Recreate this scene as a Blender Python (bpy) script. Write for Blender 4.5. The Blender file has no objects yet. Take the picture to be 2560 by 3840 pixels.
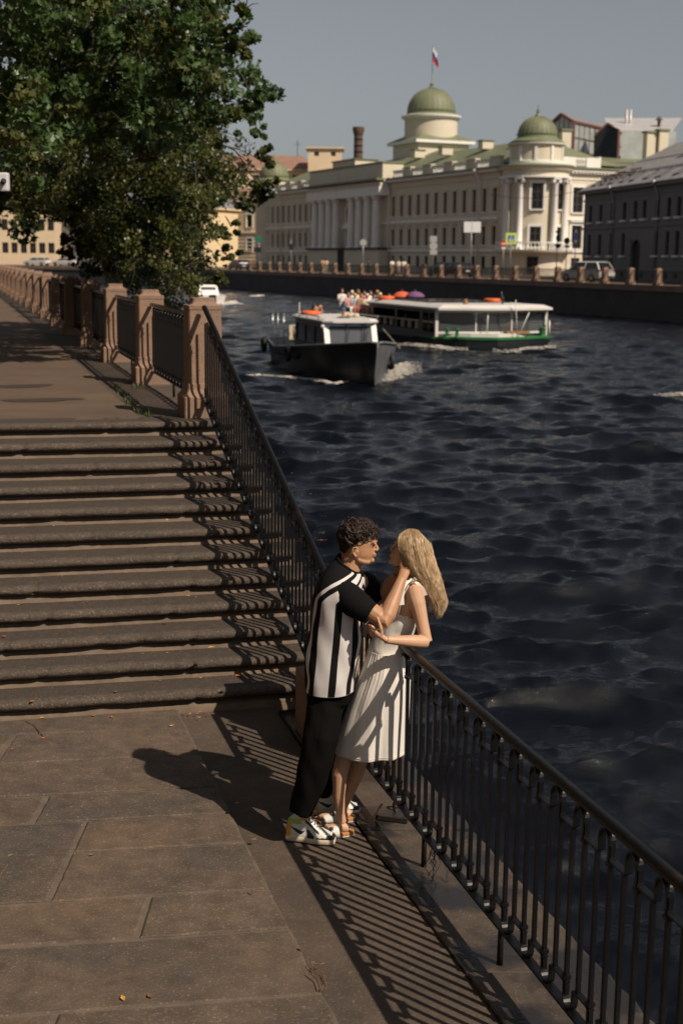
import bpy, math, random
import numpy as np
from mathutils import Vector, Matrix
R=random.Random(7)
SC=bpy.context.scene; COL=SC.collection
pi=math.pi
# ---------- camera geometry (metres; origin on the upper pavement below the camera) ----------
F=5000.; TH=math.radians(10.7); ROLL=.011; H=1.55
def ray(x,y):
    x*=2560/1568; y*=2560/1568
    u=x-1280; v=y-1920
    c,s=math.cos(ROLL),math.sin(ROLL)
    u,v=(c*u+s*v,-s*u+c*v)
    return Vector((u,F*math.cos(TH)-v*math.sin(TH),-v*math.cos(TH)-F*math.sin(TH)))
def gz(x,y,z=0):
    d=ray(x,y); return Vector((0,0,H))+d*((z-H)/d.z)
def at(x,y,Y):
    d=ray(x,y); return Vector((0,0,H))+d*(Y/d.y)
# ---------- object helpers ----------
def tag(o,label=None,cat=None,group=None,kind=None):
    if label: o['label']=label
    if cat: o['category']=cat
    if group: o['group']=group
    if kind: o['kind']=kind
    return o
def empty(name,loc,label,cat,group=None,rz=0):
    o=bpy.data.objects.new(name,None); COL.objects.link(o)
    o.location=loc; o.rotation_euler=(0,0,rz); o.empty_display_size=.2
    return tag(o,label,cat,group)
def worigin(o):
    v=Vector((0,0,0))
    while o is not None: v=v+Vector(o.location); o=o.parent
    return v
def kids(o): return [c for c in COL.objects if c.parent is o]
def copy_tree(o,parent=None,KM={}):
    c=o.copy(); COL.objects.link(c); c.parent=parent
    for ch in list(o.children): copy_tree(ch,c)
    return c
class MB:
    def __init__(s): s.v=[]; s.f=[]; s.m=[]; s.uv=None
    def add(s,vs,fs,mi=0):
        n=len(s.v); s.v+= [tuple(v) for v in vs]
        for f in fs: s.f.append(tuple(i+n for i in f)); s.m.append(mi)
        return s
    def box(s,c,d,rz=0,mi=0,M=None):
        x,y,z=d[0]/2,d[1]/2,d[2]/2
        vs=[Vector((a*x,b*y,e*z)) for a in(-1,1) for b in(-1,1) for e in(-1,1)]
        Mx=Matrix.Rotation(rz,3,'Z') if M is None else M
        vs=[Mx@v+Vector(c) for v in vs]
        return s.add(vs,[(0,1,3,2),(4,6,7,5),(0,4,5,1),(2,3,7,6),(0,2,6,4),(1,5,7,3)],mi)
    def bar(s,p,q,w,h=None,up=(0,0,1),mi=0,cap=True):
        p=Vector(p);q=Vector(q);h=h or w
        d=(q-p)
        if d.length<1e-6: return s
        d.normalize(); u=Vector(up)
        if abs(d.dot(u))>.99: u=Vector((1,0,0))
        a=d.cross(u).normalized(); b=a.cross(d).normalized()
        vs=[e+a*i*w/2+b*j*h/2 for e in(p,q) for i,j in((-1,-1),(1,-1),(1,1),(-1,1))]
        return s.add(vs,[(3,2,1,0),(4,5,6,7),(0,1,5,4),(1,2,6,5),(2,3,7,6),(3,0,4,7)],mi)
    def tube(s,pts,rad,n=8,mi=0,cap=True,flat=1.,up=(0,0,1)):
        pts=[Vector(p) for p in pts]
        if not hasattr(rad,'__len__'): rad=[rad]*len(pts)
        vs=[];L=len(pts); pa=None
        for i,p in enumerate(pts):
            d=(pts[min(i+1,L-1)]-pts[max(i-1,0)])
            if d.length<1e-9: d=Vector((0,0,1))
            d.normalize()
            if pa is None:
                u=Vector(up)
                if abs(d.dot(u))>.95: u=Vector((1,0,0))
                a=d.cross(u).normalized()
            else:
                a=(pa-d*pa.dot(d))
                a=a.normalized() if a.length>1e-6 else d.orthogonal().normalized()
            pa=a; b=a.cross(d).normalized()
            for k in range(n):
                t=2*pi*k/n; vs.append(p+a*math.cos(t)*rad[i]+b*math.sin(t)*rad[i]*flat)
        fs=[(i*n+k,i*n+(k+1)%n,(i+1)*n+(k+1)%n,(i+1)*n+k) for i in range(L-1) for k in range(n)]
        if cap: fs+=[tuple(range(n))[::-1],tuple((L-1)*n+k for k in range(n))]
        return s.add(vs,fs,mi)
    def loft(s,rings,cap=True,mi=0,closed=True):
        n=len(rings[0]); vs=[v for r in rings for v in r]; L=len(rings)
        kk=n if closed else n-1
        fs=[(i*n+k,i*n+(k+1)%n,(i+1)*n+(k+1)%n,(i+1)*n+k) for i in range(L-1) for k in range(kk)]
        if cap and closed: fs+=[tuple(range(n))[::-1],tuple((L-1)*n+k for k in range(n))]
        return s.add(vs,fs,mi)
    def lathe(s,prof,c=(0,0,0),n=24,mi=0,a0=0,a1=2*pi,cap=True):
        full=abs(a1-a0-2*pi)<1e-6; nn=n if full else n+1
        rings=[[Vector(c)+Vector((r*math.cos(a0+(a1-a0)*k/n),r*math.sin(a0+(a1-a0)*k/n),z)) for k in range(nn)] for r,z in prof]
        return s.loft(rings,cap=cap and full,mi=mi,closed=full)
    def ell(s,c,r,M=None,n=16,m=10,mi=0):
        rings=[]
        for i in range(1,m):
            t=pi*i/m
            rings.append([Vector((r[0]*math.sin(t)*math.cos(2*pi*k/n),r[1]*math.sin(t)*math.sin(2*pi*k/n),-r[2]*math.cos(t))) for k in range(n)])
        Mx=M or Matrix.Identity(3)
        rings=[[Mx@v+Vector(c) for v in r_] for r_ in rings]
        return s.loft(rings,mi=mi)
    def prism(s,poly,z0,z1,mi=0):
        n=len(poly)
        vs=[(x,y,z0) for x,y in poly]+[(x,y,z1) for x,y in poly]
        fs=[tuple(range(n))[::-1],tuple(range(n,2*n))]+[(k,(k+1)%n,n+(k+1)%n,n+k) for k in range(n)]
        return s.add(vs,fs,mi)
    def build(s,name,mats,parent=None,smooth=False,uvs=None,local=False,bevel=0,fixn=True,angle=None):
        o0=Vector((0,0,0)) if local else (worigin(parent) if parent else Vector((0,0,0)))
        me=bpy.data.meshes.new(name)
        me.from_pydata([(v[0]-o0.x,v[1]-o0.y,v[2]-o0.z) for v in s.v],[],s.f)
        if not isinstance(mats,(list,tuple)): mats=[mats]
        for m in mats: me.materials.append(m)
        if len(mats)>1: me.polygons.foreach_set('material_index',s.m)
        if uvs:
            ul=me.uv_layers.new(name='UVMap')
            for lp in me.loops: ul.data[lp.index].uv=uvs[lp.vertex_index]
        me.update()
        if fixn:
            import bmesh
            bm=bmesh.new(); bm.from_mesh(me)
            bmesh.ops.recalc_face_normals(bm,faces=bm.faces)
            if bevel>0:
                es=[e for e in bm.edges if len(e.link_faces)==2 and e.calc_face_angle(0)>.6]
                bmesh.ops.bevel(bm,geom=es,offset=bevel,segments=2,affect='EDGES',profile=.6)
            bm.to_mesh(me); bm.free()
        if smooth: me.polygons.foreach_set('use_smooth',[True]*len(me.polygons))
        o=bpy.data.objects.new(name,me); COL.objects.link(o)
        if parent: o.parent=parent
        if smooth and angle:
            me.set_sharp_from_angle(angle=angle)
        return o
def remesh(o,voxel,smooth=3,keepmat=True,sub=None):
    """fuse overlapping pieces into one continuous skin"""
    m=o.modifiers.new('r','REMESH'); m.mode='VOXEL'; m.voxel_size=voxel; m.use_smooth_shade=True
    if smooth:
        s_=o.modifiers.new('s','SMOOTH'); s_.factor=.5; s_.iterations=smooth
    dg=bpy.context.evaluated_depsgraph_get(); dg.update()
    me=bpy.data.meshes.new_from_object(o.evaluated_get(dg))
    mats=list(o.data.materials); o.modifiers.clear(); o.data=me
    if not len(me.materials):
        for q in mats: me.materials.append(q)
    me.polygons.foreach_set('use_smooth',[True]*len(me.polygons))
    return o
# ---------- materials ----------
def mat(name,col,rough=.6,metal=0.,var=0.,vscale=5.,bump=0.,bscale=30.,col2=None,c2scale=8.,c2lo=.5,c2hi=.65,spec=.5,coords='Object',detail=6,trans=0.,aniso=None,sheen=0.,emit=None,alpha=1.,sub=0.,stretch=None,ior=None,speck=None):
    m=bpy.data.materials.new(name); m.use_nodes=True
    nt=m.node_tree; N=nt.nodes; Lk=nt.links
    b=N['Principled BSDF']
    def S(k,v):
        if k in b.inputs: b.inputs[k].default_value=v
    S('Base Color',(*col,1)); S('Roughness',rough); S('Metallic',metal); S('Specular IOR Level',spec)
    if trans: S('Transmission Weight',trans)
    if ior: S('IOR',ior)
    if sheen: S('Sheen Weight',sheen)
    if sub: S('Subsurface Weight',sub); S('Subsurface Radius',(.02,.008,.004)); S('Subsurface Scale',1.)
    if emit: S('Emission Color',(*emit[:3],1)); S('Emission Strength',emit[3])
    tc=N.new('ShaderNodeTexCoord'); src=tc.outputs[coords]
    if stretch:
        mp=N.new('ShaderNodeMapping'); mp.inputs['Scale'].default_value=stretch; Lk.new(src,mp.inputs[0]); src=mp.outputs[0]
    cur=None
    def noise(sc,dt=detail,ro=.6):
        n=N.new('ShaderNodeTexNoise'); n.inputs['Scale'].default_value=sc; n.inputs['Detail'].default_value=dt; n.inputs['Roughness'].default_value=ro
        Lk.new(src,n.inputs['Vector']); return n
    if col2:
        n=noise(c2scale); mr=N.new('ShaderNodeMapRange'); mr.inputs[1].default_value=c2lo; mr.inputs[2].default_value=c2hi
        Lk.new(n.outputs[0],mr.inputs[0]); mx=N.new('ShaderNodeMix'); mx.data_type='RGBA'
        Lk.new(mr.outputs[0],mx.inputs[0]); mx.inputs[6].default_value=(*col,1); mx.inputs[7].default_value=(*col2,1); cur=mx.outputs[2]
    if speck:
        # speck = (colour, scale, lo, hi, amount)
        n=noise(speck[1],3,.7); mr=N.new('ShaderNodeMapRange'); mr.inputs[1].default_value=speck[2]; mr.inputs[2].default_value=speck[3]; mr.inputs[4].default_value=speck[4]
        Lk.new(n.outputs[0],mr.inputs[0]); mx=N.new('ShaderNodeMix'); mx.data_type='RGBA'
        Lk.new(mr.outputs[0],mx.inputs[0])
        if cur: Lk.new(cur,mx.inputs[6])
        else: mx.inputs[6].default_value=(*col,1)
        mx.inputs[7].default_value=(*speck[0],1); cur=mx.outputs[2]
    if var>0:
        n=noise(vscale); mr=N.new('ShaderNodeMapRange'); mr.inputs[1].default_value=.25; mr.inputs[2].default_value=.75; mr.inputs[3].default_value=1-var; mr.inputs[4].default_value=1+var
        Lk.new(n.outputs[0],mr.inputs[0]); mx=N.new('ShaderNodeMix'); mx.data_type='RGBA'; mx.blend_type='MULTIPLY'; mx.inputs[0].default_value=1
        if cur: Lk.new(cur,mx.inputs[6])
        else: mx.inputs[6].default_value=(*col,1)
        Lk.new(mr.outputs[0],mx.inputs[7]); cur=mx.outputs[2]
    if cur: Lk.new(cur,b.inputs['Base Color'])
    if bump>0:
        n=noise(bscale,8,.65); bp=N.new('ShaderNodeBump'); bp.inputs['Strength'].default_value=1; bp.inputs['Distance'].default_value=bump
        Lk.new(n.outputs[0],bp.inputs['Height']); Lk.new(bp.outputs[0],b.inputs['Normal'])
    return m
M={}
M['iron']=mat('black_iron_paint',(.004,.004,.005),.36,.0,bump=.002,bscale=60,var=.3,spec=.26,col2=(.03,.013,.008),c2scale=14,c2lo=.66,c2hi=.74)
M['iron_rust']=mat('worn_iron',(.004,.0038,.004),.33,.0,bump=.002,bscale=50,col2=(.028,.012,.007),c2scale=5,c2lo=.58,c2hi=.75,spec=.28)
M['granite']=mat('pink_granite',(.285,.178,.118),.75,bump=.004,bscale=90,speck=((.07,.045,.038),75,.56,.62,.8),col2=(.20,.13,.095),c2scale=3,c2lo=.4,c2hi=.7)
M['stone']=mat('step_stone',(.050,.037,.028),.8,bump=.006,bscale=55,speck=((.22,.165,.125),75,.6,.68,.7),col2=(.048,.037,.030),c2scale=2.2,c2lo=.4,c2hi=.7,var=.2,vscale=18)
for nm_,c1_,c2_ in (('pave',(.104,.073,.050),(.068,.053,.042)),('pave_dark',(.084,.062,.046),(.058,.048,.040)),('pave_warm',(.112,.076,.050),(.080,.058,.043))): M[nm_]=mat('landing_'+nm_,c1_,.82,bump=.004,bscale=60,speck=((.24,.18,.13),70,.57,.66,.6),col2=c2_,c2scale=1.7,c2lo=.40,c2hi=.62,var=.32,vscale=9)
M['pave2']=mat('kerb_paving',(.082,.059,.043),.82,bump=.005,bscale=60,speck=((.22,.16,.115),75,.6,.67,.6),col2=(.052,.040,.031),c2scale=1.6,c2lo=.4,c2hi=.66,var=.22,vscale=11)
M['mortar']=mat('mortar',(.118,.088,.066),.9,bump=.003,bscale=60,var=.3,vscale=9)
M['asphalt']=mat('asphalt',(.11,.073,.049),.85,bump=.002,bscale=120,var=.2,vscale=1.6,speck=((.21,.15,.10),90,.6,.68,.4),col2=(.09,.06,.043),c2scale=.6,c2lo=.4,c2hi=.7)
M['quaywall']=mat('wet_quay_granite',(.05,.045,.045),.8,bump=.01,bscale=12,var=.35,vscale=1.2)
M['nosing']=mat('rough_step_nosing',(.072,.054,.041),.85,bump=.012,bscale=45,speck=((.20,.15,.11),60,.55,.66,.75),col2=(.05,.038,.03),c2scale=14,c2lo=.48,c2hi=.66,var=.2,vscale=3)
M['dust']=mat('dusty_step_joint',(.135,.098,.070),.9,bump=.004,bscale=40,var=.35,vscale=6)
M['wet']=mat('wet_stone',(.035,.03,.028),.22,bump=.0015,bscale=25,col2=(.07,.052,.04),c2scale=2.6,c2lo=.45,c2hi=.62,var=.3,vscale=6)
M['palace']=mat('cream_plaster',(.62,.56,.44),.85,var=.07,vscale=.5)
M['white']=mat('white_plaster',(.78,.76,.72),.8,var=.06,vscale=.8)
M['yellow']=mat('yellow_plaster',(.72,.56,.33),.85,var=.08,vscale=.4)
M['peach']=mat('peach_plaster',(.66,.52,.35),.85,var=.08,vscale=.4)
M['greenroof']=mat('green_roof',(.165,.18,.105),.6,var=.15,vscale=1.0)
M['grey']=mat('grey_plaster',(.155,.152,.155),.85,var=.12,vscale=.4)
M['greyroof']=mat('grey_metal_roof',(.30,.29,.30),.42,.35,var=.25,vscale=1.5)
M['brownroof']=mat('brown_roof',(.26,.15,.11),.7,var=.25,vscale=.8)
M['winglass']=mat('window_glass',(.012,.013,.015),.14,spec=.35)
M['winframe']=mat('window_frame',(.08,.055,.045),.6)
M['dark']=mat('dark_opening',(.012,.012,.013),.8)

def wetmix(m,scale=2.0,lo=.46,hi=.54):
    nt=m.node_tree; N=nt.nodes; b=N['Principled BSDF']; tc=N.new('ShaderNodeTexCoord'); n=N.new('ShaderNodeTexNoise'); n.inputs['Scale'].default_value=scale; n.inputs['Detail'].default_value=6
    nt.links.new(tc.outputs['Object'],n.inputs['Vector']); mr=N.new('ShaderNodeMapRange'); mr.inputs[1].default_value=lo; mr.inputs[2].default_value=hi; mr.inputs[3].default_value=.75; mr.inputs[4].default_value=.10
    nt.links.new(n.outputs[0],mr.inputs[0]); nt.links.new(mr.outputs[0],b.inputs['Roughness'])
    mx=N.new('ShaderNodeMix'); mx.data_type='RGBA'; m2=N.new('ShaderNodeMapRange'); m2.inputs[1].default_value=lo; m2.inputs[2].default_value=hi; nt.links.new(n.outputs[0],m2.inputs[0]); nt.links.new(m2.outputs[0],mx.inputs[0])
    src=b.inputs['Base Color'].links[0].from_socket; nt.links.new(src,mx.inputs[6]); mx.inputs[7].default_value=(.022,.019,.018,1); nt.links.new(mx.outputs[2],b.inputs['Base Color'])
M['wet']=mat('wet_stone',(.066,.048,.036),.7,bump=.002,bscale=50,col2=(.055,.042,.034),c2scale=3,c2lo=.4,c2hi=.65,var=.3,vscale=9,speck=((.22,.16,.115),75,.6,.67,.6))
wetmix(M['wet'],lo=.43,hi=.52)
# ================= camera, light, sky =================
cam=bpy.data.cameras.new('camera'); co=bpy.data.objects.new('camera',cam); COL.objects.link(co); SC.camera=co
cam.sensor_fit='VERTICAL'; cam.sensor_height=36; cam.lens=F/3840*36; cam.clip_end=3000; cam.clip_start=.1
co.location=(0,0,H)
co.matrix_world=Matrix.Translation((0,0,H))@Matrix.Rotation(pi/2-TH,4,'X')@Matrix.Rotation(ROLL,4,'Z')
cam.dof.use_dof=True; cam.dof.focus_distance=7.25; cam.dof.aperture_fstop=3.2
SUNV=Vector((.76,-.66,1.0)).normalized()
sun=bpy.data.lights.new('sun','SUN'); so=bpy.data.objects.new('sun',sun); COL.objects.link(so)
sun.energy=5.; sun.angle=math.radians(.5); sun.color=(1,.86,.70)
so.rotation_euler=(-SUNV).to_track_quat('-Z','Y').to_euler(); so.location=(30,-30,40)
w=bpy.data.worlds.new('World'); SC.world=w; w.use_nodes=True
nt=w.node_tree; bg=nt.nodes['Background']; sk=nt.nodes.new('ShaderNodeTexSky'); sk.sky_type='NISHITA'; sk.sun_disc=False
sk.sun_elevation=math.asin(SUNV.z); sk.sun_rotation=math.atan2(SUNV.x,SUNV.y); sk.air_density=.95; sk.dust_density=1.0; sk.ozone_density=2.
hs=nt.nodes.new('ShaderNodeHueSaturation'); hs.inputs['Saturation'].default_value=.3; nt.links.new(sk.outputs[0],hs.inputs['Color']); nt.links.new(hs.outputs[0],bg.inputs[0]); bg.inputs[1].default_value=.058
SC.view_settings.view_transform='Standard'; SC.view_settings.look='None'; SC.view_settings.exposure=0; SC.view_settings.gamma=1
SC.cycles.use_denoising=True; SC.cycles.max_bounces=6; SC.cycles.glossy_bounces=3; SC.cycles.transmission_bounces=4; SC.cycles.transparent_max_bounces=6
SC.cycles.caustics_reflective=False; SC.cycles.caustics_refractive=False
# ================= key lines =================
L=-1.64; WL=-2.5
def railx(Y,off=0): return 2.416-.291*Y+off          # plane of the landing railing
RD=Vector((-.2794,.9602,0)); RN=Vector((.9602,.2794,0)) # along the quay / across it (towards the water)
NY=[13.22,12.80,12.38,12.0,11.62,11.25,10.92,10.6,10.3,10.0,9.72,9.42]   # Y of the step noses at X=0
ST=.245
def nrand(x,y,z=0):
    return math.sin(x*12.9+y*7.1+z*3.3)*.5+math.sin(x*31.7-y*17.3+1.3)*.3+math.sin(x*77.+y*5.)*.2
# ---------- landing ----------
g=MB()
def slab_edge(Y): return 1.52-.293*Y    # right edge of the big slabs
rows=[9.35,8.87,8.33,7.76,7.35,6.93,6.36,5.93,5.32,4.7,4.1,3.5,2.9]
rows_r=random.Random(3)
vstart=[-3.4,-2.2,-3.1,-1.75,-1.45,-1.45,-.95,-1.75,-1.2,-1.6,-.9,-1.7]
def rowY(X,r): return rows[r]+.155*(X+.6)*1.0
mort=MB()
def sheet(mb,poly,z,sub=.25,mi=0):
    mb.add([(x,y,z) for x,y in poly],[tuple(range(len(poly)))],mi)
for r in range(len(rows)-1):
    xs=[]; x=vstart[r]
    while x>-7: x-=1.35+rows_r.random()*.8
    cuts=[x]
    x2=vstart[r]; lst=[x2]
    xx=x2
    while xx>-7: xx-=1.2+rows_r.random()*.9; lst.append(xx)
    lst=sorted(lst)
    cols=[(lst[i],lst[i+1]) for i in range(len(lst)-1)]+[(lst[-1],None)]
    for a,b in cols:
        gap=.008+rows_r.random()*.007
        def P(X,rr,side):
            Y=rowY(X,rr); return X,Y
        ya0,ya1=rowY(a,r+1)+gap,rowY(a,r)-gap
        if b is None:
            yb0=yb1=None
            # right end cut by the slab edge line (vertex on the edge)
            def hit(rr,sg):
                X=0.
                for _ in range(20):
                    Y=rowY(X,rr)+sg*gap; X=slab_edge(Y)
                return X,rowY(X,rr)+sg*gap
            p1=hit(r+1,1); p2=hit(r,-1)
            n=8
            bots=[(a+gap,ya0)]+[p1]
            mid=[(p1[0]+(p2[0]-p1[0])*k/n+.014*nrand(k*3.1,r*2.2),p1[1]+(p2[1]-p1[1])*k/n) for k in range(1,n)]
            poly=bots+mid+[p2,(a+gap,ya1)]
        else:
            poly=[(a+gap,ya0),(b-gap,rowY(b,r+1)+gap),(b-gap,rowY(b,r)-gap),(a+gap,ya1)]
        # subdivide outline a bit and jitter for hand-cut edges
        out=[]
        for i in range(len(poly)):
            p=poly[i];q=poly[(i+1)%len(poly)]
            d=math.hypot(q[0]-p[0],q[1]-p[1]); m_=max(1,int(d/.06))
            for k in range(m_):
                t=k/m_; X=p[0]+(q[0]-p[0])*t;Y=p[1]+(q[1]-p[1])*t
                out.append((X+.004*nrand(X*9,Y*9),Y+.004*nrand(Y*11,X*7)))
        dz=(rows_r.random()-.5)*.006; pm=rows_r.choice([0,0,1,2])
        gb=len(g.v); n=len(out); cx=sum(p[0] for p in out)/n; cy=sum(p[1] for p in out)/n
        top=[(p[0],p[1],L-.008+dz) for p in out]
        inn=[(p[0]+(cx-p[0])*.012/max(.05,math.hypot(cx-p[0],cy-p[1])),p[1]+(cy-p[1])*.012/max(.05,math.hypot(cx-p[0],cy-p[1])),L+dz) for p in out]
        base=[(p[0],p[1],L-.05) for p in out]
        g.add(base+top+inn,[(k,(k+1)%n,n+(k+1)%n,n+k) for k in range(n)]+[(n+k,n+(k+1)%n,2*n+(k+1)%n,2*n+k) for k in range(n)]+[tuple(range(2*n,3*n))],pm)
g.build('landing_pavement',[M['pave'],M['pave_dark'],M['pave_warm']]).__setitem__('kind','structure')
# mortar bed, reaching to the slab edge
b=MB(); pts=[(-14,9.9-2.2),(-14,-6)]
yy=[-6+.15*i for i in range(int(15.2/.15))]
ed=[(slab_edge(y)+.006+.008*nrand(y*5,2),y) for y in yy]
b.prism([(-14,-6)]+ed+[(slab_edge(9.3),9.4),(-14,9.4-3.4)],L-.08,L-.009)
b.build('mortar_bed',M['mortar'])['kind']='structure'
# lower granite strip between the slabs and the railing, then the wet kerb under the railing
b=MB(); poly=[(slab_edge(-6)-.05,-6),(railx(-6,-.19),-6)]+[(railx(y,-.19)+.01*nrand(y*4,1),y) for y in [(-5.5+.25*i) for i in range(58)]]+[(railx(9.3,-.19),9.5),(slab_edge(9.5)-.05,9.5)]
b.prism(poly,L-.3,L-.035)
b.build('landing_strip',M['pave2'])['kind']='structure'
b=MB()
def edgex(y): return 2.93-.3*y+.015*nrand(y*2.3,5)
ys=[-6+.12*i for i in range(int(15.3/.12))]
kp=random.Random(5)
segs=[-6,-3.5,-1.2,.9,2.7,4.35,5.62,7.18,8.4,9.2]
for a,c in zip(segs[:-1],segs[1:]):
    yy=[y for y in ys if a+.01<y<c-.01]
    dz=(kp.random()-.5)*.012
    poly=[(railx(a+.006,-.185),a+.006)]+[(edgex(y),y) for y in [a+.006]+yy+[c-.006]]+[(railx(c-.006,-.185),c-.006)]
    poly=[poly[0]]+poly[1:]
    b.prism(poly,L-1.6,L-.012+dz)
b.build('quay_kerb',M['wet'],bevel=.012)['kind']='structure'
# ---------- stairs ----------
stair=empty('stone_staircase',(-1.5,11,-.8),'worn brown granite staircase climbing from the landing to the pavement','staircase')
XE=lambda y: railx(y,.36)
prof=[]
def stepmesh(i):
    z=-i*(1.64/12); znext=z-1.64/12
    # profile in (dy from nose tip, z): tread back, tread front, rounded nose, undercut, riser to floor
    back=(NY[i-1]-NY[i]+.12) if i>0 else .45
    r=.034
    pr=[(back,z),(.3,z),(.16,z-.001),(.08,z-.002),(.035,z-.004)]
    for k in range(1,8):
        t=pi/2-pi*k/8
        pr.append((r-r*math.cos(t)*1.0,z-r-.004+r*math.sin(t)))
    pr+=[(.045,z-2*r-.006),(.078,z-2*r-.012),(.082,znext+.040),(.076,znext+.032),(.060,znext+.022),(.040,znext+.006),(.028,znext-(.004 if i<11 else .06))]
    rr=random.Random(100+i)
    joints=sorted([-2.0-rr.random()*1.6, -.9-rr.random()*.5,-4.6-rr.random()])
    X0=-8; X1=XE(NY[i]+0)
    n=int((X1-X0)/.035)
    mbs=MB(); rings=[]
    chips=[(rr.uniform(-3.,-.3),rr.uniform(.04,.14),rr.uniform(.006,.026)) for _ in range(3)]
    for k in range(n+1):
        X=X0+(X1-X0)*k/n
        yb=NY[i]+ST*X
        wear=.003*nrand(X*.9,i*3.)+.003*nrand(X*7,i*1.7)
        sag=.003*math.sin(X*1.3+i)+.0025*math.sin(X*3.1+i*2)
        jd=min(abs(X-j) for j in joints)
        jn=.030 if jd<.020 else 0
        ch=sum(d*math.exp(-((X-c)/s_)**2) for c,s_,d in chips)
        ring=[]
        for q,(dy,zz) in enumerate(pr):
            nose=1 if 3<=q<=11 else 0
            w_=(.0024*nrand(X*23+q*2.1,i*9+q)*.9) if nose else .0015*nrand(X*15,q)
            ring.append(Vector((X-ST*dy*.0,yb+dy+(wear+w_+jn+ch)*nose*1.,zz+(sag*.6 if q<11 else 0)-(jn*.5+ch*.35 if q<9 and q>2 else 0)+w_*.7)))
        rings.append(ring)
    vs=[v for r_ in rings for v in r_]; m_=len(pr)
    fs=[(a*m_+q,(a+1)*m_+q,(a+1)*m_+q+1,a*m_+q+1) for a in range(n) for q in range(m_-1)]
    mbs.add(vs,fs)
    mbs.m=[(1 if 3<=q<=11 else 2 if q>=14 else 0) for a in range(n) for q in range(m_-1)]
    # end face toward the water
    mbs.add([rings[-1][q] for q in range(m_)]+[(rings[-1][0].x,rings[-1][0].y,znext-.02)],[tuple(range(m_+1))])
    o=mbs.build('step',[M['stone'],M['nosing'],M['dust']],stair,smooth=True,fixn=False)
    return o
for i in range(12): stepmesh(i)
b=MB()   # solid side under the steps, facing the water
for i in range(12):
    z=-i*(1.64/12)-.1; yb=NY[i]; y0=yb+ST*XE(yb)
    yb2=(NY[i-1]+ST*XE(NY[i-1])) if i>0 else 13.6
    b.prism([(XE(y0)-.1,y0+.09),(XE(y0)-.005,y0+.09),(XE(yb2)-.005,yb2+.1),(XE(yb2)-.1,yb2+.1)],WL-.6,z)
b.build('side_wall',M['quaywall'],stair)
# ---------- upper pavement ----------
P0=Vector((-1.40,13.36,0))                    # newel centre
PD=Vector((-.2785,.9604,0)); PN=Vector((.9604,.2785,0))
def pz(s,off,z=0): return P0+PD*s+PN*off+Vector((0,0,z))
NYU=13.22
b=MB()
# asphalt
def fr(X): return NYU+ST*X+.28
a=pz(-.1,-.62);c=pz(170,-.62)
b.add([(-60,fr(-60)+0,-.001),(a.x,fr(a.x),-.001),(c.x,c.y,-.001),(-150,170,-.001)],[(0,1,2,3)])
b.build('upper_pavement',M['asphalt'])['kind']='structure'
b=MB()   # granite strip with the posts, slightly lower than the asphalt, cut in long blocks
s=-.25; q=random.Random(9)
while s<120:
    ln=1.3+q.random()*.9
    p=[pz(s+.008,-.64),pz(s+ln-.008,-.64),pz(s+ln-.008,.36),pz(s+.008,.36)]
    dz=(q.random()-.5)*.008
    b.prism([(v.x,v.y) for v in p],-.6,.0+dz-.012 if True else 0)
    s+=ln
b.build('post_strip',M['pave2'],bevel=.006)['kind']='structure'
b=MB()   # quay wall to the water
p=[pz(-.2,.34),pz(125,.34),pz(125,-.2),pz(-.2,-.2)]
b.prism([(v.x,v.y) for v in p],WL-1,-.2)
b.build('quay_wall',M['quaywall']); 
tag(COL.objects['quay_wall'],'dark wet granite embankment wall under the near railing','wall')
# big ground sheet under everything on the near side and beyond the canal
b=MB(); p1=pz(125,-.5)
b.add([(-400,-200,-3.9),(900,-200,-3.9),(900,1500,-3.9),(-400,1500,-3.9)],[(0,1,2,3)])
b.build('canal_bed',M['quaywall'])['kind']='structure'
# wet patches on the asphalt, as thin films
def blob(cx,cy,rx,ry,z,seed,n=40,skew=0):
    rr=random.Random(seed); ph=[rr.uniform(0,6.28) for _ in range(6)]
    out=[]
    for k in range(n):
        t=2*pi*k/n; f_=1+.12*math.sin(2*t+ph[0])+.1*math.sin(3*t+ph[1])+.06*math.sin(5*t+ph[2])+.04*math.sin(9*t+ph[3])
        x=rx*f_*math.cos(t); y=ry*f_*math.sin(t)
        out.append((cx+x,cy+y+skew*x,z))
    return out
M['damp']=mat('damp_asphalt',(.05,.035,.027),.6,bump=.002,bscale=100)
for k,(px,py,rx,ry) in enumerate([(48,887,.33,.26),(95,919,.42,.2)]):
    c=gz(px,py); b=MB(); v=blob(c.x,c.y,rx,ry,.003,k+1,skew=.2); b.add(v,[tuple(range(len(v)))]); o=b.build('damp_patch',M['damp']); o['kind']='stuff'
    tag(o,['round dark damp stain on the upper pavement nearer the tree','long dark damp stain on the pavement just above the stairs'][k],'stain')
M['puddle']=mat('puddle_water',(.02,.018,.018),.06,spec=.6)
for k,(cx,cy,rx,ry) in enumerate([]):
    b=MB(); v=blob(cx,cy,rx,ry,L-.0035,k+21,skew=0)
    v=[(x-.291*(y-cy),y,z) for x,y,z in v]
    b.add(v,[tuple(range(len(v)))]); o=b.build('puddle',M['puddle']); o['kind']='stuff'
    tag(o,['long puddle under the railing beside the iron ring plate','small middle puddle under the landing railing','small wet patch under the railing nearest the viewer'][k],'puddle')
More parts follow.
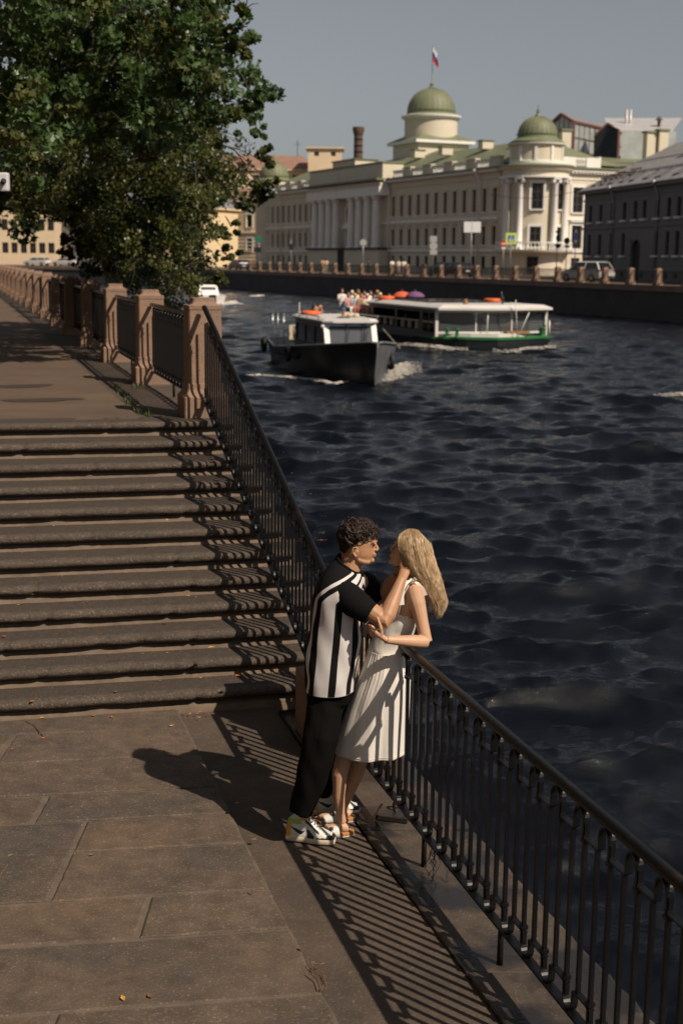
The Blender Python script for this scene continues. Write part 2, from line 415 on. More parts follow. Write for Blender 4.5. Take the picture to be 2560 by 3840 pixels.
# ================= water =================
M['water']=mat('river_water',(.002,.0032,.0060),.04,spec=.5,ior=1.33)
nt=M['water'].node_tree; N=nt.nodes; Lk=nt.links; bs=N['Principled BSDF']
tc=N.new('ShaderNodeTexCoord')
n1=N.new('ShaderNodeTexNoise'); n1.inputs['Scale'].default_value=13.; n1.inputs['Detail'].default_value=5; n1.inputs['Roughness'].default_value=.62; n1.inputs['Distortion'].default_value=.15
mp=N.new('ShaderNodeMapping'); mp.inputs['Scale'].default_value=(.5,1.7,1); mp.inputs['Rotation'].default_value=(0,0,.12)
Lk.new(tc.outputs['Object'],mp.inputs[0]); Lk.new(mp.outputs[0],n1.inputs['Vector'])
bp=N.new('ShaderNodeBump'); bp.inputs['Strength'].default_value=1; bp.inputs['Distance'].default_value=.024
Lk.new(n1.outputs[0],bp.inputs['Height']); Lk.new(bp.outputs[0],bs.inputs['Normal'])
rg=np.random.RandomState(11)
ys=[1.]; 
while ys[-1]<330:
    y=ys[-1]; ys.append(y+(max(.028,.0030*max(y,4)) if y<80 else .0045*y))
ys=np.array([y for y in ys])
NX=620
def gridstrip(ys,xl,xr,nx):
    X=np.zeros((len(ys),nx)); Y=np.repeat(ys[:,None],nx,1)
    for i,y in enumerate(ys): X[i]=np.linspace(xl(y),xr(y),nx)
    return X,Y
xl=lambda y: -2.5-.31*max(y,0)*1.0-(.5*max(0,y-150))
xr=lambda y: 3.5+.31*max(y,0)
X,Y=gridstrip(ys,xl,xr,NX)
Z=np.zeros_like(X); DX=np.zeros_like(X); DY=np.zeros_like(X)
rowd=np.maximum(.035,.0030*np.maximum(Y,4))
nw=150
for k in range(nw):
    lam=.14*(2.8/.14)**(rg.rand()**1.15)
    ang=rg.normal(-pi/2+.15,.42)        # travel direction, crests mostly across the view
    kx,ky=math.cos(ang)*2*pi/lam,math.sin(ang)*2*pi/lam
    amp=.0070*lam**.84*(.6+.8*rg.rand())
    ph=rg.rand()*6.28
    fade=np.clip((lam/rowd-2.5)/3,0,1)
    arg=kx*X+ky*Y+ph
    # patchiness
    pat=.9+.3*np.sin(X*.11*rg.rand()*2+Y*.07*rg.rand()*2+rg.rand()*6)
    Z+=amp*np.sin(arg)*fade*pat; q=1.0
    DX+=-q*amp*math.cos(ang)*-np.cos(arg)*fade*pat; DY+=-q*amp*math.sin(ang)*-np.cos(arg)*fade*pat
# long swell of the passing boats
for (lam,ang,amp,ph) in [(1.6,-1.25,.010,0),(2.5,-1.8,.012,2),(4.2,-1.45,.016,1)]:
    kx,ky=math.cos(ang)*2*pi/lam,math.sin(ang)*2*pi/lam
    m_=.5+.5*np.sin(X*.21+Y*.13+ph)
    Z+=amp*m_*np.sin(kx*X+ky*Y+ph+.6*np.sin(X*.5+ph))
Z+=WL
V=np.stack([X+DX,Y+DY,Z],-1).reshape(-1,3)
r,c=X.shape
idx=np.arange(r*c).reshape(r,c)
Fq=np.stack([idx[:-1,:-1],idx[:-1,1:],idx[1:,1:],idx[1:,:-1]],-1).reshape(-1,4)
me=bpy.data.meshes.new('river_water')
me.vertices.add(len(V)); me.vertices.foreach_set('co',V.ravel())
me.loops.add(Fq.size); me.loops.foreach_set('vertex_index',Fq.ravel().astype(np.int32))
me.polygons.add(len(Fq)); me.polygons.foreach_set('loop_start',np.arange(0,Fq.size,4,dtype=np.int32)); me.polygons.foreach_set('loop_total',np.full(len(Fq),4,dtype=np.int32))
me.polygons.foreach_set('use_smooth',[True]*len(Fq)); me.update(); me.validate()
me.materials.append(M['water'])
wo=bpy.data.objects.new('river_water',me); COL.objects.link(wo); wo['kind']='structure'
# ================= granite posts and iron railings =================
def granite_post(name,c,w,h,label,group=None,rz=None,cat='post',plinth=None):
    """square granite post: base block, flared foot, tapering shaft, cap with a hollow moulding"""
    rz=math.atan2(PN.y,PN.x) if rz is None else rz
    e=empty(name,c,label,cat,group)
    Mx=Matrix.Rotation(rz,3,'Z')
    def sq(a,z,r=.012):
        a/=2; pts=[(-a+r,-a),(a-r,-a),(a,-a+r),(a,a-r),(a-r,a),(-a+r,a),(-a,a-r),(-a,-a+r)]
        return [Mx@Vector((x,y,z)) for x,y in pts]
    k=w
    m1=MB(); hb=.20*h/1.17
    if plinth:
        bw_,hb0=plinth; hb=hb0+.04
        m1.loft([sq(bw_,-.05),sq(bw_,hb0),sq(bw_-.02,hb0+.010)]); m1.build('plinth',M['granite'],e,local=True); m1=MB(); m1.loft([sq(k*1.34,hb0+.011),sq(k*1.34,hb)])
    else: m1.loft([sq(k*1.34,-.25),sq(k*1.34,hb),sq(k*1.30,hb+.008)])
    m1.build('base_block',M['granite'],e,local=True)
    m2=MB(); rg_=[]
    for t in [0,.15,.3,.45,.6,.75,.9,1.]:
        rg_.append(sq(k*(1.30-.24*math.sin(t*pi/2)**.8),hb+.008+.085*t*h/1.17))
    rg_+= [sq(k*1.06,hb+.13*h/1.17),sq(k*1.0,hb+.135*h/1.17),sq(k*.96,h-.115*h/1.17)]
    m2.loft(rg_); m2.build('shaft',M['granite'],e,local=True)
    m3=MB(); rg_=[sq(k*.962,h-.114*h/1.17),sq(k*.99,h-.112*h/1.17),sq(k*1.0,h-.075*h/1.17)]
    for t in [.0,.25,.5,.75,1.]:
        rg_.append(sq(k*(.97-.32*math.sin(t*pi/2)),h-.07*h/1.17+.05*h/1.17*(1-math.cos(t*pi/2))))
    rg_+=[sq(k*.64,h-.004),sq(k*.61,h)]
    m3.loft(rg_); m3.build('cap',M['granite'],e,local=True)
    return e
newel=granite_post('granite_post',tuple(P0),.335,1.17,'large pink granite newel post at the head of the stairs','granite posts of the near embankment')
posts=[P0]
ordn=['second','third','fourth','fifth','sixth','seventh','eighth','ninth','tenth','eleventh','twelfth','thirteenth','fourteenth','fifteenth','sixteenth','seventeenth']
POSTS=[pz(3.72*k,0) for k in range(1,16)]
for k,p in enumerate(POSTS):
    granite_post('granite_post',tuple(p),.325,1.16,'%s pink granite post of the near embankment counting away from the stairs'%ordn[k],'granite posts of the near embankment')
LN=Vector((.065,8.62,L))
granite_post('granite_post',(LN.x,LN.y,L-.03),.355,1.155,'pink granite post at the foot of the stairs behind the couple','granite posts of the near embankment',plinth=(.60,.46))
M['handrail']=M['iron_rust']
def railing(name,A,B,h,label,split=True,group=None,legs=None,sp=.108,hr=.026,barw=.0195,top=None,detail=True):
    """iron railing from A to B (ends of the underside of the bottom rail)"""
    A=Vector(A);B=Vector(B); e=empty(name,A,label,'railing',group)
    d=B-A; hl=math.hypot(d.x,d.y); dh=Vector((d.x/hl,d.y/hl,0)); sl=d.z/hl; nn=Vector((dh.y,-dh.x,0))
    def W(s,t,n=0): return dh*s+nn*n+Vector((0,0,sl*s+t))
    # bottom rail
    m=MB(); vs=[W(s,t,n) for s in(0,hl) for t,n in((0,-.022),(0,.022),(.012,.022),(.012,-.022))]
    m.add(vs,[(0,1,2,3),(7,6,5,4),(0,4,5,1),(1,5,6,2),(2,6,7,3),(3,7,4,0)])
    m.build('bottom_rail',M['iron'],e,local=True)
    # handrail: rounded top on a flat bar
    m=MB(); prof=[(-.016,-.020),(.016,-.020),(.016,-.010),(.025,-.006),(.027,.004),(.022,.014),(.012,.021),(0,.023),(-.012,.021),(-.022,.014),(-.027,.004),(-.025,-.006),(-.016,-.010)]
    ns=max(2,int(hl/.5)); rings=[]
    for i in range(ns+1):
        s=hl*i/ns; rings.append([W(s,h+t,n) for n,t in prof])
    m.loft(rings); m.build('handrail',M['handrail'],e,smooth=True,local=True,angle=.7)
    H2=h-.020
    n=int((hl-.04)/sp)
    off=(hl-n*sp)/2
    bars=[]; rib=MB(); rib2=MB(); big=MB()
    def strip(path,rib):
        # flat strip along (s,t) path, width across the railing
        w_=.030; th=.007
        P=[Vector((p[0],p[1])) for p in path]; up=[]; lo=[]
        for i,p in enumerate(P):
            a=P[min(i+1,len(P)-1)]-P[max(i-1,0)]; a.normalize(); nv=Vector((-a.y,a.x))*th/2
            up.append(p+nv); lo.append(p-nv)
        rings=[[W(u.x,u.y,-w_/2),W(u.x,u.y,w_/2),W(l.x,l.y,w_/2),W(l.x,l.y,-w_/2)] for u,l in zip(up,lo)]
        rib.loft(rings)
    meshes={}
    first={}
    for k in range(n+1):
        s=off+k*sp; isA=(k%2==0)
        t0,t1=(.06,H2-.118) if isA else (.118,H2-.06)
        mb=MB(); w=barw
        vs=[Vector((a*w/2,b_*w*.42,0)) for a in(-1,1) for b_ in(-1,1)]
        q=[dh*v.x+nn*v.y for v in vs]
        mb.add([x+Vector((0,0,t0)) for x in q]+[x+Vector((0,0,t1)) for x in q],[(0,1,3,2),(4,6,7,5),(0,4,5,1),(2,3,7,6),(0,2,6,4),(1,5,7,3)])
        if split:
            if isA not in first:
                o=mb.build('bar',M['iron'],e,local=True); first[isA]=o
            else:
                o=first[isA].copy(); COL.objects.link(o)
            o.location=W(s,0)
        else:
            big.add([v_+W(s,0) for v_ in map(Vector,mb.v)],[f for f in mb.f])
        if detail:
            r_=.04
            cz=.135 if isA else H2-.135
            rb=rib if isA else rib2; c=W(s,cz); rb.box(c,(.032,.030,.016),rz=math.atan2(dh.y,dh.x)); c=W(s,cz+(-.022 if isA else .022)); rb.box(c,(.030,.026,.006),rz=math.atan2(dh.y,dh.x))
            if isA:
                path=[(s,.125)]+[(s+r_-r_*math.cos(t),.062-.046*math.sin(t)) for t in [pi*i/10 for i in range(11)]]+[(s+2*r_,.110),(s+2*r_+.008,.118),(s+2*sp-.012,.118)]
            else:
                path=[(s,H2-.125)]+[(s-r_+r_*math.cos(t),H2-.056+.046*math.sin(t)) for t in [pi*i/10 for i in range(11)]]+[(s-2*r_,H2-.110),(s-2*r_-.008,H2-.118),(s-2*sp+.012,H2-.118)]
            if all(0<=p[0]<=hl for p in path): strip(path,rb)
    if not split: big.build('bars',M['iron'],e,local=True)
    if detail: rib.build('lower_scroll',M['iron'],e,local=True); rib2.build('upper_scroll',M['iron'],e,local=True)
    if legs:
        for s,zb in legs:
            m=MB(); m.tube([W(s,.006),Vector((W(s,0).x,W(s,0).y,zb-A.z))],[.013,.015],8); m.build('leg',M['iron_rust'],e,smooth=True,local=True)
    return e
# landing railing
def lp(Y,z): return Vector((railx(Y),Y,z))
A=lp(8.405,-1.475); B=lp(1.9,-1.475)
hl=math.hypot(B.x-A.x,B.y-A.y)
railing('iron_railing',A,B,.935,'black iron railing along the landing edge that the woman leans on',legs=[((A-lp(y,-1.475)).length,L-.02) for y in (6.71,5.70,4.72,3.75,2.8)])
# stair railing
A=Vector((-1.355,13.13,.165)); B=Vector((-.045,8.835,-1.605))
railing('iron_railing',A,B,.915,'black iron stair railing sloping down from the newel post to the landing')
pp=[P0]+POSTS
for k in range(len(pp)-1):
    a=pp[k]+PD*.19+Vector((0,0,.15)); b_=pp[k+1]-PD*.19+Vector((0,0,.15))
    railing('iron_railing',a,b_,.83,'%s panel of black iron railing along the near embankment counting from the stairs'%(['first']+ordn)[k],split=(k<3),group='railing panels between the granite posts',detail=(k<9),legs=[((b_-a).length/2,0)])
# iron mooring ring on a plate
rg_=empty('mooring_ring',(.34,7.38,L),'dark iron mooring ring on a square plate set in the quay edge','ring')
m=MB(); m.box((.34,7.38,L+.006),(.19,.24,.03),rz=-.28); m.build('plate',M['wet'],rg_,bevel=.004)
m=MB(); m.tube([Vector((.36+.035*math.cos(t),7.36+.01*math.sin(t),L+.05+.04*math.sin(t))) for t in [2*pi*i/16 for i in range(17)]],.009,8,cap=False); m.build('ring',M['iron_rust'],rg_,smooth=True)
# withered stems and string tied to the bottom rail
q=random.Random(4); m=MB()
M['stems']=mat('dry_stems',(.10,.09,.06),.9); M['string']=mat('dark_string',(.02,.02,.022),.8)
c=lp(6.52,-1.47)
for k in range(9):
    p=c+Vector((q.uniform(-.03,.03),q.uniform(-.04,.04),0)); pts=[p]
    for i in range(7): p=p+Vector((q.uniform(-.022,.022),q.uniform(-.02,.02),-.028)); pts.append(p)
    m.tube(pts,.0022,4)
o=m.build('tied_string',M['string']); tag(o,'tangle of dark string and dry stems hanging from the bottom rail','string')
# ================= far embankment =================
QL=[(78,-60),(56,0),(42,42),(34,66),(29.5,78),(26,87),(23,95.5),(17,111.7),(11.2,126.5),(5.6,139),(0.2,151),(-5,163),(-10,175),(-15.5,187),(-24,200),(-38,213),(-60,224),(-95,232),(-150,238)]
def densify(P,step):
    out=[];carry=0
    for a,c in zip(P[:-1],P[1:]):
        a=Vector((*a,0));c=Vector((*c,0)); l=(c-a).length; s=carry
        while s<l: out.append((a+(c-a)*(s/l),(c-a).normalized())); s+=step
        carry=s-l
    return out
# smooth the polyline (Chaikin)
PL=[Vector((*p,0)) for p in QL]
for _ in range(2):
    n_=[PL[0]]
    for a,c in zip(PL[:-1],PL[1:]): n_+= [a*.75+c*.25,a*.25+c*.75]
    n_.append(PL[-1]); PL=n_
QS=[(p.x,p.y) for p in PL]
# road and pavement behind the parapet
b=MB(); far=[(p.x,p.y,-.004) for p in PL]
n=len(far)
out=[(p[0]+260,p[1]+60,-.004) for p in far[:1]]+[]
b.add(far+[(-150,500,-.004),(400,500,-.004),(400,-60,-.004)],[tuple(range(n+3))])
o=b.build('far_ground',M['asphalt']); o['kind']='structure'
def offs(P,i,d):
    a=P[max(i-1,0)];c=P[min(i+1,len(P)-1)]; t=(c-a).normalized(); return P[i]+Vector((t.y,-t.x,0))*d
b=MB(); rings=[]
for i,p in enumerate(PL):
    a=offs(PL,i,-.35);c=offs(PL,i,.3)
    rings.append([Vector((a.x,a.y,WL-1)),Vector((a.x,a.y,-.42)),Vector((a.x-.0,a.y,-.42)),Vector((c.x,c.y,-.42)),Vector((c.x,c.y,WL-1))])
b.loft(rings,closed=False)
M['farwall']=mat('far_quay_granite',(.055,.05,.05),.85,bump=.02,bscale=3,var=.35,vscale=.6)
o=b.build('embankment_wall',M['farwall']); tag(o,'long dark granite embankment wall rising from the far side of the canal','wall')
b=MB(); rings=[]
for i,p in enumerate(PL):
    a=offs(PL,i,-.45);c=offs(PL,i,.35)
    rings.append([Vector((a.x,a.y,-.41)),Vector((a.x,a.y,.02)),Vector((c.x,c.y,.02)),Vector((c.x,c.y,-.41))])
b.loft(rings,closed=True,cap=True)
M['coping']=mat('coping_granite',(.20,.14,.11),.8,var=.25,vscale=.7)
b.build('coping',M['coping'],o)
# posts
def simple_post():
    e=empty('embankment_post',(0,0,0),'x','post','granite posts of the far embankment')
    def sq(a,z): a/=2; return [Vector((x*a,y*a,z)) for x,y in((-1,-1),(1,-1),(1,1),(-1,1))]
    m=MB(); m.loft([sq(.56,0),sq(.56,.2)]); m.build('base_block',M['granite'],e,local=True)
    m=MB(); m.loft([sq(.54,.2),sq(.46,.24),sq(.42,.33),sq(.40,1.06)]); m.build('shaft',M['granite'],e,local=True)
    m=MB(); m.loft([sq(.42,1.06),sq(.42,1.10),sq(.33,1.13),sq(.27,1.2)]); m.build('cap',M['granite'],e,local=True)
    return e
fp=densify(QS,3.62)
proto=simple_post(); first=True
prev=None
POSL=[]
for k,(p,d) in enumerate(fp[1:72]):
    o=proto if k==0 else copy_tree(proto)
    o.location=(p.x,p.y,.02); o.rotation_euler=(0,0,math.atan2(d.y,d.x)); POSL.append((o,p,d))
def fpanel(a,c,k):
    e=empty('embankment_railing',a,'x','railing','railing panels of the far embankment')
    m=MB(); m.bar(a+Vector((0,0,1.0)),c+Vector((0,0,1.0)),.07,.06); m.build('handrail',M['iron'],e)
    m=MB(); m.bar(a+Vector((0,0,.16)),c+Vector((0,0,.16)),.05,.03); m.build('bottom_rail',M['iron'],e)
    m=MB(); n=int((c-a).length/.125)
    for i in range(1,n):
        p=a+(c-a)*(i/n); m.bar(p+Vector((0,0,.17)),p+Vector((0,0,.98)),.024,.024,up=(1,0,0))
        if i%2: m.bar(p+Vector((0,0,.86)),p+(c-a)*(1/n)+Vector((0,0,.86)),.02,.05)
        if i%2==0: m.bar(p+Vector((0,0,.26)),p+(c-a)*(1/n)+Vector((0,0,.26)),.02,.05)
    m.build('bars',M['iron'],e)
    return e
FEN=[]
for k in range(len(POSL)-1):
    a=POSL[k][1];c=POSL[k+1][1]; u=(c-a).normalized()
    FEN.append((fpanel(a+u*.25,c-u*.25,k),(a+c)/2))
def cpx(p):
    """rough picture column of a ground point, for wording labels only"""
    return (p.x/p.y*F+1280)/2560
def num(k):
    o=['first','second','third','fourth','fifth','sixth','seventh','eighth','ninth','tenth','eleventh','twelfth','thirteenth','fourteenth','fifteenth','sixteenth','seventeenth','eighteenth','nineteenth','twentieth']
    if k<20: return o[k]
    t={2:'twenty',3:'thirty',4:'forty',5:'fifty',6:'sixty',7:'seventy'}; u=['','-first','-second','-third','-fourth','-fifth','-sixth','-seventh','-eighth','-ninth']
    k+=1; 
    if k%10==0: return {2:'twentieth',3:'thirtieth',4:'fortieth',5:'fiftieth',6:'sixtieth',7:'seventieth'}[k//10]
    return t[k//10]+u[k%10]
c0=0
for o,p,d in POSL:
    if cpx(p)>1.02: o['label']='pink granite post of the far embankment beyond the right edge'; continue
    o['label']='%s granite post of the far embankment from the right edge'%num(c0); c0+=1
c0=0
for o,p in FEN:
    if cpx(p)>1.02: o['label']='far embankment railing panel beyond the right edge'; continue
    o['label']='%s black railing panel of the far embankment from the right edge'%num(c0); c0+=1
# ================= palace =================
PF=Vector((-.4090,.9125,0)); PG=Vector((.9125,.4090,0))   # along the facade (away) / inwards
PO=Vector((18.3,162.5,0)); PLEN=80.5
def tpx(px): k=(px*2560/1568-1288)/5087; return (18.3-162.5*k)/(32.95+73.5*k)*PLEN
def pw(s,g,z): return PO+PF*s+PG*g+Vector((0,0,z))
pal=empty('palace_building',(10,175,0),'long cream neoclassical palace with white columns and green domes across the canal','building')
def facade(mb,o,u,nrm,L_,z0,z1,holes,dep=.4):
    """wall sheet with real openings and reveals; u along, nrm outward"""
    us=sorted(set([0,L_]+[h[0] for h in holes]+[h[1] for h in holes])); zs=sorted(set([z0,z1]+[h[2] for h in holes]+[h[3] for h in holes]))
    def isin(a,b_): return any(h[0]-1e-6<a<h[1]+1e-6 and h[2]-1e-6<b_<h[3]+1e-6 for h in holes)
    for i in range(len(us)-1):
        for j in range(len(zs)-1):
            if not isin((us[i]+us[i+1])/2,(zs[j]+zs[j+1])/2):
                mb.add([o+u*us[i]+Vector((0,0,zs[j])),o+u*us[i+1]+Vector((0,0,zs[j])),o+u*us[i+1]+Vector((0,0,zs[j+1])),o+u*us[i]+Vector((0,0,zs[j+1]))],[(0,1,2,3)])
    for a,b_,c_,d_ in holes:
        P=[o+u*a+Vector((0,0,c_)),o+u*b_+Vector((0,0,c_)),o+u*b_+Vector((0,0,d_)),o+u*a+Vector((0,0,d_))]
        Q=[p-nrm*dep for p in P]
        mb.add(P+Q,[(0,1,5,4),(1,2,6,5),(2,3,7,6),(3,0,4,7)])
_wc={}
def window(parent,o,u,nrm,a,b_,c_,d_,dep=.22,trim=None,mull=(1,2),glass='winglass',hood=False,sill=True,frame='winframe'):
    """pane with a frame of glazing bars as sub-part, and an optional trim around it"""
    key=(round(b_-a,2),round(d_-c_,2),tuple(round(x,3) for x in u),trim,mull,glass,hood,frame)
    org=o+u*a+Vector((0,0,c_))-nrm*dep
    po=worigin(parent)
    if key in _wc:
        src=_wc[key]; c=copy_tree(src,parent); c.location=org-po; return c
    w=b_-a; h=d_-c_
    m=MB(); m.add([Vector((0,0,0)),u*w,u*w+Vector((0,0,h)),Vector((0,0,h))],[(0,1,2,3)])
    win=m.build('window',M[glass],parent,local=True); win.location=org-po
    m=MB(); t=.07
    for i in range(mull[0]+2):
        x=w*i/(mull[0]+1); m.bar(u*min(max(x,t/2),w-t/2)+nrm*.03,u*min(max(x,t/2),w-t/2)+nrm*.03+Vector((0,0,h)),t,.05,up=nrm)
    for j in range(mull[1]+2):
        z=h*j/(mull[1]+1); z=min(max(z,t/2),h-t/2); m.bar(nrm*.035+Vector((0,0,z)),u*w+nrm*.035+Vector((0,0,z)),.05,t)
    m.build('frame',M[frame],win,local=True)
    if trim:
        m=MB(); tw=.16; e=nrm*(dep+.05)
        m.bar(e+u*-tw/1+Vector((0,0,0)),e+u*-tw+Vector((0,0,h+tw)),.0+tw*1.6,.1,up=nrm); m.bar(e+u*(w+tw),e+u*(w+tw)+Vector((0,0,h+tw)),tw*1.6,.1,up=nrm)
        m.bar(e+u*(-tw*1.8)+Vector((0,0,h+tw*.9)),e+u*(w+tw*1.8)+Vector((0,0,h+tw*.9)),.12,tw*1.7)
        if hood: m.bar(e+nrm*.12+u*(-.3)+Vector((0,0,h+.45)),e+nrm*.12+u*(w+.3)+Vector((0,0,h+.45)),.35,.14)
        m.build('surround',M[trim],win,local=True)
    if sill:
        m=MB(); m.bar(nrm*(dep+.07)+u*(-.2)+Vector((0,0,-.09)),nrm*(dep+.07)+u*(w+.2)+Vector((0,0,-.09)),.3,.14); m.build('sill',M['white'] if glass=='winglass' else M['white'],win,local=True)
    _wc[key]=win
    return win
NRM=-PG
# window columns
rw=[1139,1119,1095,1075,1051,1027,1005,983,962,941,921,899]
s0,s1=tpx(1139),tpx(899); RW=[s0+.9+(s1-s0-1)*k/11 for k in range(12)]
a_,b__=tpx(714),tpx(613); LW=[a_+(b__-a_)*k/8 for k in range(9)]
pr0,pr1=tpx(890),tpx(726)
ww=.95; holes=[]; wins=[]
for s in RW+LW:
    for z0,z1,k in ((7.5,10.2,0),(3.55,5.75,1),(.7,2.2,2)):
        holes.append((s-ww/2,s+ww/2,z0,z1)); wins.append((s,z0,z1,k))
m=MB(); facade(m,pw(0,0,0),PF,NRM,PLEN,0,12.1,holes)
m.build('river_wall',M['palace'],pal)
for s,z0,z1,k in wins:
    window(pal,pw(0,0,0),PF,NRM,s-ww/2,s+ww/2,z0,z1,trim=('palace' if k<2 else None),mull=((1,2) if k<2 else (1,0)),hood=(k==1))
def band(name,s0,s1,g0,g1,z0,z1,mt,parent=pal):
    m=MB(); p=[pw(s0,g0,0),pw(s1,g0,0),pw(s1,g1,0),pw(s0,g1,0)]; m.prism([(v.x,v.y) for v in p],z0,z1); return m.build(name,M[mt],parent)
band('string_course',-.02,PLEN,-.22,.1,6.55,6.85,'white')
band('string_course',-.02,PLEN,-.25,.1,2.75,3.0,'white')
band('frieze',-.3,PLEN+.3,-.12,.1,11.3,12.1,'palace')
band('cornice',-.5,PLEN+.5,-.75,.3,12.1,12.42,'white'); band('cornice',-.5,PLEN+.5,-.95,.3,12.425,12.62,'greenroof')
# portico
band('portico_base',pr0-.2,pr1+.2,-1.6,-.05,0,3.05,'palace')
band('portico_ledge',pr0-.4,pr1+.4,-1.9,-.05,3.06,3.3,'dark')
cols=[876,856,837,819,784,768,752,736]
for c in cols:
    s=tpx(c); p=pw(s,-1.1,0)
    m=MB(); m.lathe([(.72,3.3),(.72,3.5),(.6,3.6),(.56,6.5),(.47,9.9),(.6,10.0),(.68,10.15),(.68,10.4)],(p.x,p.y,0),n=16); m.build('column',M['white'],pal,smooth=True,angle=.8)
band('entablature',pr0-.3,pr1+.3,-1.75,-.05,10.42,11.6,'white')
band('entablature',pr0-.3,pr1+.3,-1.6,-.05,11.61,12.3,'palace')
band('cornice',pr0-.6,pr1+.6,-2.3,-.05,12.43,12.68,'greenroof')
sm=(pr0+pr1)/2
# central arch
m=MB(); ac=[(sm-1.6,3.3),(sm-1.6,8.4)]+[(sm-1.6*math.cos(t),8.4+1.5*math.sin(t)) for t in [pi*i/10 for i in range(1,10)]]+[(sm+1.6,8.4),(sm+1.6,3.3)]
m.add([pw(s,-.06,z) for s,z in ac],[tuple(range(len(ac)))]); m.build('arched_window',M['winglass'],pal)
m=MB(); m.tube([pw(s,-.1,z) for s,z in ac],.18,6); m.build('arch_moulding',M['white'],pal)
m=MB(); m.box(pw(sm,-1.65,1.5),(.1,2.2,3.0),rz=math.atan2(PG.y,PG.x)); m.build('door',M['dark'],pal)
m=MB(); t3=[(sm-2,6.1),(sm+2,6.1),(sm,7.0)]
m.add([pw(s,-.8,z) for s,z in t3]+[pw(s,-.1,z) for s,z in t3],[(0,1,2),(5,4,3),(0,3,4,1),(1,4,5,2),(2,5,3,0)]); m.build('pediment',M['white'],pal)
# attic
band('attic',pr0-.2,pr1+.2,-1.2,2.,12.7,14.75,'palace'); band('attic_cap',pr0-.35,pr1+.35,-1.4,2.2,14.76,14.95,'greenroof')
band('attic',sm-4,sm+4,-1.3,2.3,14.96,15.75,'palace'); band('attic_cap',sm-4.2,sm+4.2,-1.5,2.5,15.76,15.9,'greenroof')
# parapet with balustrades
m=MB(); q=random.Random(2)
def parapet(s0,s1,nblk):
    for k in range(nblk):
        bl=MB(); ba=MB()
        a=s0+(s1-s0)*k/nblk; c=s0+(s1-s0)*(k+1)/nblk; w_=(c-a)
        p=[pw(a,-.25,0),pw(a+w_*.38,-.25,0),pw(a+w_*.38,.3,0),pw(a,.3,0)]; bl.prism([(v.x,v.y) for v in p],12.62,13.75)
        p=[pw(a-.1,-.35,0),pw(a+w_*.38+.1,-.35,0),pw(a+w_*.38+.1,.4,0),pw(a-.1,.4,0)]; bl.prism([(v.x,v.y) for v in p],13.76,13.9)
        p=[pw(a+w_*.38,-.1,0),pw(c,-.1,0),pw(c,.2,0),pw(a+w_*.38,.2,0)]; ba.prism([(v.x,v.y) for v in p],13.5,13.68); ba.prism([(v.x,v.y) for v in p],12.62,12.8)
        n_=int(w_*.62/.42)
        for i in range(n_):
            s=a+w_*.38+w_*.62*(i+.5)/n_; c_=pw(s,.05,0); ba.lathe([(.09,12.8),(.13,12.95),(.07,13.15),(.12,13.4),(.09,13.5)],(c_.x,c_.y,0),n=6)
        bl.build('parapet',M['palace'],pal); ba.build('balustrade',M['white'],pal)
parapet(-.2,pr0-1,5); parapet(pr1+1,PLEN,5)
# main roof (hipped) and ridge boxes
def rf(name,s0,s1,g0,g1,z0,z1,hip,mt='greenroof'):
    m=MB(); gm=(g0+g1)/2
    m.add([pw(s0,g0,z0),pw(s1,g0,z0),pw(s1,g1,z0),pw(s0,g1,z0),pw(s0+hip,gm,z1),pw(s1-hip,gm,z1)],[(0,1,5,4),(1,2,5),(2,3,4,5),(3,0,4),(3,2,1,0)]); return m.build(name,M[mt],pal)
rf('roof',-3,PLEN+3,.35,15,13.0,16.4,6)
band('rear_wall',0,PLEN,14.6,15.2,0,13,'palace')
for s,g_,z in ((14,6,16.3),(23,5,16.1),(6,7,16.5),(33,6,16.4)):
    m=MB(); p=pw(s,g_,z); m.box(p,(1.6,1.2,1.0),rz=math.atan2(PG.y,PG.x)); m.build('roof_vent',M['palace'],pal); m=MB(); p=pw(s,g_,z+.56); m.box(p,(1.9,1.5,.12),rz=math.atan2(PG.y,PG.x)); m.build('vent_cap',M['greenroof'],pal)
# main dome
DC=Vector((12.75,207,0))
def dome_block(c,a,g1,z0,z1,roofz,eave=.7):
    m=MB(); p=[c-PF*a-PG*g1,c+PF*a-PG*g1,c+PF*a+PG*g1,c-PF*a+PG*g1]; m.prism([(v.x,v.y) for v in p],z0,z1); m.build('tower_base',M['palace'],pal)
    m=MB(); e=eave; p=[c-PF*(a+e)-PG*(g1+e),c+PF*(a+e)-PG*(g1+e),c+PF*(a+e)+PG*(g1+e),c-PF*(a+e)+PG*(g1+e)]; m.prism([(v.x,v.y) for v in p],z1,z1+.4); m.build('tower_cornice',M['white'],pal)
    m=MB(); m.add([Vector((v.x,v.y,z1+.41)) for v in p]+[c+(Vector((v.x,v.y,0))-c)*.55+Vector((0,0,roofz)) for v in p],[(0,1,5,4),(1,2,6,5),(2,3,7,6),(3,0,4,7),(4,5,6,7)]); m.build('tower_roof',M['greenroof'],pal)
dome_block(DC,4.2,4.2,13,18.6,20.1)
dome_block(DC-PF*5.2+PG*2.,2.5,4.0,13,16.6,17.7,.6)
dome_block(DC+PF*5.2+PG*.6,1.6,3.0,13,15.8,16.6,.5)
m=MB(); m.lathe([(3.95,19.4),(3.95,22.2),(4.0,22.25)],DC,n=40); m.build('drum',M['palace'],pal,smooth=True,angle=.7)
m=MB(); m.lathe([(4.0,22.2),(4.45,22.5),(4.5,22.75),(4.4,22.8)],DC,n=40); m.build('drum_cornice',M['white'],pal,smooth=True,angle=.5)
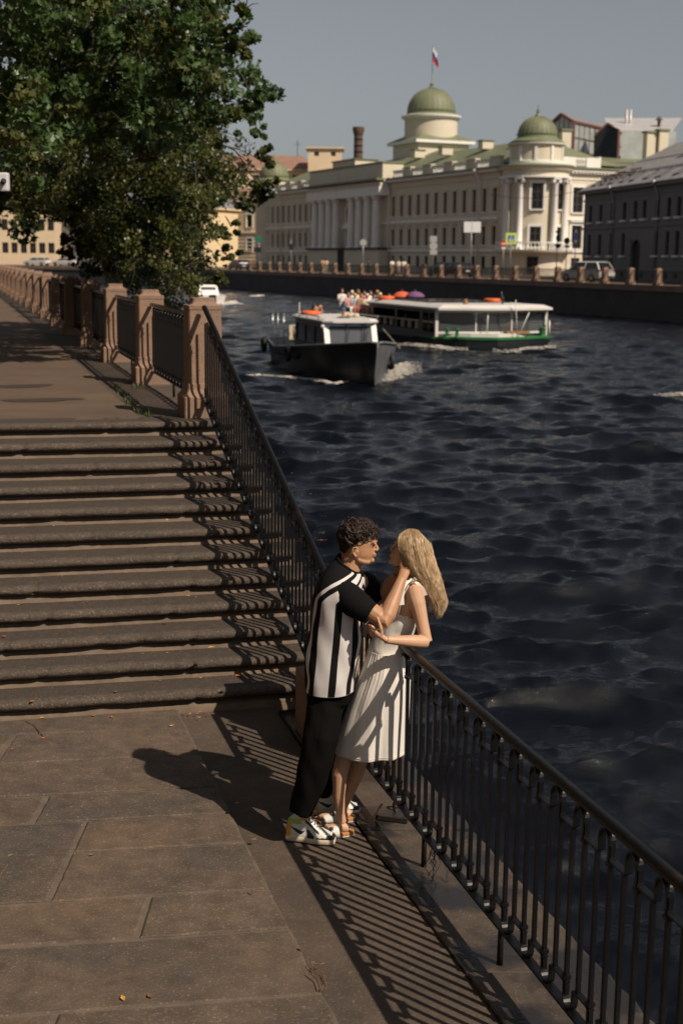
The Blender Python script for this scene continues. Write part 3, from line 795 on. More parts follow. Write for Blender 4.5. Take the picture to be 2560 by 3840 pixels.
def dome(c,r0,z0,hgt,skirt,ribs=28,fin=1.6,shape=1.):
    m=MB(); m.lathe([(skirt,z0-.5),(r0*1.02,z0),(r0*1.02,z0+.12)],c,n=40); m.build('dome_skirt',M['greenroof'],pal,smooth=True,angle=.5)
    prof=[]
    for i in range(13):
        t=i/12; rr=r0*math.cos(t*pi/2)**(.9) if t<1 else .02; prof.append((max(rr,.12),z0+.12+hgt*math.sin(t*pi/2)))
    m=MB(); m.lathe(prof,c,n=48); dm=m.build('dome',M['greenroof'],pal,smooth=True)
    m=MB()
    for k in range(ribs):
        a=2*pi*k/ribs; m.tube([Vector(c)+Vector(((r_+.01)*math.cos(a),(r_+.01)*math.sin(a),z)) for r_,z in prof],.03,4)
    m.build('rib',M['greenroof'],dm).data; 
    m=MB(); z=z0+.12+hgt; m.lathe([(r0*.17,z-.15),(r0*.17,z+.1),(r0*.07,z+.35),(r0*.09,z+.6),(.06,z+.9),(.04,z+fin)],c,n=12); m.build('finial',M['greenroof'],pal,smooth=True,angle=.8)
dome(DC,3.6,23.1,3.6,4.35,fin=2.4)
fl=empty('flag_on_mast',DC+Vector((0,0,30)),'white blue and red striped flag on a mast above the main dome','flag')
m=MB(); m.tube([DC+Vector((0,0,28.4)),DC+Vector((0,0,32.9))],.045,6); m.build('mast',M['iron'],fl)
M['fw']=mat('flag_white',(.75,.75,.75),.8); M['fb']=mat('flag_blue',(.03,.05,.2),.8); M['fr']=mat('flag_red',(.6,.03,.03),.8)
m=MB(); nu,nv=10,12
for c_ in range(3):
    for i in range(nu):
        for j in range(nv//3):
            def FP(i,j):
                u=i/nu; v=j/nv   # hangs limply: hoist along the mast, fly end drops
                return DC+Vector((.02+u*.75+.12*math.sin(v*5+u*4)*u, -.02+.15*math.sin(u*9+v*3)*u, 32.7-v*1.9-u*1.15))
            jj=c_*(nv//3)+j; m.add([FP(i,jj),FP(i+1,jj),FP(i+1,jj+1),FP(i,jj+1)],[(0,1,2,3)],c_)
fo=m.build('flag_cloth',[M['fw'],M['fb'],M['fr']],fl,smooth=True,fixn=False); sm_=fo.modifiers.new('t','SOLIDIFY'); sm_.thickness=.02
# corner rotunda
RC=at(1230,400,161.1); RC.z=0; RR=3.35
def ringwall(c,r,z0,z1,n=48,mt='palace',name='rotunda_wall',a0=0,a1=2*pi):
    m=MB(); m.lathe([(r,z0),(r,z1)],c,n=n,cap=False,a0=a0,a1=a1); return m.build(name,M[mt],pal,smooth=True,angle=.6)
ringwall(RC,RR,0,12.1)
p=[RC+Vector((-3.3,-.2,0)),pw(-.0,.02,0),pw(-.0,6,0),RC+Vector((0,3,0))]
m=MB(); m.prism([(v.x,v.y) for v in p],0,12.1); m.build('link_wall',M['palace'],pal)
# street-side facade, lit by the sun
SO=RC+Vector((3.15,.4,0)); SH=[]
for k in range(4): SH+= [(1.6+k*3.4,3.0+k*3.4,7.4,10.3),(1.6+k*3.4,3.0+k*3.4,3.2,5.9),(1.7+k*3.4,2.9+k*3.4,.6,2.1)]
m=MB(); facade(m,SO,PG,-PF,22,0,12.1,SH); m.build('street_wall',M['palace'],pal)
for h in SH: window(pal,SO,PG,-PF,*h,trim='white' if h[2]>3 else None,mull=(1,2),hood=(3<h[2]<4))
m=MB(); p=[SO+PG*-.3-PF*-.05,SO+PG*22-PF*-.05,SO+PG*22-PF*.12,SO+PG*-.3-PF*.12]
for z0,z1,e in ((12.1,12.42,.55),(11.2,11.35,.1),(6.5,6.8,.2),(2.75,3.0,.2)):
    m.prism([(v.x,v.y) for v in [SO+PG*-.3+PF*.1,SO+PG*22+PF*.1,SO+PG*22-PF*e,SO+PG*-.3-PF*e]],z0,z1)
m.build('street_cornice',M['white'],pal)
m=MB(); m.prism([(v.x,v.y) for v in [SO+PG*-.3+PF*.1,SO+PG*22+PF*.1,SO+PG*22-PF*.75,SO+PG*-.3-PF*.75]],12.425,12.6); m.build('street_gutter',M['greenroof'],pal)
# dentils
m=MB()
for k in range(40): m.box(SO+PG*(.2+k*.5)-PF*.3+Vector((0,0,11.98)),(.2,.4,.2),rz=math.atan2(PG.y,PG.x))
for k in range(44):
    a=pi*.95+pi*1.0*k/43; m.box(RC+Vector(((RR+.35)*math.cos(a),(RR+.35)*math.sin(a),11.98)),(.3,.2,.2),rz=a)
m.build('dentils',M['white'],pal)
for a_,z0,z1 in ((.0,12.62,13.75),(3.2,12.62,13.75)):
    m=MB(); m.prism([(v.x,v.y) for v in [SO+PG*a_+PF*.3,SO+PG*(a_+1.7)+PF*.3,SO+PG*(a_+1.7)-PF*.2,SO+PG*a_-PF*.2]],z0,z1)
    m.build('parapet',M['white'],pal)
m=MB(); m.prism([(v.x,v.y) for v in [SO+PG*4.9+PF*.3,SO+PG*5.2+PF*.3,SO+PG*5.2-PF*.2,SO+PG*4.9-PF*.2]],12.62,13.9)
m.build('parapet',M['white'],pal)
m=MB(); m.prism([(v.x,v.y) for v in [SO+PG*1.7+PF*.2,SO+PG*3.2+PF*.2,SO+PG*3.2-PF*.1,SO+PG*1.7-PF*.1]],13.5,13.7)
for k in range(5): c_=SO+PG*(1.95+k*.27); m.lathe([(.08,12.7),(.12,12.9),(.06,13.1),(.1,13.4),(.08,13.5)],c_,n=6)
m.build('balustrade',M['white'],pal)
# sloping green roof over the street wing
m=MB(); A_=SO+PF*.5; e=PG
m.add([A_+e*-1+Vector((0,0,12.9)),A_+e*22+Vector((0,0,12.65)),A_+e*16+PF*8+Vector((0,0,12.9)),A_+e*-1+PF*8+Vector((0,0,16.3)),A_+e*-1+PF*8+Vector((0,0,12.6)),A_+e*16+PF*8+Vector((0,0,12.6))],[(0,1,2,3),(3,2,5,4),(0,3,4),(1,5,2)]); m.build('roof',M['greenroof'],pal)
# rotunda windows, columns, balcony
for ang,z0,z1,w_ in ((-1.63,7.6,10.5,1.3),(-1.66,3.3,5.6,1.25),(-1.72,.2,2.2,1.3),(-.75,7.6,10.5,1.1),(-.8,3.3,5.6,1.1)):
    u=Vector((-math.sin(ang),math.cos(ang),0)); nr=Vector((math.cos(ang),math.sin(ang),0)); o_=RC+nr*(RR+.02)
    window(pal,o_,u,nr,-w_/2,w_/2,z0,z1,dep=-.03,trim='white' if z0>3 else None,mull=(1,2),sill=z0>3,glass='winglass' if z0>3 else 'dark')
for ang in (-2.18,-1.07,-2.75,-.55):
    c_=RC+Vector((math.cos(ang)*(RR+.45),math.sin(ang)*(RR+.45),0))
    m=MB(); m.lathe([(.5,3.0),(.5,3.15),(.40,3.25),(.38,6),(.33,10.3),(.42,10.45),(.44,10.5)],c_,n=16); col_=m.build('column',M['white'],pal,smooth=True,angle=.8)
    m=MB(); rz=ang
    m.box(c_+Vector((0,0,11.0)),(.95,1.05,.16),rz=rz); 
    for sgn in(-1,1):
        t_=Vector((-math.sin(ang),math.cos(ang),0)); m.tube([c_+t_*sgn*.42+Vector((math.cos(ang)*.4,math.sin(ang)*.4,10.74)),c_+t_*sgn*.42-Vector((math.cos(ang)*.4,math.sin(ang)*.4,-10.74))],.2,10)
    m.build('capital',M['white'],col_)
m=MB(); m.lathe([(RR+.1,11.12),(RR+.85,11.14),(RR+.85,11.35),(RR+.1,11.36)],RC,n=48); m.build('entablature',M['white'],pal)
m=MB(); m.lathe([(RR+.1,11.37),(RR+.5,11.38),(RR+.5,12.0),(RR+.9,12.1),(RR+1.05,12.42),(RR,12.43)],RC,n=48); m.build('entablature',M['palace'],pal)
m=MB(); m.lathe([(RR,12.44),(RR+1.2,12.45),(RR+1.1,12.62),(RR-.5,12.8)],RC,n=48); m.build('gutter',M['greenroof'],pal)
m=MB(); m.lathe([(RR-.1,2.55),(RR+1.2,2.75),(RR+1.3,2.95),(RR-.1,2.98)],RC,n=48); m.build('balcony_slab',M['white'],pal)
m=MB(); m.lathe([(RR+1.0,3.72),(RR+1.2,3.72),(RR+1.2,3.86),(RR+1.0,3.86),(RR+1.0,3.72)],RC,n=48,cap=False)
for k in range(64):
    a=2*pi*k/64; c_=RC+Vector(((RR+1.1)*math.cos(a),(RR+1.1)*math.sin(a),0)); m.lathe([(.06,2.98),(.11,3.2),(.05,3.4),(.08,3.72)],c_,n=6)
m.build('balcony_balustrade',M['white'],pal,smooth=False)
m=MB(); m.lathe([(3.05,12.7),(3.05,14.75),(3.35,14.9),(3.4,15.1)],RC,n=48); m.build('drum',M['palace'],pal,smooth=True,angle=.6)
m=MB()
for k in range(10):
    a=-pi+2*pi*k/10+.15; m.box(RC+Vector((3.05*math.cos(a),3.05*math.sin(a),13.7)),(.3,.32,2.1),rz=a)
m.lathe([(3.07,12.7),(3.2,12.7),(3.2,13.05),(3.07,13.1)],RC,n=48); m.lathe([(3.1,14.8),(3.42,14.95),(3.45,15.1),(3.1,15.12)],RC,n=48)
m.build('drum_pilasters',M['white'],pal)
m=MB(); m.lathe([(3.42,15.13),(2.9,15.45),(2.45,15.7),(2.3,15.75)],RC,n=48); m.build('skirt_roof',M['greenroof'],pal,smooth=True)
dome(RC,2.3,15.85,2.25,2.5,ribs=26,fin=1.35)
# small dome at the far end
RL=pw(PLEN-1,2.2,0); k_=1.0
m=MB(); m.lathe([(3.2,0),(3.2,12.3),(3.8,12.5),(3.8,12.7),(3.0,12.8),(3.0,14.6),(3.3,14.8)],RL,n=36); m.build('far_rotunda',M['palace'],pal,smooth=True,angle=.5)
dome(RL,2.5,15.2,2.7,3.2,ribs=22,fin=1.3)
for px in (1098,893,646):
    s=tpx(px); m=MB(); m.tube([pw(s,-.9,12.2),pw(s,-.5,11.4),pw(s,-.3,11.0),pw(s,-.3,.3)],.11,8); m.lathe([(.12,12.0),(.3,12.5)],pw(s,-.95,0),n=8); m.build('downpipe',M['white'],pal,smooth=True)
# ================= chimney, far houses =================
ch=empty('brick_chimney',(0,262,0),'tall round brown brick factory chimney behind the palace roof','chimney')
p=at(822,372,262); zt=at(822,292,262).z; zb=8
M['brick']=mat('brown_brick',(.10,.062,.048),.9,var=.3,vscale=2,bump=.02,bscale=4)
m=MB(); m.lathe([(1.0,zb),(.82,zt-1.6),(.85,zt-1.55),(1.12,zt-.6),(1.12,zt)],(p.x,p.y,0),n=20); m.build('stack',M['brick'],ch,smooth=True,angle=.4)
m=MB()
for k in range(9):
    z=zt-2.3-k*1.15; r_=.82+.18*(zt-1.6-z)/(zt-1.6-zb); m.lathe([(r_+.01,z-.1),(r_+.07,z-.08),(r_+.07,z+.08),(r_+.01,z+.1)],(p.x,p.y,0),n=20,cap=False)
m.build('band',M['iron_rust'],ch)
def house(name,label,px0,px1,Y0,Y1,ztop,wallm,roofm,rows,cols_,roofh=2.,cat='building',group=None,ww=1.1,back=12,eave=.5,z0=0,gl='winglass',trim=None,cornice=True,base=0,holesfn=None,sides=True):
    """block whose visible front runs between two picture columns at depths Y0 (left) and Y1 (right)"""
    A=at(px0,600,Y0);B=at(px1,600,Y1); A.z=B.z=0
    u=(B-A); Ln=u.length; u.normalize(); nr=Vector((u.y,-u.x,0))
    if nr.y>0: nr=-nr
    e=empty(name,(A+B)/2,label,cat,group)
    hs=[]
    for (za,zc) in rows:
        for k in range(cols_):
            s=Ln*(k+.5)/cols_; hs.append((s-ww/2,s+ww/2,za,zc))
    m=MB(); facade(m,A,u,nr,Ln,z0,ztop,hs)
    back_=-nr*back
    for P_,Q_ in ((A,A+back_),(B,B+back_),(A+back_,B+back_)): m.add([P_+Vector((0,0,z0)),Q_+Vector((0,0,z0)),Q_+Vector((0,0,ztop)),P_+Vector((0,0,ztop))],[(0,1,2,3)])
    m.build('wall',M[wallm],e)
    for h in hs: window(e,A,u,nr,*h,trim=trim,mull=(1,1),glass=gl,sill=bool(trim))
    if cornice:
        m=MB(); p=[A-u*eave+nr*eave,B+u*eave+nr*eave,B+u*eave+back_-nr*eave,A-u*eave+back_-nr*eave]; m.prism([(v.x,v.y) for v in p],ztop,ztop+.3); m.build('cornice',M['white'] if trim else M[wallm],e)
    if roofh:
        m=MB(); p=[A-u*eave+nr*eave,B+u*eave+nr*eave,B+u*eave+back_-nr*eave,A-u*eave+back_-nr*eave]; mid=[A+nr*(-back/2)+u*min(3,Ln*.2),B+nr*(-back/2)-u*min(3,Ln*.2)]
        m.add([v+Vector((0,0,ztop+.31)) for v in p]+[v+Vector((0,0,ztop+.31+roofh)) for v in mid],[(0,1,5,4),(1,2,5),(2,3,4,5),(3,0,4),(3,2,1,0)]); m.build('roof',M[roofm],e)
    return e,A,B,u,nr
# sunlit banded yellow house at the bend
e,A_,B_,u_,n_=house('yellow_house','sunlit yellow house with white bands behind the tree, left of the palace',470,594,276,270,12.7,'yellow','brownroof',[(7.8,10.2),(3.2,5.6)],3,roofh=2.6,ww=1.2,trim='white')
m=MB()
for k in range(7):
    z=1.3+k*.70; m.prism([(v.x,v.y) for v in [A_+n_*.002,B_+n_*.002,B_+n_*.07,A_+n_*.07]],z,z+.2)
m.prism([(v.x,v.y) for v in [A_+n_*.002,B_+n_*.002,B_+n_*.25,A_+n_*.25]],6.6,6.95)
m.build('band',M['white'],e)
house('peach_house','tall peach house with a brown roof rising behind the banded yellow house',455,722,300,300,20.6,'peach','brownroof',[(18.1,19.7),(14.5,16.2)],9,roofh=3.4,ww=1.3,back=14)
e,A_,B_,u_,n_=house('peach_house','small peach attic block with two windows left of the brick chimney',706,782,292,292,24.7,'peach','greyroof',[(23.2,24.1)],2,roofh=0,ww=1.,back=9,z0=10)
e,A_,B_,u_,n_=house('yellow_house','pale yellow houses far away at the left seen under the tree',-60,130,262,262,11.0,'peach','greyroof',[(6.5,8.6),(2.2,4.2)],9,roofh=5.,ww=1.2,back=16)
house('grey_house','grey house with a pale roof seen through the tree leaves',128,330,268,262,9.6,'grey','greyroof',[(5.8,7.6),(1.8,3.6)],8,roofh=4,ww=1.1,back=16)
house('yellow_house','yellow house mostly hidden behind the middle of the tree',330,470,256,250,10.5,'yellow','greyroof',[(6.2,8.2),(1.8,3.8)],5,roofh=3,ww=1.2)
for k,(px,py,w_,h_) in enumerate([(612,362,8,9),(683,362,9,6),(597,356,5,8)]):
    p=at(px,py,300); m=MB(); s_=300/5000*1.6327; m.box((p.x,p.y+6,p.z-h_*s_/2),(w_*s_,1.6,h_*s_)); o=m.build('roof_chimney',M['peach']); o.name='roof_chimney'; o.parent=None
    tag(o,['short peach chimney block on the brown roof nearest the attic','wide low chimney on the brown roof beside the aerial','small chimney on the brown roof closest to the tree'][k],'chimney','chimneys on the far brown roof')
p=at(683,360,297); m=MB(); m.tube([p,p+Vector((0,0,3.4))],.06,5); m.bar(p+Vector((-.9,0,2.4)),p+Vector((.9,0,2.6)),.05); m.bar(p+Vector((-.5,0,2.9)),p+Vector((.5,0,3.0)),.05); o=m.build('roof_aerial',M['iron']); tag(o,'thin metal aerial on the brown roof','aerial')
# ================= grey house on the right =================
gh=empty('grey_house',(26,125,0),'dark grey house with a pale metal roof and skylights at the right','building')
GA=Vector((23.8,136.1,0)); GB=Vector((35.1,74.5,0)); gu=(GB-GA).normalized(); gn=Vector((gu.y,-gu.x,0))
if gn.x>0: gn=-gn
GL=(GB-GA).length; GE=8.45
def gs(px):
    k=(px*2560/1568-1280)/5087; # X=kY
    # GA.x+gu.x s = k(GA.y+gu.y s)
    return (k*GA.y-GA.x)/(gu.x-k*gu.y)
xs3=[900,970,1047,1130,1203,1265,1353,1430,1498,1565,1640,1720,1810,1900,2000]
hs=[]
for x in xs3:
    s=gs(1041+.336*x)
    if 0.6<s<GL-1:
        ar=abs(x-1203)<2 or abs(x-1265)<2
        hs.append((s-.42,s+.42,5.45,7.05,0))
        if not ar: hs.append((s-.4,s+.4,2.25,4.25,0))
        hs.append((s-.35,s+.35,.25,.75,1))
m=MB(); sa=gs(1041+.336*1215)
facade(m,GA,gu,gn,GL,0,GE,[h[:4] for h in hs]+[(sa-1.1,sa+1.1,0,3.6)],.3)
bk=-gn*10
for P_,Q_ in ((GA,GA+bk),(GB,GB+bk),(GA+bk,GB+bk)): m.add([P_,Q_,Q_+Vector((0,0,GE)),P_+Vector((0,0,GE))],[(0,1,2,3)])
m.build('wall',M['grey'],gh)
for h in hs: window(gh,GA,gu,gn,*h[:4],mull=(1,1) if not h[4] else (0,0),sill=not h[4])
m=MB(); ac=[(sa-1.1,0.02),(sa-1.1,2.6)]+[(sa-1.1*math.cos(t),2.6+1.0*math.sin(t)) for t in [pi*i/10 for i in range(1,10)]]+[(sa+1.1,2.6),(sa+1.1,0.02)]
m.add([GA+gu*s-gn*.28+Vector((0,0,z)) for s,z in ac],[tuple(range(len(ac)))]); m.build('archway',M['dark'],gh)
m=MB(); fr_=[(sa-1.1,2.6),(sa-1.1,3.61),(sa+1.1,3.61),(sa+1.1,2.6)]+[(sa+1.1*math.cos(t),2.6+1.0*math.sin(t)) for t in [pi*i/10 for i in range(1,10)]]
m.add([GA+gu*s-gn*.1+Vector((0,0,z)) for s,z in fr_],[tuple(range(len(fr_)))]); m.build('arch_spandrel',M['grey'],gh)
m=MB()
for z0,z1,e_ in ((4.75,4.95,.1),(7.5,7.62,.06),(GE-.3,GE,.45)):
    m.prism([(v.x,v.y) for v in [GA+gn*.002-gu*.3,GB+gn*.002,GB+gn*e_,GA+gn*e_-gu*.3]],z0,z1)
m.build('cornice',M['grey'],gh)
m=MB(); RB=7.0; RH=12.9
A0=GA+gn*.6-gu*.5+Vector((0,0,GE+.02));B0=GB+gn*.6+Vector((0,0,GE+.02)); A1=GA-gn*RB+gu*5.2+Vector((0,0,RH)); B1=GB-gn*RB+Vector((0,0,RH))
m.add([A0,B0,B1,A1,GA-gn*12-gu*.5+Vector((0,0,GE)),GB-gn*12+Vector((0,0,GE))],[(0,1,2,3),(0,3,4),(3,2,5,4),(1,5,2)])
m.build('roof',M['greyroof'],gh)
def rp_(s,t,up=.0): # point on the front slope
    a=A0+(B0-A0)*(s/GL); c=Vector((GA.x,GA.y,0))+gu*s-gn*RB+Vector((0,0,RH)); sl=(c-a); nn_=gu.cross(sl).normalized()
    if nn_.z<0: nn_=-nn_
    return a+sl*t+nn_*up
m=MB()
for k in range(int(GL/.55)):
    s=.5+k*.55
    t1=min(1,(s+.5)/5.7)
    m.bar(rp_(s,0.02,.03),rp_(s,t1*.98,.03),.045,.05)
for t in (.3,.34,.62): m.bar(rp_(3.2 if t>.5 else 1.6,t,.05),rp_(GL,t,.05),.05,.06)
m.build('roof_seam',M['greyroof'],gh)
M['wood']=mat('weathered_wood',(.30,.15,.07),.8,var=.2)
for k,s in enumerate([1.9,4.1,6.2,9.0,11.4,14.5,17.2,21.,24.5]):
    m=MB(); a=rp_(s,.10,.09);b_=rp_(s+1.0,.10,.09);c_=rp_(s+1.0,.27,.09);d_=rp_(s,.27,.09)
    m.add([a,b_,c_,d_,rp_(s,.1,.0),rp_(s+1,.1,.0),rp_(s+1,.27,0),rp_(s,.27,0)],[(0,1,2,3),(0,4,5,1),(1,5,6,2),(2,6,7,3),(3,7,4,0)]); sk_=m.build('skylight',M['winglass'],gh)
    m=MB()
    for P_,Q_ in ((a,b_),(b_,c_),(c_,d_),(d_,a)): m.bar(P_,Q_,.12,.08)
    m.build('frame',M['greyroof'],sk_)
m=MB()
for s0_,s1_,t in ((2.6,5.0,.27),(7.6,10.2,.33),(5.,7.,.3)): m.bar(rp_(s0_,t,.3),rp_(s1_,t,.3),.12,.12); m.bar(rp_(s0_,t-.06,.3),rp_(s1_,t-.06,.3),.1,.1)
m.build('wooden_platform',M['wood'],gh)
m=MB(); p=GA+gu*17.-gn*RB; m.box((p.x,p.y,RH+.4),(1.3,2.4,2.6),rz=math.atan2(gu.y,gu.x)); m.build('chimney',M['peach'],gh)
for x in (1060,1360):
    s=gs(1041+.336*x); m=MB(); P_=GA+gu*s; m.tube([P_+gn*.5+Vector((0,0,GE-.05)),P_+gn*.25+Vector((0,0,GE-.8)),P_+gn*.12+Vector((0,0,GE-1.2)),P_+gn*.12+Vector((0,0,.2))],.08,8); m.lathe([(.09,GE-.3),(.22,GE+.15)],P_+gn*.62,n=8); m.build('downpipe',M['greyroof'],gh,smooth=True)
# ================= rooftop glasshouse =================
gg=empty('glass_rooftop',(48,215,0),'red framed glass rooftop pavilion behind the small dome','building')
M['redframe']=mat('red_frame',(.16,.055,.042),.5); M['glasshouse']=mat('pale_glass',(.32,.34,.33),.15,spec=.8,var=.4,vscale=.35); M['palemetal']=mat('pale_metal_roof',(.52,.50,.50),.4,.2,var=.15,vscale=1.2)
GY=205.
def q3(px,py,dy=0): return at(px,py,GY+dy)
D2=lambda x,y:(1041+.336*x,214+.336*y)
def quad(m,pts,dy=0,mi=0):
    P_=[at(*D2(x,y),GY+d) for x,y,d in pts]; m.add(P_,[tuple(range(len(P_)))],mi)
# gable end (left) and long glazed side (right) of a real box: gable (660,220)-(750,155)-(820,190), side to (1035,195)
def gp(x,y,d): return at(*D2(x,y),GY+d)
zE=gp(820,195,0).z; zR=gp(745,158,6).z; zB=gp(820,365,0).z-6
cL=gp(655,225,6); cC=gp(820,190,0); cR=gp(1035,192,10)
cL.z=cC.z=cR.z=0
uu=(cR-cC).normalized(); vv=(cL-cC).normalized(); wl=(cL-cC).length; Ls=36.
m=MB()
m.add([cC+Vector((0,0,zB)),cC+uu*Ls+Vector((0,0,zB)),cC+uu*Ls+Vector((0,0,zE)),cC+Vector((0,0,zE))],[(0,1,2,3)])
mid=cC+vv*wl/2
m.add([cC+Vector((0,0,zB)),cC+Vector((0,0,zE)),mid+Vector((0,0,zR)),cC+vv*wl+Vector((0,0,zE)),cC+vv*wl+Vector((0,0,zB))],[(0,1,2,3,4)])
m.build('glazing',M['glasshouse'],gg)
m=MB(); m.add([cC+Vector((0,0,zE+.05))-uu*.3,cC+uu*Ls+Vector((0,0,zE+.05)),mid+uu*Ls+Vector((0,0,zR+.05)),mid-uu*.3+Vector((0,0,zR+.05)),cC+vv*wl+Vector((0,0,zE+.05))-uu*.3,cC+vv*wl+uu*Ls+Vector((0,0,zE+.05))],[(0,1,2,3),(3,2,5,4)]); m.build('roof',M['greyroof'],gg)
m=MB(); up=Vector((0,0,1)); o1=-vv*.05
def fb(a,c,w_=.22): m.bar(a,c,w_,w_)
n1_=-Vector((-uu.y,uu.x,0)); n1_= n1_ if n1_.y<0 else -n1_
for s in (0,8.,16.,24.): fb(cC+uu*s+n1_*.1+up*zB,cC+uu*s+n1_*.1+up*zE,.3 if s==0 else .14)
for s in [2,4,6,10,12,14]: fb(cC+uu*s+n1_*.1+up*zB,cC+uu*s+n1_*.1+up*zE,.07)
for z in (zE,zE-2.2,zE-4.2): fb(cC+n1_*.1+up*z,cC+uu*Ls+n1_*.1+up*z,.3 if z==zE else .08)
fb(cC-uu*.2+up*zE,mid-uu*.2+up*zR,.35); fb(mid-uu*.2+up*zR,cC+vv*wl-uu*.2+up*zE,.35)
for t in (.2,.4,.6,.8):
    zz=zE+(zR-zE)*(1-abs(t-.5)*2); fb(cC+vv*wl*t-uu*.15+up*zB,cC+vv*wl*t-uu*.15+up*zz,.08)
m.build('frame',M['redframe'],gg)
m=MB(); # pale lean-to roof in front to the right
a=gp(1045,210,-4);b_=gp(1130,245,-8);c_=gp(1500,250,-6);d_=gp(1560,170,2);e_=gp(1030,170,2)
m.add([a,b_,c_,d_,e_],[(0,1,2,3,4)]); m.add([b_,c_,c_-up*.4,b_-up*.4],[(0,1,2,3)]); m.build('lean_to_roof',M['palemetal'],gg)
m=MB(); a=gp(960,290,-5);b_=gp(1050,205,-5.2);c_=gp(1130,250,-6.);
m.add([a,b_,c_,c_-up*6,a-up*6],[(0,1,2,3,4)]); m.build('dark_bay',M['winglass'],gg)
m=MB(); fb(gp(1130,250,-8.3),gp(1130,250,-8.3)-up*7,.3); fb(a,b_,.25); fb(b_,c_,.25); m.build('bay_frame',M['redframe'],gg)
m=MB(); a=gp(1150,255,-8);b_=gp(1520,262,-6); m.add([a,b_,b_-up*6,a-up*6],[(0,1,2,3)]); m.build('bay_glazing',M['glasshouse'],gg)
for k,(x,y) in enumerate([(1183,112),(1210,112)]):
    p=gp(x,y,-2); m=MB(); m.tube([p-up*4,p],.2,8); m.build('flue',M['palemetal'],gg,smooth=True)
p=gp(1405,160,-4); m=MB(); m.tube([p-up*3,p-up*.4],.25,8); m.lathe([(.6,p.z-.5),(.1,p.z)],(p.x,p.y,0),n=8); m.build('cowl',M['winframe'],gg)
for k,(x,y,h_,lab) in enumerate([(762,262,75,'cream chimney block beside the small dome on the street roof'),(1340,275,75,'left cream chimney block below the glass rooftop'),(1425,262,75,'right cream chimney block below the glass rooftop')]):
    p=gp(x,y,-25); e=empty('roof_chimney',p,lab,'chimney','cream chimney blocks near the glass rooftop')
    m=MB(); hh=h_*.5485*180/5000+3; m.box(p-up*hh/2,(1.3,1.1,hh),rz=.3); m.build('stack',M['palace'],e); m=MB(); m.box(p+up*.15,(1.6,1.4,.25),rz=.3); m.build('cap',M['greenroof'],e)
# roofs filling between palace and the glasshouse
e=empty('green_roofed_block',(52,190,0),'low cream block with pale green roofs behind the grey house','building')
m=MB(); p=[Vector((34,174,0)),Vector((75,186,0)),Vector((70,211,0)),Vector((31,203,0))]; m.prism([(v.x,v.y) for v in p],0,13.5); m.build('wall',M['palace'],e)
m=MB(); m.add([p[0]+Vector((-.5,-.5,13.6)),p[1]+Vector((.5,-.5,13.6)),p[2]+up*17.2,p[3]+up*17.2],[(0,1,2,3)]); m.add([p[3]+up*17.2,p[2]+up*17.2,p[2]+up*13.6,p[3]+up*13.6],[(0,1,2,3)]); m.build('roof',M['greenroof'],e)

# ================= houses beyond the frame; the near row is added to block sky light =================
M['brownhouse']=mat('dark_brown_plaster',(.11,.085,.065),.9,var=.15,vscale=.3); M['ochrehouse']=mat('dull_ochre_plaster',(.20,.15,.085),.9,var=.12,vscale=.3)
def lhouse(A,B,nr,h,wm,label,group):
    e=empty('unseen_house',(A+B)/2,label,'building',group); u=(B-A); Ln=u.length; u.normalize()
    cols_=int(Ln/3.2); hs=[(Ln*(k+.5)/cols_-.6,Ln*(k+.5)/cols_+.6,z,z+1.9) for k in range(cols_) for z in (1.4,5.2,9.0,12.6)]
    m=MB(); facade(m,A,u,nr,Ln,0,h,hs); bk=-nr*13
    for P_,Q_ in ((A,A+bk),(B,B+bk),(A+bk,B+bk)): m.add([P_,Q_,Q_+Vector((0,0,h)),P_+Vector((0,0,h))],[(0,1,2,3)])
    m.build('wall',M[wm],e)
    for hh in hs: window(e,A,u,nr,*hh,mull=(1,1),sill=False)
    m=MB(); p=[A+nr*.5,B+nr*.5,B+bk,A+bk]; m.prism([(v.x,v.y) for v in p],h,h+.35); m.build('cornice',M[wm],e)
    m=MB(); c=[A+bk/2,B+bk/2]; m.add([v+Vector((0,0,h+.36)) for v in p]+[v+Vector((0,0,h+4)) for v in c],[(0,1,5,4),(1,2,5),(2,3,4,5),(3,0,4),(3,2,1,0)]); m.build('roof',M['greyroof'],e)
names=['brown','ochre','brown','ochre','brown','ochre']
wh=['closest behind the viewer','level with the viewer','level with the stairs','past the first posts','farther along the quay','farthest along the quay']
for k in range(6):
    a=pz(-62+k*29,-15.5); c=pz(-62+k*29+28.4,-15.5)
    lhouse(a,c,PN,16.5+(k*37%3),['brownhouse','ochrehouse'][k%2],'%s four storey house added outside the frame to block sky, %s'%(names[k],wh[k]),'houses added on the near bank to block sky light')
for k in range(3):
    P_=[Vector((58,42,0)),Vector((72,2,0)),Vector((92,-55,0))]; a=P_[k]; c=[Vector((53,68,0)),Vector((59,39,0)),Vector((73,-1,0))][k]
    nr_=Vector((-.93,-.36,0)).normalized(); lhouse(a,c,nr_,14.,['ochrehouse','brownhouse','ochrehouse'][k],'%s house on the far bank beyond the right edge, %s'%(['ochre','brown','ochre'][k],['nearest the grey house','in the middle','closest to the viewer'][k]),'houses on the far bank outside the frame')
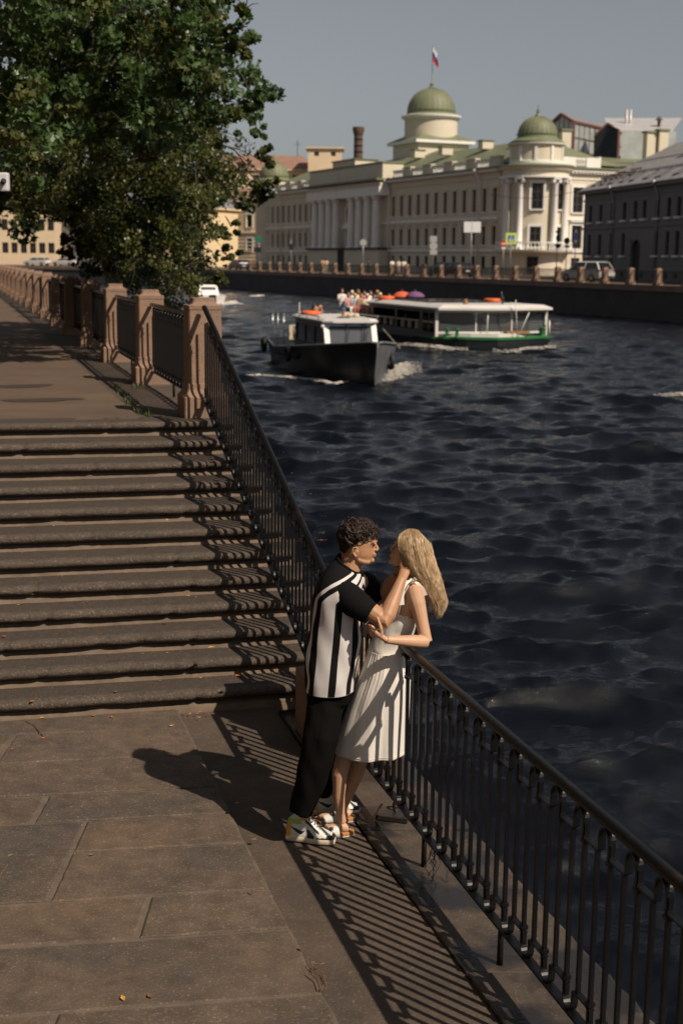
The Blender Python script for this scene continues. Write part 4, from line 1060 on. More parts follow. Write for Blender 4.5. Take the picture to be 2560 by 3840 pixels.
# ================= boats =================
M['hullblack']=mat('dark_hull_paint',(.018,.021,.027),.4,var=.25,vscale=1.5,bump=.004,bscale=6)
M['hull_lit_grey']=mat('lit_hull_and_strake',(.12,.125,.135),.45,var=.25,vscale=2,bump=.004,bscale=6)  # lighter copy of the dark hull for its sunlit side; also the strake
M['wht']=mat('white_paint',(.62,.60,.57),.4,var=.08,vscale=2)
M['boatglass']=mat('boat_glass',(.045,.05,.06),.1,spec=.8)
M['darkglass']=mat('tinted_cabin_glass',(.02,.022,.022),.12,spec=.6)
M['orange']=mat('orange_lifering',(.75,.13,.03),.5)
M['green']=mat('green_paint',(.025,.14,.045),.45)
M['cream']=mat('cream_panel',(.55,.47,.33),.6)
M['rubber']=mat('rubber',(.015,.015,.015),.7)
M['deckblue']=mat('blue_tarp',(.02,.06,.14),.6)
M['silver']=mat('brushed_steel',(.45,.45,.45),.3,.9)
M['foam']=mat('water_foam',(.66,.62,.57),.9,bump=.03,bscale=9,var=.25,vscale=4)
def ringm(c,R_,r,nrm,mt,parent=None,name='life_ring',squash=1.):
    nrm=Vector(nrm).normalized(); a=nrm.orthogonal().normalized(); b_=nrm.cross(a)
    m=MB(); pts=[Vector(c)+(a*math.cos(t)+b_*math.sin(t))*R_ for t in [2*pi*i/20 for i in range(21)]]
    m.tube(pts,r,8,cap=False); return m.build(name,M[mt],parent,smooth=True)
# generic clothed small figure -----------------------------------------
_fm={}
def skinmat(k):
    cols=[(.50,.27,.17),(.42,.22,.14),(.56,.32,.21)]
    n='skin%d'%k
    if n not in M: M[n]=mat(['warm_skin','tan_skin','fair_skin'][k],cols[k],.55)
    return M[n]
def clothmat(c):
    key='c%.2f%.2f%.2f'%c
    if key not in M: M[key]=mat('cloth',c,.85)
    return M[key]
def figure(name,loc,face,h,shirt,trous,hair,label,group=None,seated=False,arms='down',cap=None,skin=0,cut=False,cat='person'):
    """small clothed person: one continuous body, clothing and hair as children. face = heading angle (0=+X)"""
    S=h/1.75; e=empty(name,loc,label,cat,group); Mx=Matrix.Rotation(face,3,'Z')
    def w(x,y,z): return Vector(loc)+Mx@Vector((x*S,y*S,z*S))
    dz=-.42 if seated else 0
    b=MB()
    b.ell(w(.01,0,1.64+dz),(.095*S,.078*S,.12*S),M=Mx); b.ell(w(.05,0,1.60+dz),(.06*S,.06*S,.075*S),M=Mx)
    b.ell(w(.11,0,1.62+dz),(.018*S,.014*S,.02*S),M=Mx)
    b.tube([w(-.01,0,1.56+dz),w(-.01,0,1.42+dz)],[.055*S,.065*S],10)
    b.tube([w(0,0,1.47+dz),w(0,0,1.38+dz),w(0,0,1.15+dz),w(0,0,.95+dz)],[.07*S,.145*S,.13*S,.14*S],14,flat=.62 if False else .7,up=Mx@Vector((1,0,0)))
    H_=[]
    for sg in (-1,1):
        sh=w(0,.19*sg,1.40+dz)
        if arms=='down': el=w(-.02,.25*sg,1.12+dz); wr=w(.1,.24*sg,.90+dz)
        elif arms=='rail': el=w(.08,.25*sg,1.15+dz); wr=w(.30,.16*sg,1.08+dz)
        elif arms=='up': el=w(.22,.20*sg,1.45+dz); wr=w(.30,.06*sg,1.66+dz)
        else: el=w(.05,.24*sg,1.14+dz); wr=w(.24,.10*sg,1.06+dz)
        b.tube([w(0,.10*sg,1.38+dz),sh,el,wr],[.06*S,.052*S,.04*S,.028*S],8); b.ell(wr+(wr-el).normalized()*.05*S,(.05*S,.035*S,.045*S),n=8,m=6)
        H_.append((sh,el,wr))
        if seated: kn=w(.42,.10*sg,.52); an=w(.42,.10*sg,.10); hp=w(0,.09*sg,.53)
        else: kn=w(.02,.10*sg,.50); an=w(-.01,.11*sg,.08); hp=w(0,.09*sg,.93)
        b.tube([hp,kn,an],[.085*S,.06*S,.042*S],8); b.ell(an+Mx@Vector((.06*S,0,-.04*S)),(.12*S,.045*S,.04*S),M=Mx,n=8,m=6)
    o=b.build('body',skinmat(skin),e); remesh(o,.022*S,1)
    # shirt
    m=MB(); m.tube([w(-.005,0,1.46+dz),w(0,0,1.40+dz),w(0,0,1.15+dz),w(0,0,.90+dz)],[.085*S,.175*S,.155*S,.165*S],14,flat=.68,up=Mx@Vector((1,0,0)))
    for sh,el,wr in H_: m.tube([sh+(Vector(w(0,0,1.38+dz))-sh)*.4,sh,sh+(el-sh)*.75],[.075*S,.07*S,.06*S],8)
    o=m.build('shirt',clothmat(shirt),e); remesh(o,.025*S,1)
    if not cut:
        m=MB()
        for sg in(-1,1):
            if seated: m.tube([w(-.05,.09*sg,.53),w(.42,.10*sg,.53),w(.42,.10*sg,.14)],[.12*S,.085*S,.065*S],8)
            else: m.tube([w(0,.08*sg,.98),w(.02,.10*sg,.5),w(-.01,.11*sg,.12)],[.115*S,.085*S,.065*S],8)
        o=m.build('trousers',clothmat(trous),e); remesh(o,.03*S,1)
    m=MB(); hc=cap or hair
    m.ell(w(-.015,0,1.675+dz),(.108*S,.092*S,.11*S),M=Mx)
    if cap: m.ell(w(.09,0,1.68+dz),(.08*S,.07*S,.015*S),M=Mx)
    else: m.ell(w(-.05,0,1.60+dz),(.075*S,.085*S,.11*S),M=Mx)
    m.build('cap' if cap else 'hair',clothmat(hc),e,smooth=True)
    return e
# ---- small dark motor launch (bow towards the camera and right) ----
bt=empty('motor_boat',(0,46,WL),'small dark blue-black tour launch with a white windscreen frame, nearer of the two boats','boat')
BH=Vector((.27,-.963,0)).normalized(); BN=Vector((BH.y,-BH.x,0)) # BN: towards the near left side
if BN.x>0: BN=-BN
BO=Vector((1.02,43.9,WL))   # stem at the waterline
def bw(s,n,z): return BO-BH*(s*1.5)+BN*(n*1.25)+Vector((0,0,z))   # s metres aft of the stem
BL=7.1
def halfw(s,t): # half beam at station s, height t 0..1
    u=min(1,s/2.3); return (1.28*(1-(1-u)**1.9))*(.80+.20*t) if s<5.5 else (1.28-(s-5.5)*.14)*(.80+.20*t)
def sheer(s): return 1.42-.62*min(1,s/5.2)**.8+ (.10*max(0,s-5.2))
st=[-.28,-.1,.15,.5,1,1.6,2.3,3.,4.,5.2,6.3,BL]
L_=[];R_s=[]
near=[];farr=[]
for s in st:
    rn=[];rf=[]
    for t in (-.25,0,.25,.5,.75,1.):
        ss=max(0,s+.28*t if s<.5 else s)
        z=sheer(max(s,0))*t; hw=halfw(max(0,s+ .28*max(t,0)),max(t,0)) if s>-.27 else .015
        off=s if s>0 else s*max(t,0)/1.
        rn.append(bw(off,hw,z)); rf.append(bw(off,-hw,z))
    near.append(rn); farr.append(rf)
m=MB(); m.loft(near,closed=False); m.build('near_side_hull',M['hullblack'],bt,smooth=True,fixn=False)
m=MB(); m.loft(farr,closed=False); m.build('far_side_hull',M['hull_lit_grey'],bt,smooth=True,fixn=False)  # same hull as the near side, sunlight put into its grey
m=MB(); m.add([*near[-1],*farr[-1][::-1]],[tuple(range(12))]); m.build('transom',M['hullblack'],bt)
m=MB(); dk=[]
for s in st[1:]:
    z=sheer(max(s,0))-.07 if s<2.6 else .55
    hw=halfw(max(0,s+.2),1)-.04; dk.append([bw(max(s,0),hw,z),bw(max(s,0),-hw,z)])
m.loft(dk,closed=False); m.build('deck',M['deckblue'],bt)
m=MB()
for sg in(1,-1): m.tube([bw(s if s>0 else s,sg*(halfw(max(0,s+.28),1) if s>-.27 else .02),sheer(max(s,0))) for s in st],.045,6)
m.tube([near[0][k]+BH*.02 for k in range(1,6)],.035,6); m.build('rubbing_strake',M['hull_lit_grey'],bt,smooth=True)
# cabin
cs0,cs1=1.75,4.75; ch_=.98; zt=1.92
def cab(s,n,z): return bw(s,n,z)
fw=.76
for sg in (1,-1):
    m=MB()
    A_=cab(cs0+.22,sg*fw,.6);B_=cab(cs1,sg*fw,.6)
    u=(B_-A_).normalized(); nr=BN*sg; facade(m,A_,u,nr,(B_-A_).length,0,1.32,[(.25*1.5,.85*1.5,.55,1.15),(.95*1.5,1.75*1.5,.55,1.15),(1.85*1.5,2.65*1.5,.55,1.15)],.05)
    m.build('cabin_side',M['hullblack'],bt)
for sg in (1,-1):
    m=MB()
    for a,c_ in ((.25*1.5,.85*1.5),(.95*1.5,1.75*1.5),(1.85*1.5,2.65*1.5)):
        A_=cab(cs0+.22,sg*(fw-.03),0)-Vector((0,0,0)); P_=[A_-BH*a+Vector((0,0,1.15)),A_-BH*c_+Vector((0,0,1.15)),A_-BH*c_+Vector((0,0,1.75)),A_-BH*a+Vector((0,0,1.75))]
        m.add(P_,[(0,1,2,3)])
    m.build('side_window',M['darkglass'],bt)
m=MB(); # windscreen frame in white
fl_,frr=cab(cs0,fw,1.0),cab(cs0,-fw,1.0); tl,tr=cab(cs0+.25,fw,zt),cab(cs0+.25,-fw,zt)
def lp4(u,v): return (fl_*(1-u)+frr*u)*(1-v)+(tl*(1-u)+tr*u)*v
fr_=[]
for (u0,u1,v0,v1) in ((0,.10,0,1),(.90,1,0,1),(.10,.90,0,.18),(.10,.90,.86,1)):
    P_=[lp4(u0,v0),lp4(u1,v0),lp4(u1,v1),lp4(u0,v1)]; m.add(P_+[p-BH*.08 for p in P_],[(0,1,2,3),(7,6,5,4),(0,4,5,1),(1,5,6,2),(2,6,7,3),(3,7,4,0)])
m.build('windscreen_frame',M['wht'],bt)
m=MB(); P_=[lp4(.1,.18)-BH*.04,lp4(.9,.18)-BH*.04,lp4(.9,.86)-BH*.04,lp4(.1,.86)-BH*.04]; m.add(P_,[(0,1,2,3)]); m.build('windscreen',M['boatglass'],bt)
for u in (.42,.72,.78): m=MB(); m.tube([lp4(u,.95)+BH*.05,lp4(u+.03,.7)+BH*.12,lp4(u-.03,.2)+BH*.06],.018,5); m.build('wiper',M['rubber'],bt)
m=MB(); ro=[]
for s,n_ in ((cs0+.05,fw*.7),(cs0+.2,fw+.04),(cs1+.1,fw+.06),(cs1+.1,-fw-.06),(cs0+.2,-fw-.04),(cs0+.05,-fw*.7)): ro.append((s,n_))
m.loft([[cab(s,n_,zt+.0) for s,n_ in ro],[cab(s,n_*1.01,zt+.06) for s,n_ in ro],[cab(s,n_*.9,zt+.13) for s,n_ in ro]]); m.build('roof',M['wht'],bt)
m=MB()
for sg in(1,-1):
    m.tube([cab(cs0+.3,sg*.85,zt+.2),cab(cs1+.9,sg*.85,zt+.2),cab(cs1+2.2,sg*.85,zt+.05)],.022,6)
    for s in (cs0+.4,cs0+1.5,cs1-.3,cs1+.9): m.tube([cab(s,sg*.85,zt+.08),cab(s,sg*.85,zt+.2)],.018,5)
    for s in (cs1+.9,cs1+1.6,cs1+2.2): m.tube([bw(s,sg*.85,.75),bw(s,sg*.85,zt+.12)],.02,5)
m.tube([bw(cs1+2.2,.85,zt+.05),bw(cs1+2.2,-.85,zt+.05)],.02,5); m.tube([bw(cs1+1,.85,1.4),bw(cs1+2.2,.85,1.4),bw(cs1+2.2,-.85,1.4)],.016,5)
m.build('grab_rail',M['silver'],bt,smooth=True)
m=MB()
for k,(s) in enumerate((5.1,5.7)):
    for n_ in (.45,-.45): m.box(bw(s,n_,.95),(.42,.42,.1),rz=math.atan2(BH.y,BH.x)); m.box(bw(s+.2,n_,1.25),(.07,.42,.6),rz=math.atan2(BH.y,BH.x))
m.build('seat',M['cream'],bt)
m=MB(); m.box(bw(4.5,-.1,1.45),(.05,.5,.75),rz=math.atan2(BH.y,BH.x)); m.build('notice_panel',M['cream'],bt)
ringm(bw(4.2,.45,zt+.2),.30,.075,(0,0,1),'orange',bt)
m=MB(); m.ell(bw(cs0-.02,fw+.1,zt-.12),(.07,.07,.07)); m.build('lamp',M['wht'],bt,smooth=True)
for s in (3.4,6.8,.7):
    o=ringm(bw(s,(halfw(s,1)+.08)*(1 if s>1 else -1),.72),.22,.09,BN,'rubber',bt,name='tyre_fender')
m=MB(); q=random.Random(8)
for k in range(5): m.ell(bw(3.2-k*.16,-.3+q.uniform(-.1,.1),zt+.2),(.12,.1,.09))
m.build('rope_bundle',M['cream'],bt,smooth=True)
m=MB(); m.tube([bw(4.75,.7,zt+.0),bw(3.4,1.3,.85)],.012,4); m.build('rope',M['cream'],bt); m=MB(); m.tube([bw(1.8,-.9,zt-.2),bw(1.0,-1.1,1.1)],.012,4); m.build('rope',M['cream'],bt)
m=MB(); m.tube([bw(5.2,.5,1.9),bw(5.2,.5,2.45)],.03,6); m.build('flagstaff',M['wht'],bt)
# mooring writing on the bow
def text(s,loc,M3,size,mt,parent,name='lettering',ext=.004,bold=False):
    cu=bpy.data.curves.new('t','FONT'); cu.body=s; cu.size=size; cu.extrude=ext; cu.align_x='CENTER'; cu.align_y='CENTER'
    o=bpy.data.objects.new('t',cu); COL.objects.link(o)
    dg=bpy.context.evaluated_depsgraph_get(); dg.update(); me=bpy.data.meshes.new_from_object(o.evaluated_get(dg)); bpy.data.objects.remove(o)
    me.transform(M3.to_4x4()); me.transform(Matrix.Translation(Vector(loc)-worigin(parent))); me.materials.clear(); me.materials.append(M[mt]); me.name=name
    o=bpy.data.objects.new(name,me); COL.objects.link(o); o.parent=parent; return o
GP='people aboard the small dark launch'
def nm(s,n,z): return tuple(bw(s,n,z))
fh=math.atan2(BH.y,BH.x)
figure('person',nm(2.4,.05,.62),fh,1.78,(.012,.012,.014),(.02,.02,.03),(.03,.02,.015),'skipper in a black shirt and blue cap standing up through the launch roof hatch',GP,cap=(.05,.09,.2),cut=False)
figure('person',nm(4.6,.2,.70),fh+.5,1.70,(.7,.7,.7),(.05,.08,.15),(.05,.03,.02),'passenger in white raising both arms to photograph from the dark launch',GP,arms='up')
figure('person',nm(5.5,.4,.60),fh,1.70,(.75,.75,.78),(.03,.05,.12),(.30,.16,.06),'passenger in a white striped top seated behind the launch cabin',GP,seated=True)
# ---- ferry ----
fy=empty('tour_ferry',(5,68,WL),'low tour ferry with white roof and green deck edge, farther out than the launch','boat')
FA=Vector((4.4,64.0,WL)); FH=Vector((.345,-.9386,0)); FW_=Vector((.9386,.345,0)); FWD=5.84; FLN=12.8
def fw_(s,n,z): return FA-FH*s+FW_*n+Vector((0,0,z))
zr=1.78; zd=.50
# hull
hp=[(0,-.12),(-1.0,1.1),(-1.75,2.4),(-1.2,4.4),(-.3,6.02),(.6,5.95),(FLN,5.94),(FLN,-.1)]
m=MB(); m.loft([[fw_(s,n+(2.5-n)*.08,-.4) for s,n in hp],[fw_(s,n+(2.5-n)*.05,.1) for s,n in hp],[fw_(s,n,zd-.14) for s,n in hp]]); m.build('hull',M['hullblack'],fy)
hg=hp[:6]+[(2.6,5.97),(2.6,-.13)]
m=MB(); m.loft([[fw_(s,n-(2.5-n)*.01,zd-.09) for s,n in hg],[fw_(s,n-(2.5-n)*.015,zd+.02) for s,n in hg]]); m.build('deck_edge',M['green'],fy)
hg=[(2.6,5.97),(FLN,5.97),(FLN,-.13),(2.6,-.13)]
m=MB(); m.loft([[fw_(s,n,zd-.14) for s,n in hg],[fw_(s,n,zd+.02) for s,n in hg]]); m.build('side_deck',M['hullblack'],fy)
m=MB(); wl=[(.3,.15),(-.7,1.5),(-1.2,2.7),(-.8,4.4),(.3,4.9)]; m.loft([[fw_(s,n,zd+.02) for s,n in wl],[fw_(s,n,zd+.18) for s,n in wl]]); m.build('foredeck',M['wht'],fy)
m=MB(); m.prism([(p.x,p.y) for p in (fw_(3,.02,0),fw_(FLN-.2,.02,0),fw_(FLN-.2,FWD-.02,0),fw_(3,FWD-.02,0))],WL+.1,WL+.25); m.build('cabin_floor',M['cream'],fy)
# near side wall with openings
m=MB(); A_=fw_(8.6,0,zd); u=FH; nr=-FW_; holes=[(.4,3.4,.25,1.12),(3.7,6.6,.25,1.12),(6.95,7.65,.2,1.12),(7.75,8.4,.2,1.12)]
facade(m,A_,u,nr,8.6,0,zr-zd-.05,holes,.06)
A2=fw_(8.6,FWD,zd); facade(m,A2,u,FW_,8.6,0,zr-zd-.05,[(.4,3.4,.25,1.12),(3.7,6.6,.25,1.12),(6.95,8.4,.2,1.12)],.06)
m.prism([(p.x,p.y) for p in (fw_(8.6,0.02,0),fw_(8.7,0.02,0),fw_(8.7,FWD-.02,0),fw_(8.6,FWD-.02,0))],WL+zd,WL+zr)
m.build('cabin_wall',M['hullblack'],fy)
m=MB()
for h in holes: m.bar(A_+u*h[0]+Vector((0,0,.68)),A_+u*h[1]+Vector((0,0,.68)),.05,.07)
for s in (.9,1.8,2.7,4.2,5.1,6.0):
    if True:
        m.box(A_+u*s-nr*.12+Vector((0,0,.5)),(.28,.1,.42),rz=math.atan2(u.y,u.x))
m.build('seat_back',M['cream'],fy)
# front glazing: three panes, thick white posts
m=MB(); zb=zd+.2
fp=[(0,0),(-.35,1.9),(-.55,3.7),(0,FWD)]
for a,c_ in zip(fp[:-1],fp[1:]): m.add([fw_(*a,zb),fw_(*c_,zb),fw_(*c_,zr-.08),fw_(*a,zr-.08)],[(0,1,2,3)])
M['ferryglass']=mat('clear_ferry_glass',(.10,.11,.12),.06,spec=.9,alpha=1)
gm=M['ferryglass']; nt=gm.node_tree; bs_=nt.nodes['Principled BSDF']; tr_=nt.nodes.new('ShaderNodeBsdfTransparent'); ms_=nt.nodes.new('ShaderNodeMixShader'); ms_.inputs[0].default_value=.6; nt.links.new(tr_.outputs[0],ms_.inputs[1]); nt.links.new(bs_.outputs[0],ms_.inputs[2]); nt.links.new(ms_.outputs[0],nt.nodes['Material Output'].inputs[0])
m.build('front_glass',M['ferryglass'],fy)
m=MB()
for k,a in enumerate(fp): w_=.13 if k in(0,3) else .06; m.bar(fw_(*a,zd)+FH*.02,fw_(*a,zr)+FH*.02,w_,w_,up=FH)
for a,c_ in zip(fp[:-1],fp[1:]): m.bar(fw_(*a,zb),fw_(*c_,zb),.08,.1); m.bar(fw_(*a,zr-.06),fw_(*c_,zr-.06),.1,.14)
m.build('window_post',M['wht'],fy)
# arch sheet painted as a bridge reflection in the front glass; orange benches inside
m=MB(); pts=[(0.9,zd+.25),(1.0,zd+.7),(1.9,zd+.95),(3.0,zd+.95),(4.0,zd+.75),(4.4,zd+.25)]
P_=[fw_(3.2,n,z) for n,z in pts]; m.add(P_,[tuple(range(len(P_)))]); m.build('bridge_reflection',M['cream'],fy)
m=MB(); m.box(fw_(.7,3.4,zd+.3),(.5,1.8,.25),rz=math.atan2(FH.y,FH.x)); m.box(fw_(-.6,3.9,zd+.22),(.7,1.2,.1),rz=math.atan2(FH.y,FH.x)); m.build('bench',M['wood'],fy)
# roof
rp2=[(-.45,-.1),(-.9,1.7),(-1.1,3.6),(-.5,FWD+.1),(8.9,FWD+.1),(8.9,-.1)]
m=MB(); m.loft([[fw_(s,n,zr) for s,n in rp2],[fw_(s,n,zr+.1) for s,n in rp2],[fw_(s+(3-s)*.05,n+(2.5-n)*.12,zr+.24) for s,n in rp2]]); m.build('roof',M['wht'],fy)
m=MB()
for k in range(2): s0_=2.4+k*3.1; m.prism([(p.x,p.y) for p in (fw_(s0_,.7,0),fw_(s0_+2.7,.7,0),fw_(s0_+2.7,FWD-.7,0),fw_(s0_,FWD-.7,0))],WL+zr+.245,WL+zr+.275)
m.build('roof_window',M['darkglass'],fy)
m=MB()
for n_,s_ in ((.3,-.6),(.75,-.75),(5.6,-.2)): m.lathe([(.13,zd+.02),(.08,zd+.08),(.08,zd+.33),(.14,zd+.36),(.13,zd+.44),(.02,zd+.46)],fw_(s_,n_,0),n=10)
for ob in (m,): ob.build('bollard',M['green'],fy,smooth=True,angle=.6)
m=MB(); m.tube([fw_(-.3,3.25,zr+.2),fw_(-.3,3.25,zr+.85)],.02,5); m.build('mast',M['wht'],fy,smooth=True)
for pa_,ra_ in (([fw_(-.75,2.3,zd),fw_(-.75,2.35,zr-.1)],.03),([fw_(-1.2,3.7,zd),fw_(-1.3,3.5,zr+.5)],.025),([fw_(-.9,3.9,zd),fw_(-1.,4.4,zr-.1)],.025),([fw_(-.3,5.9,zd),fw_(-.3,5.9,zd+.75)],.05)):
    m=MB(); m.tube(pa_,ra_,5); m.build('stanchion',M['wht'],fy,smooth=True)
m=MB(); 
for dx in (0,.07): m.ell(fw_(-.3,3.25+dx,zr+.62-dx*2),(.07,.07,.22))
m.build('furled_pennant',M['rubber'],fy,smooth=True)
m=MB(); m.lathe([(.12,zr+.2),(.13,zr+.28),(.06,zr+.42),(.03,zr+.5)],fw_(.6,1.8,0),n=8); m.build('horn',M['wood'],fy,smooth=True)
ringm(fw_(7.7,.55,zr+.33),.38,.1,(0,0,1),'orange',fy); ringm(fw_(4.8,FWD-.5,zr+.3),.4,.09,(0,0,1),'orange',fy)
# open stern deck
m=MB(); m.prism([(p.x,p.y) for p in (fw_(8.75,0.03,0),fw_(FLN-.03,0.03,0),fw_(FLN-.03,FWD-.03,0),fw_(8.75,FWD-.03,0))],WL+.3,WL+.64); 
for n_ in (0,FWD): m.bar(fw_(8.75,n_,1.12),fw_(FLN,n_,1.12),.06,1.15)
m.build('stern_deck',M['hullblack'],fy)
# passengers on the stern deck
q=random.Random(12); GP='passengers on the ferry stern deck'; ff=math.atan2(FH.y,FH.x)
C=[((.72,.70,.66),'white'),((.45,.12,.10),'red'),((.62,.42,.10),'yellow'),((.05,.06,.09),'navy'),((.40,.44,.50),'pale blue'),((.35,.22,.14),'brown'),((.66,.60,.50),'cream'),((.12,.10,.10),'black'),((.55,.30,.30),'pink')]
spec=[(785,'st',0,4,None),(800,'a',8,0,None),(808,'b',0,3,(.7,.7,.7)),(815,'a',4,1,(.62,.42,.10)),(822,'b',6,2,None),(829,'a',5,0,None),(836,'b',1,3,None),(843,'a',6,3,(.72,.7,.68)),(850,'b',0,5,None),(858,'a',7,0,None),(866,'b',3,0,(.62,.3,.05)),(873,'a',2,1,(.7,.7,.66))]
words=['in a patterned pale shirt standing at the stern rail','in pink low at the front','in a white cap beside the rail','in pale blue with a yellow cap','in cream in the second row','in brown with bare head','in red in the back row','in cream with a white cap','in white in the middle of the deck','in black with short hair','in navy with an orange hat','in yellow with a pale hat next to the life ring']
for k,(px,row,ci,ti,cp) in enumerate(spec):
    Yd=73.6 if row=='a' else 75.
    if row=='st': Yd=75.5
    p=at(px,690,Yd); z=WL+.68 if row=='st' else WL+(.98 if row=='a' else 1.12)
    figure('person',(p.x,p.y,z),ff+q.uniform(-.6,.6),1.66+q.uniform(0,.1) if row!='st' else 1.8,C[ci][0],C[ti][0],[(.03,.02,.015),(.22,.12,.05),(.09,.05,.03)][k%3],'ferry passenger '+words[k],GP,seated=(row!='st'),arms='lap' if row!='st' else 'rail',cap=cp,skin=k%3)
p=at(893,690,72.6); figure('person',(p.x,p.y,WL+1.0),ff,1.7,(.7,.68,.64),(.1,.1,.1),(.05,.03,.02),'ferry passenger in white alone behind the life ring',GP,seated=True)
for px,Yd,c_,lab in ((923,71.5,(.62,.12,.05),'open dark orange umbrella held over passengers on the ferry'),(953,70.8,(.16,.07,.18),'open purple umbrella held on the ferry roof deck')):
    p=at(px,677,Yd); e=empty('umbrella',p,lab,'umbrella','umbrellas on the ferry'); key=clothmat(c_)
    m=MB(); m.lathe([(.50,p.z-.10),(.46,p.z+.0),(.30,p.z+.12),(.04,p.z+.18)],(p.x,p.y,0),n=10,cap=False); m.build('canopy',key,e,smooth=True)
    m=MB(); m.tube([p+Vector((0,0,-.75)),p+Vector((0,0,.3))],.015,5); m.build('shaft',M['silver'],e)
for k,(s,n_) in enumerate(((3.6,1.0),(5.9,.9),(2.9,1.4))):
    figure('person',tuple(fw_(s,n_,.2)),ff,1.6,[(.5,.3,.2),(.1,.1,.1),(.45,.35,.3)][k],(.05,.05,.06),(.05,.03,.02),['passenger in tan seated inside the ferry nearest the middle window','passenger in black seated inside the ferry farther back','passenger in beige seated inside the ferry nearest the bow'][k],'passengers inside the ferry cabin',seated=True)
# foam: crests broken into many lumps lying on the water
def foam(label,pts,width,seed,dens=60,h=.10,bub=.08):
    q=random.Random(seed); m=MB()
    for k in range(len(pts)-1):
        a=Vector(pts[k]);c_=Vector(pts[k+1]); dens_=dens*3.2; n_=max(3,int((c_-a).length*dens_))
        for i in range(n_):
            t=q.random(); p=a+(c_-a)*t; wv=width[k]*(1-t)+width[k+1]*t
            off=q.gauss(0,.42)*wv; u_=(c_-a).normalized(); pr=Vector((u_.y,-u_.x,0))
            r_=bub*.5*(.25+q.random()**2*1.1)*(.5+wv/ max(width)*.7)
            m.ell(p+pr*off+Vector((0,0,.03+h*q.random()*math.exp(-(off/max(wv,.01))**2*1.5))),(r_*q.uniform(.8,2.6),r_*q.uniform(.6,1.2),r_*.35),n=6,m=4,M=Matrix.Rotation(q.random()*3,3,'Z'))
    o=m.build('wake_foam',M['foam'],smooth=True,fixn=False); tag(o,label,'foam',kind='stuff'); return o
g_=lambda x,y: gz(x,y,WL)
foam('white foam thrown up at the bow of the dark launch',[g_(851,884)+Vector((0,0,.05)),g_(875,878),g_(905,868),g_(935,858),g_(968,857)],[.12,.36,.46,.28,.08],1,dens=300,h=.42,bub=.045)
foam('thin foam line along the near side of the dark launch',[g_(632,868),g_(665,869),g_(700,873),g_(735,876),g_(762,884),g_(800,880),g_(850,884)],[.05,.16,.08,.2,.12,.05,.15],2,dens=110,h=.06,bub=.05)
foam('foam behind the launch stern',[g_(560,866),g_(590,864),g_(630,866)],[.1,.2,.05],7,dens=60,h=.05,bub=.05)
foam('white foam along the ferry waterline',[g_(905,797),g_(940,795),g_(965,798),g_(1000,800),g_(1035,806),g_(1075,806)],[.05,.16,.34,.40,.26,.08],3,dens=60,h=.16,bub=.065)
foam('white foam under the ferry bow',[g_(1130,810),g_(1180,812),g_(1210,806),g_(1245,804),g_(1275,800)],[.07,.24,.28,.2,.05],4,dens=60,h=.16,bub=.065)
foam('foam crest of another wake at the right edge',[g_(1500,916),g_(1530,913),g_(1560,911),g_(1600,909)],[.03,.08,.16,.2],5,dens=90,h=.12,bub=.05)
foam('small foam patch far off by the embankment',[g_(577,682),g_(600,680)],[.4,.3],6,dens=12,h=.1,bub=.22)
foam('foam wake behind the white speedboat',[g_(500,702),g_(520,699),g_(540,694)],[.8,1.2,.2],9,dens=20,h=.15,bub=.2)
# white speedboat partly behind the tree
sb=empty('speedboat',gz(490,700,WL),'white speedboat seen from behind, half hidden by the tree leaves','boat')
c_=gz(488,700,WL); uy=Vector((-.33,.94,0)); ux=Vector((.94,.33,0))
def sw(x,y,z): return c_+ux*x+uy*y+Vector((0,0,z))
m=MB(); m.loft([[sw(-1.,y0,0),sw(1.,y0,0),sw(1.25,y0,.85),sw(-1.25,y0,.85)] if y0<4 else [sw(-.3,y0,.1),sw(.3,y0,.1),sw(.3,y0,1.1),sw(-.3,y0,1.1)] for y0 in (0,2,4.5,6)]); m.build('hull',M['wht'],sb)
m=MB(); m.loft([[sw(-.95,1.2,.8),sw(.95,1.2,.8),sw(.95,4,.8),sw(-.95,4,.8)],[sw(-.8,1.6,1.7),sw(.8,1.6,1.7),sw(.8,3.6,1.7),sw(-.8,3.6,1.7)]]); m.build('cabin',M['wht'],sb)
m=MB(); m.add([sw(-.75,1.3,1.0),sw(.75,1.3,1.0),sw(.66,1.52,1.55),sw(-.66,1.52,1.55)],[(0,1,2,3)]); m.build('rear_window',M['darkglass'],sb)
m=MB(); m.box(sw(0,-.25,.5),(.5,.4,.8),rz=math.atan2(ux.y,ux.x)); m.build('outboard_motor',M['rubber'],sb)
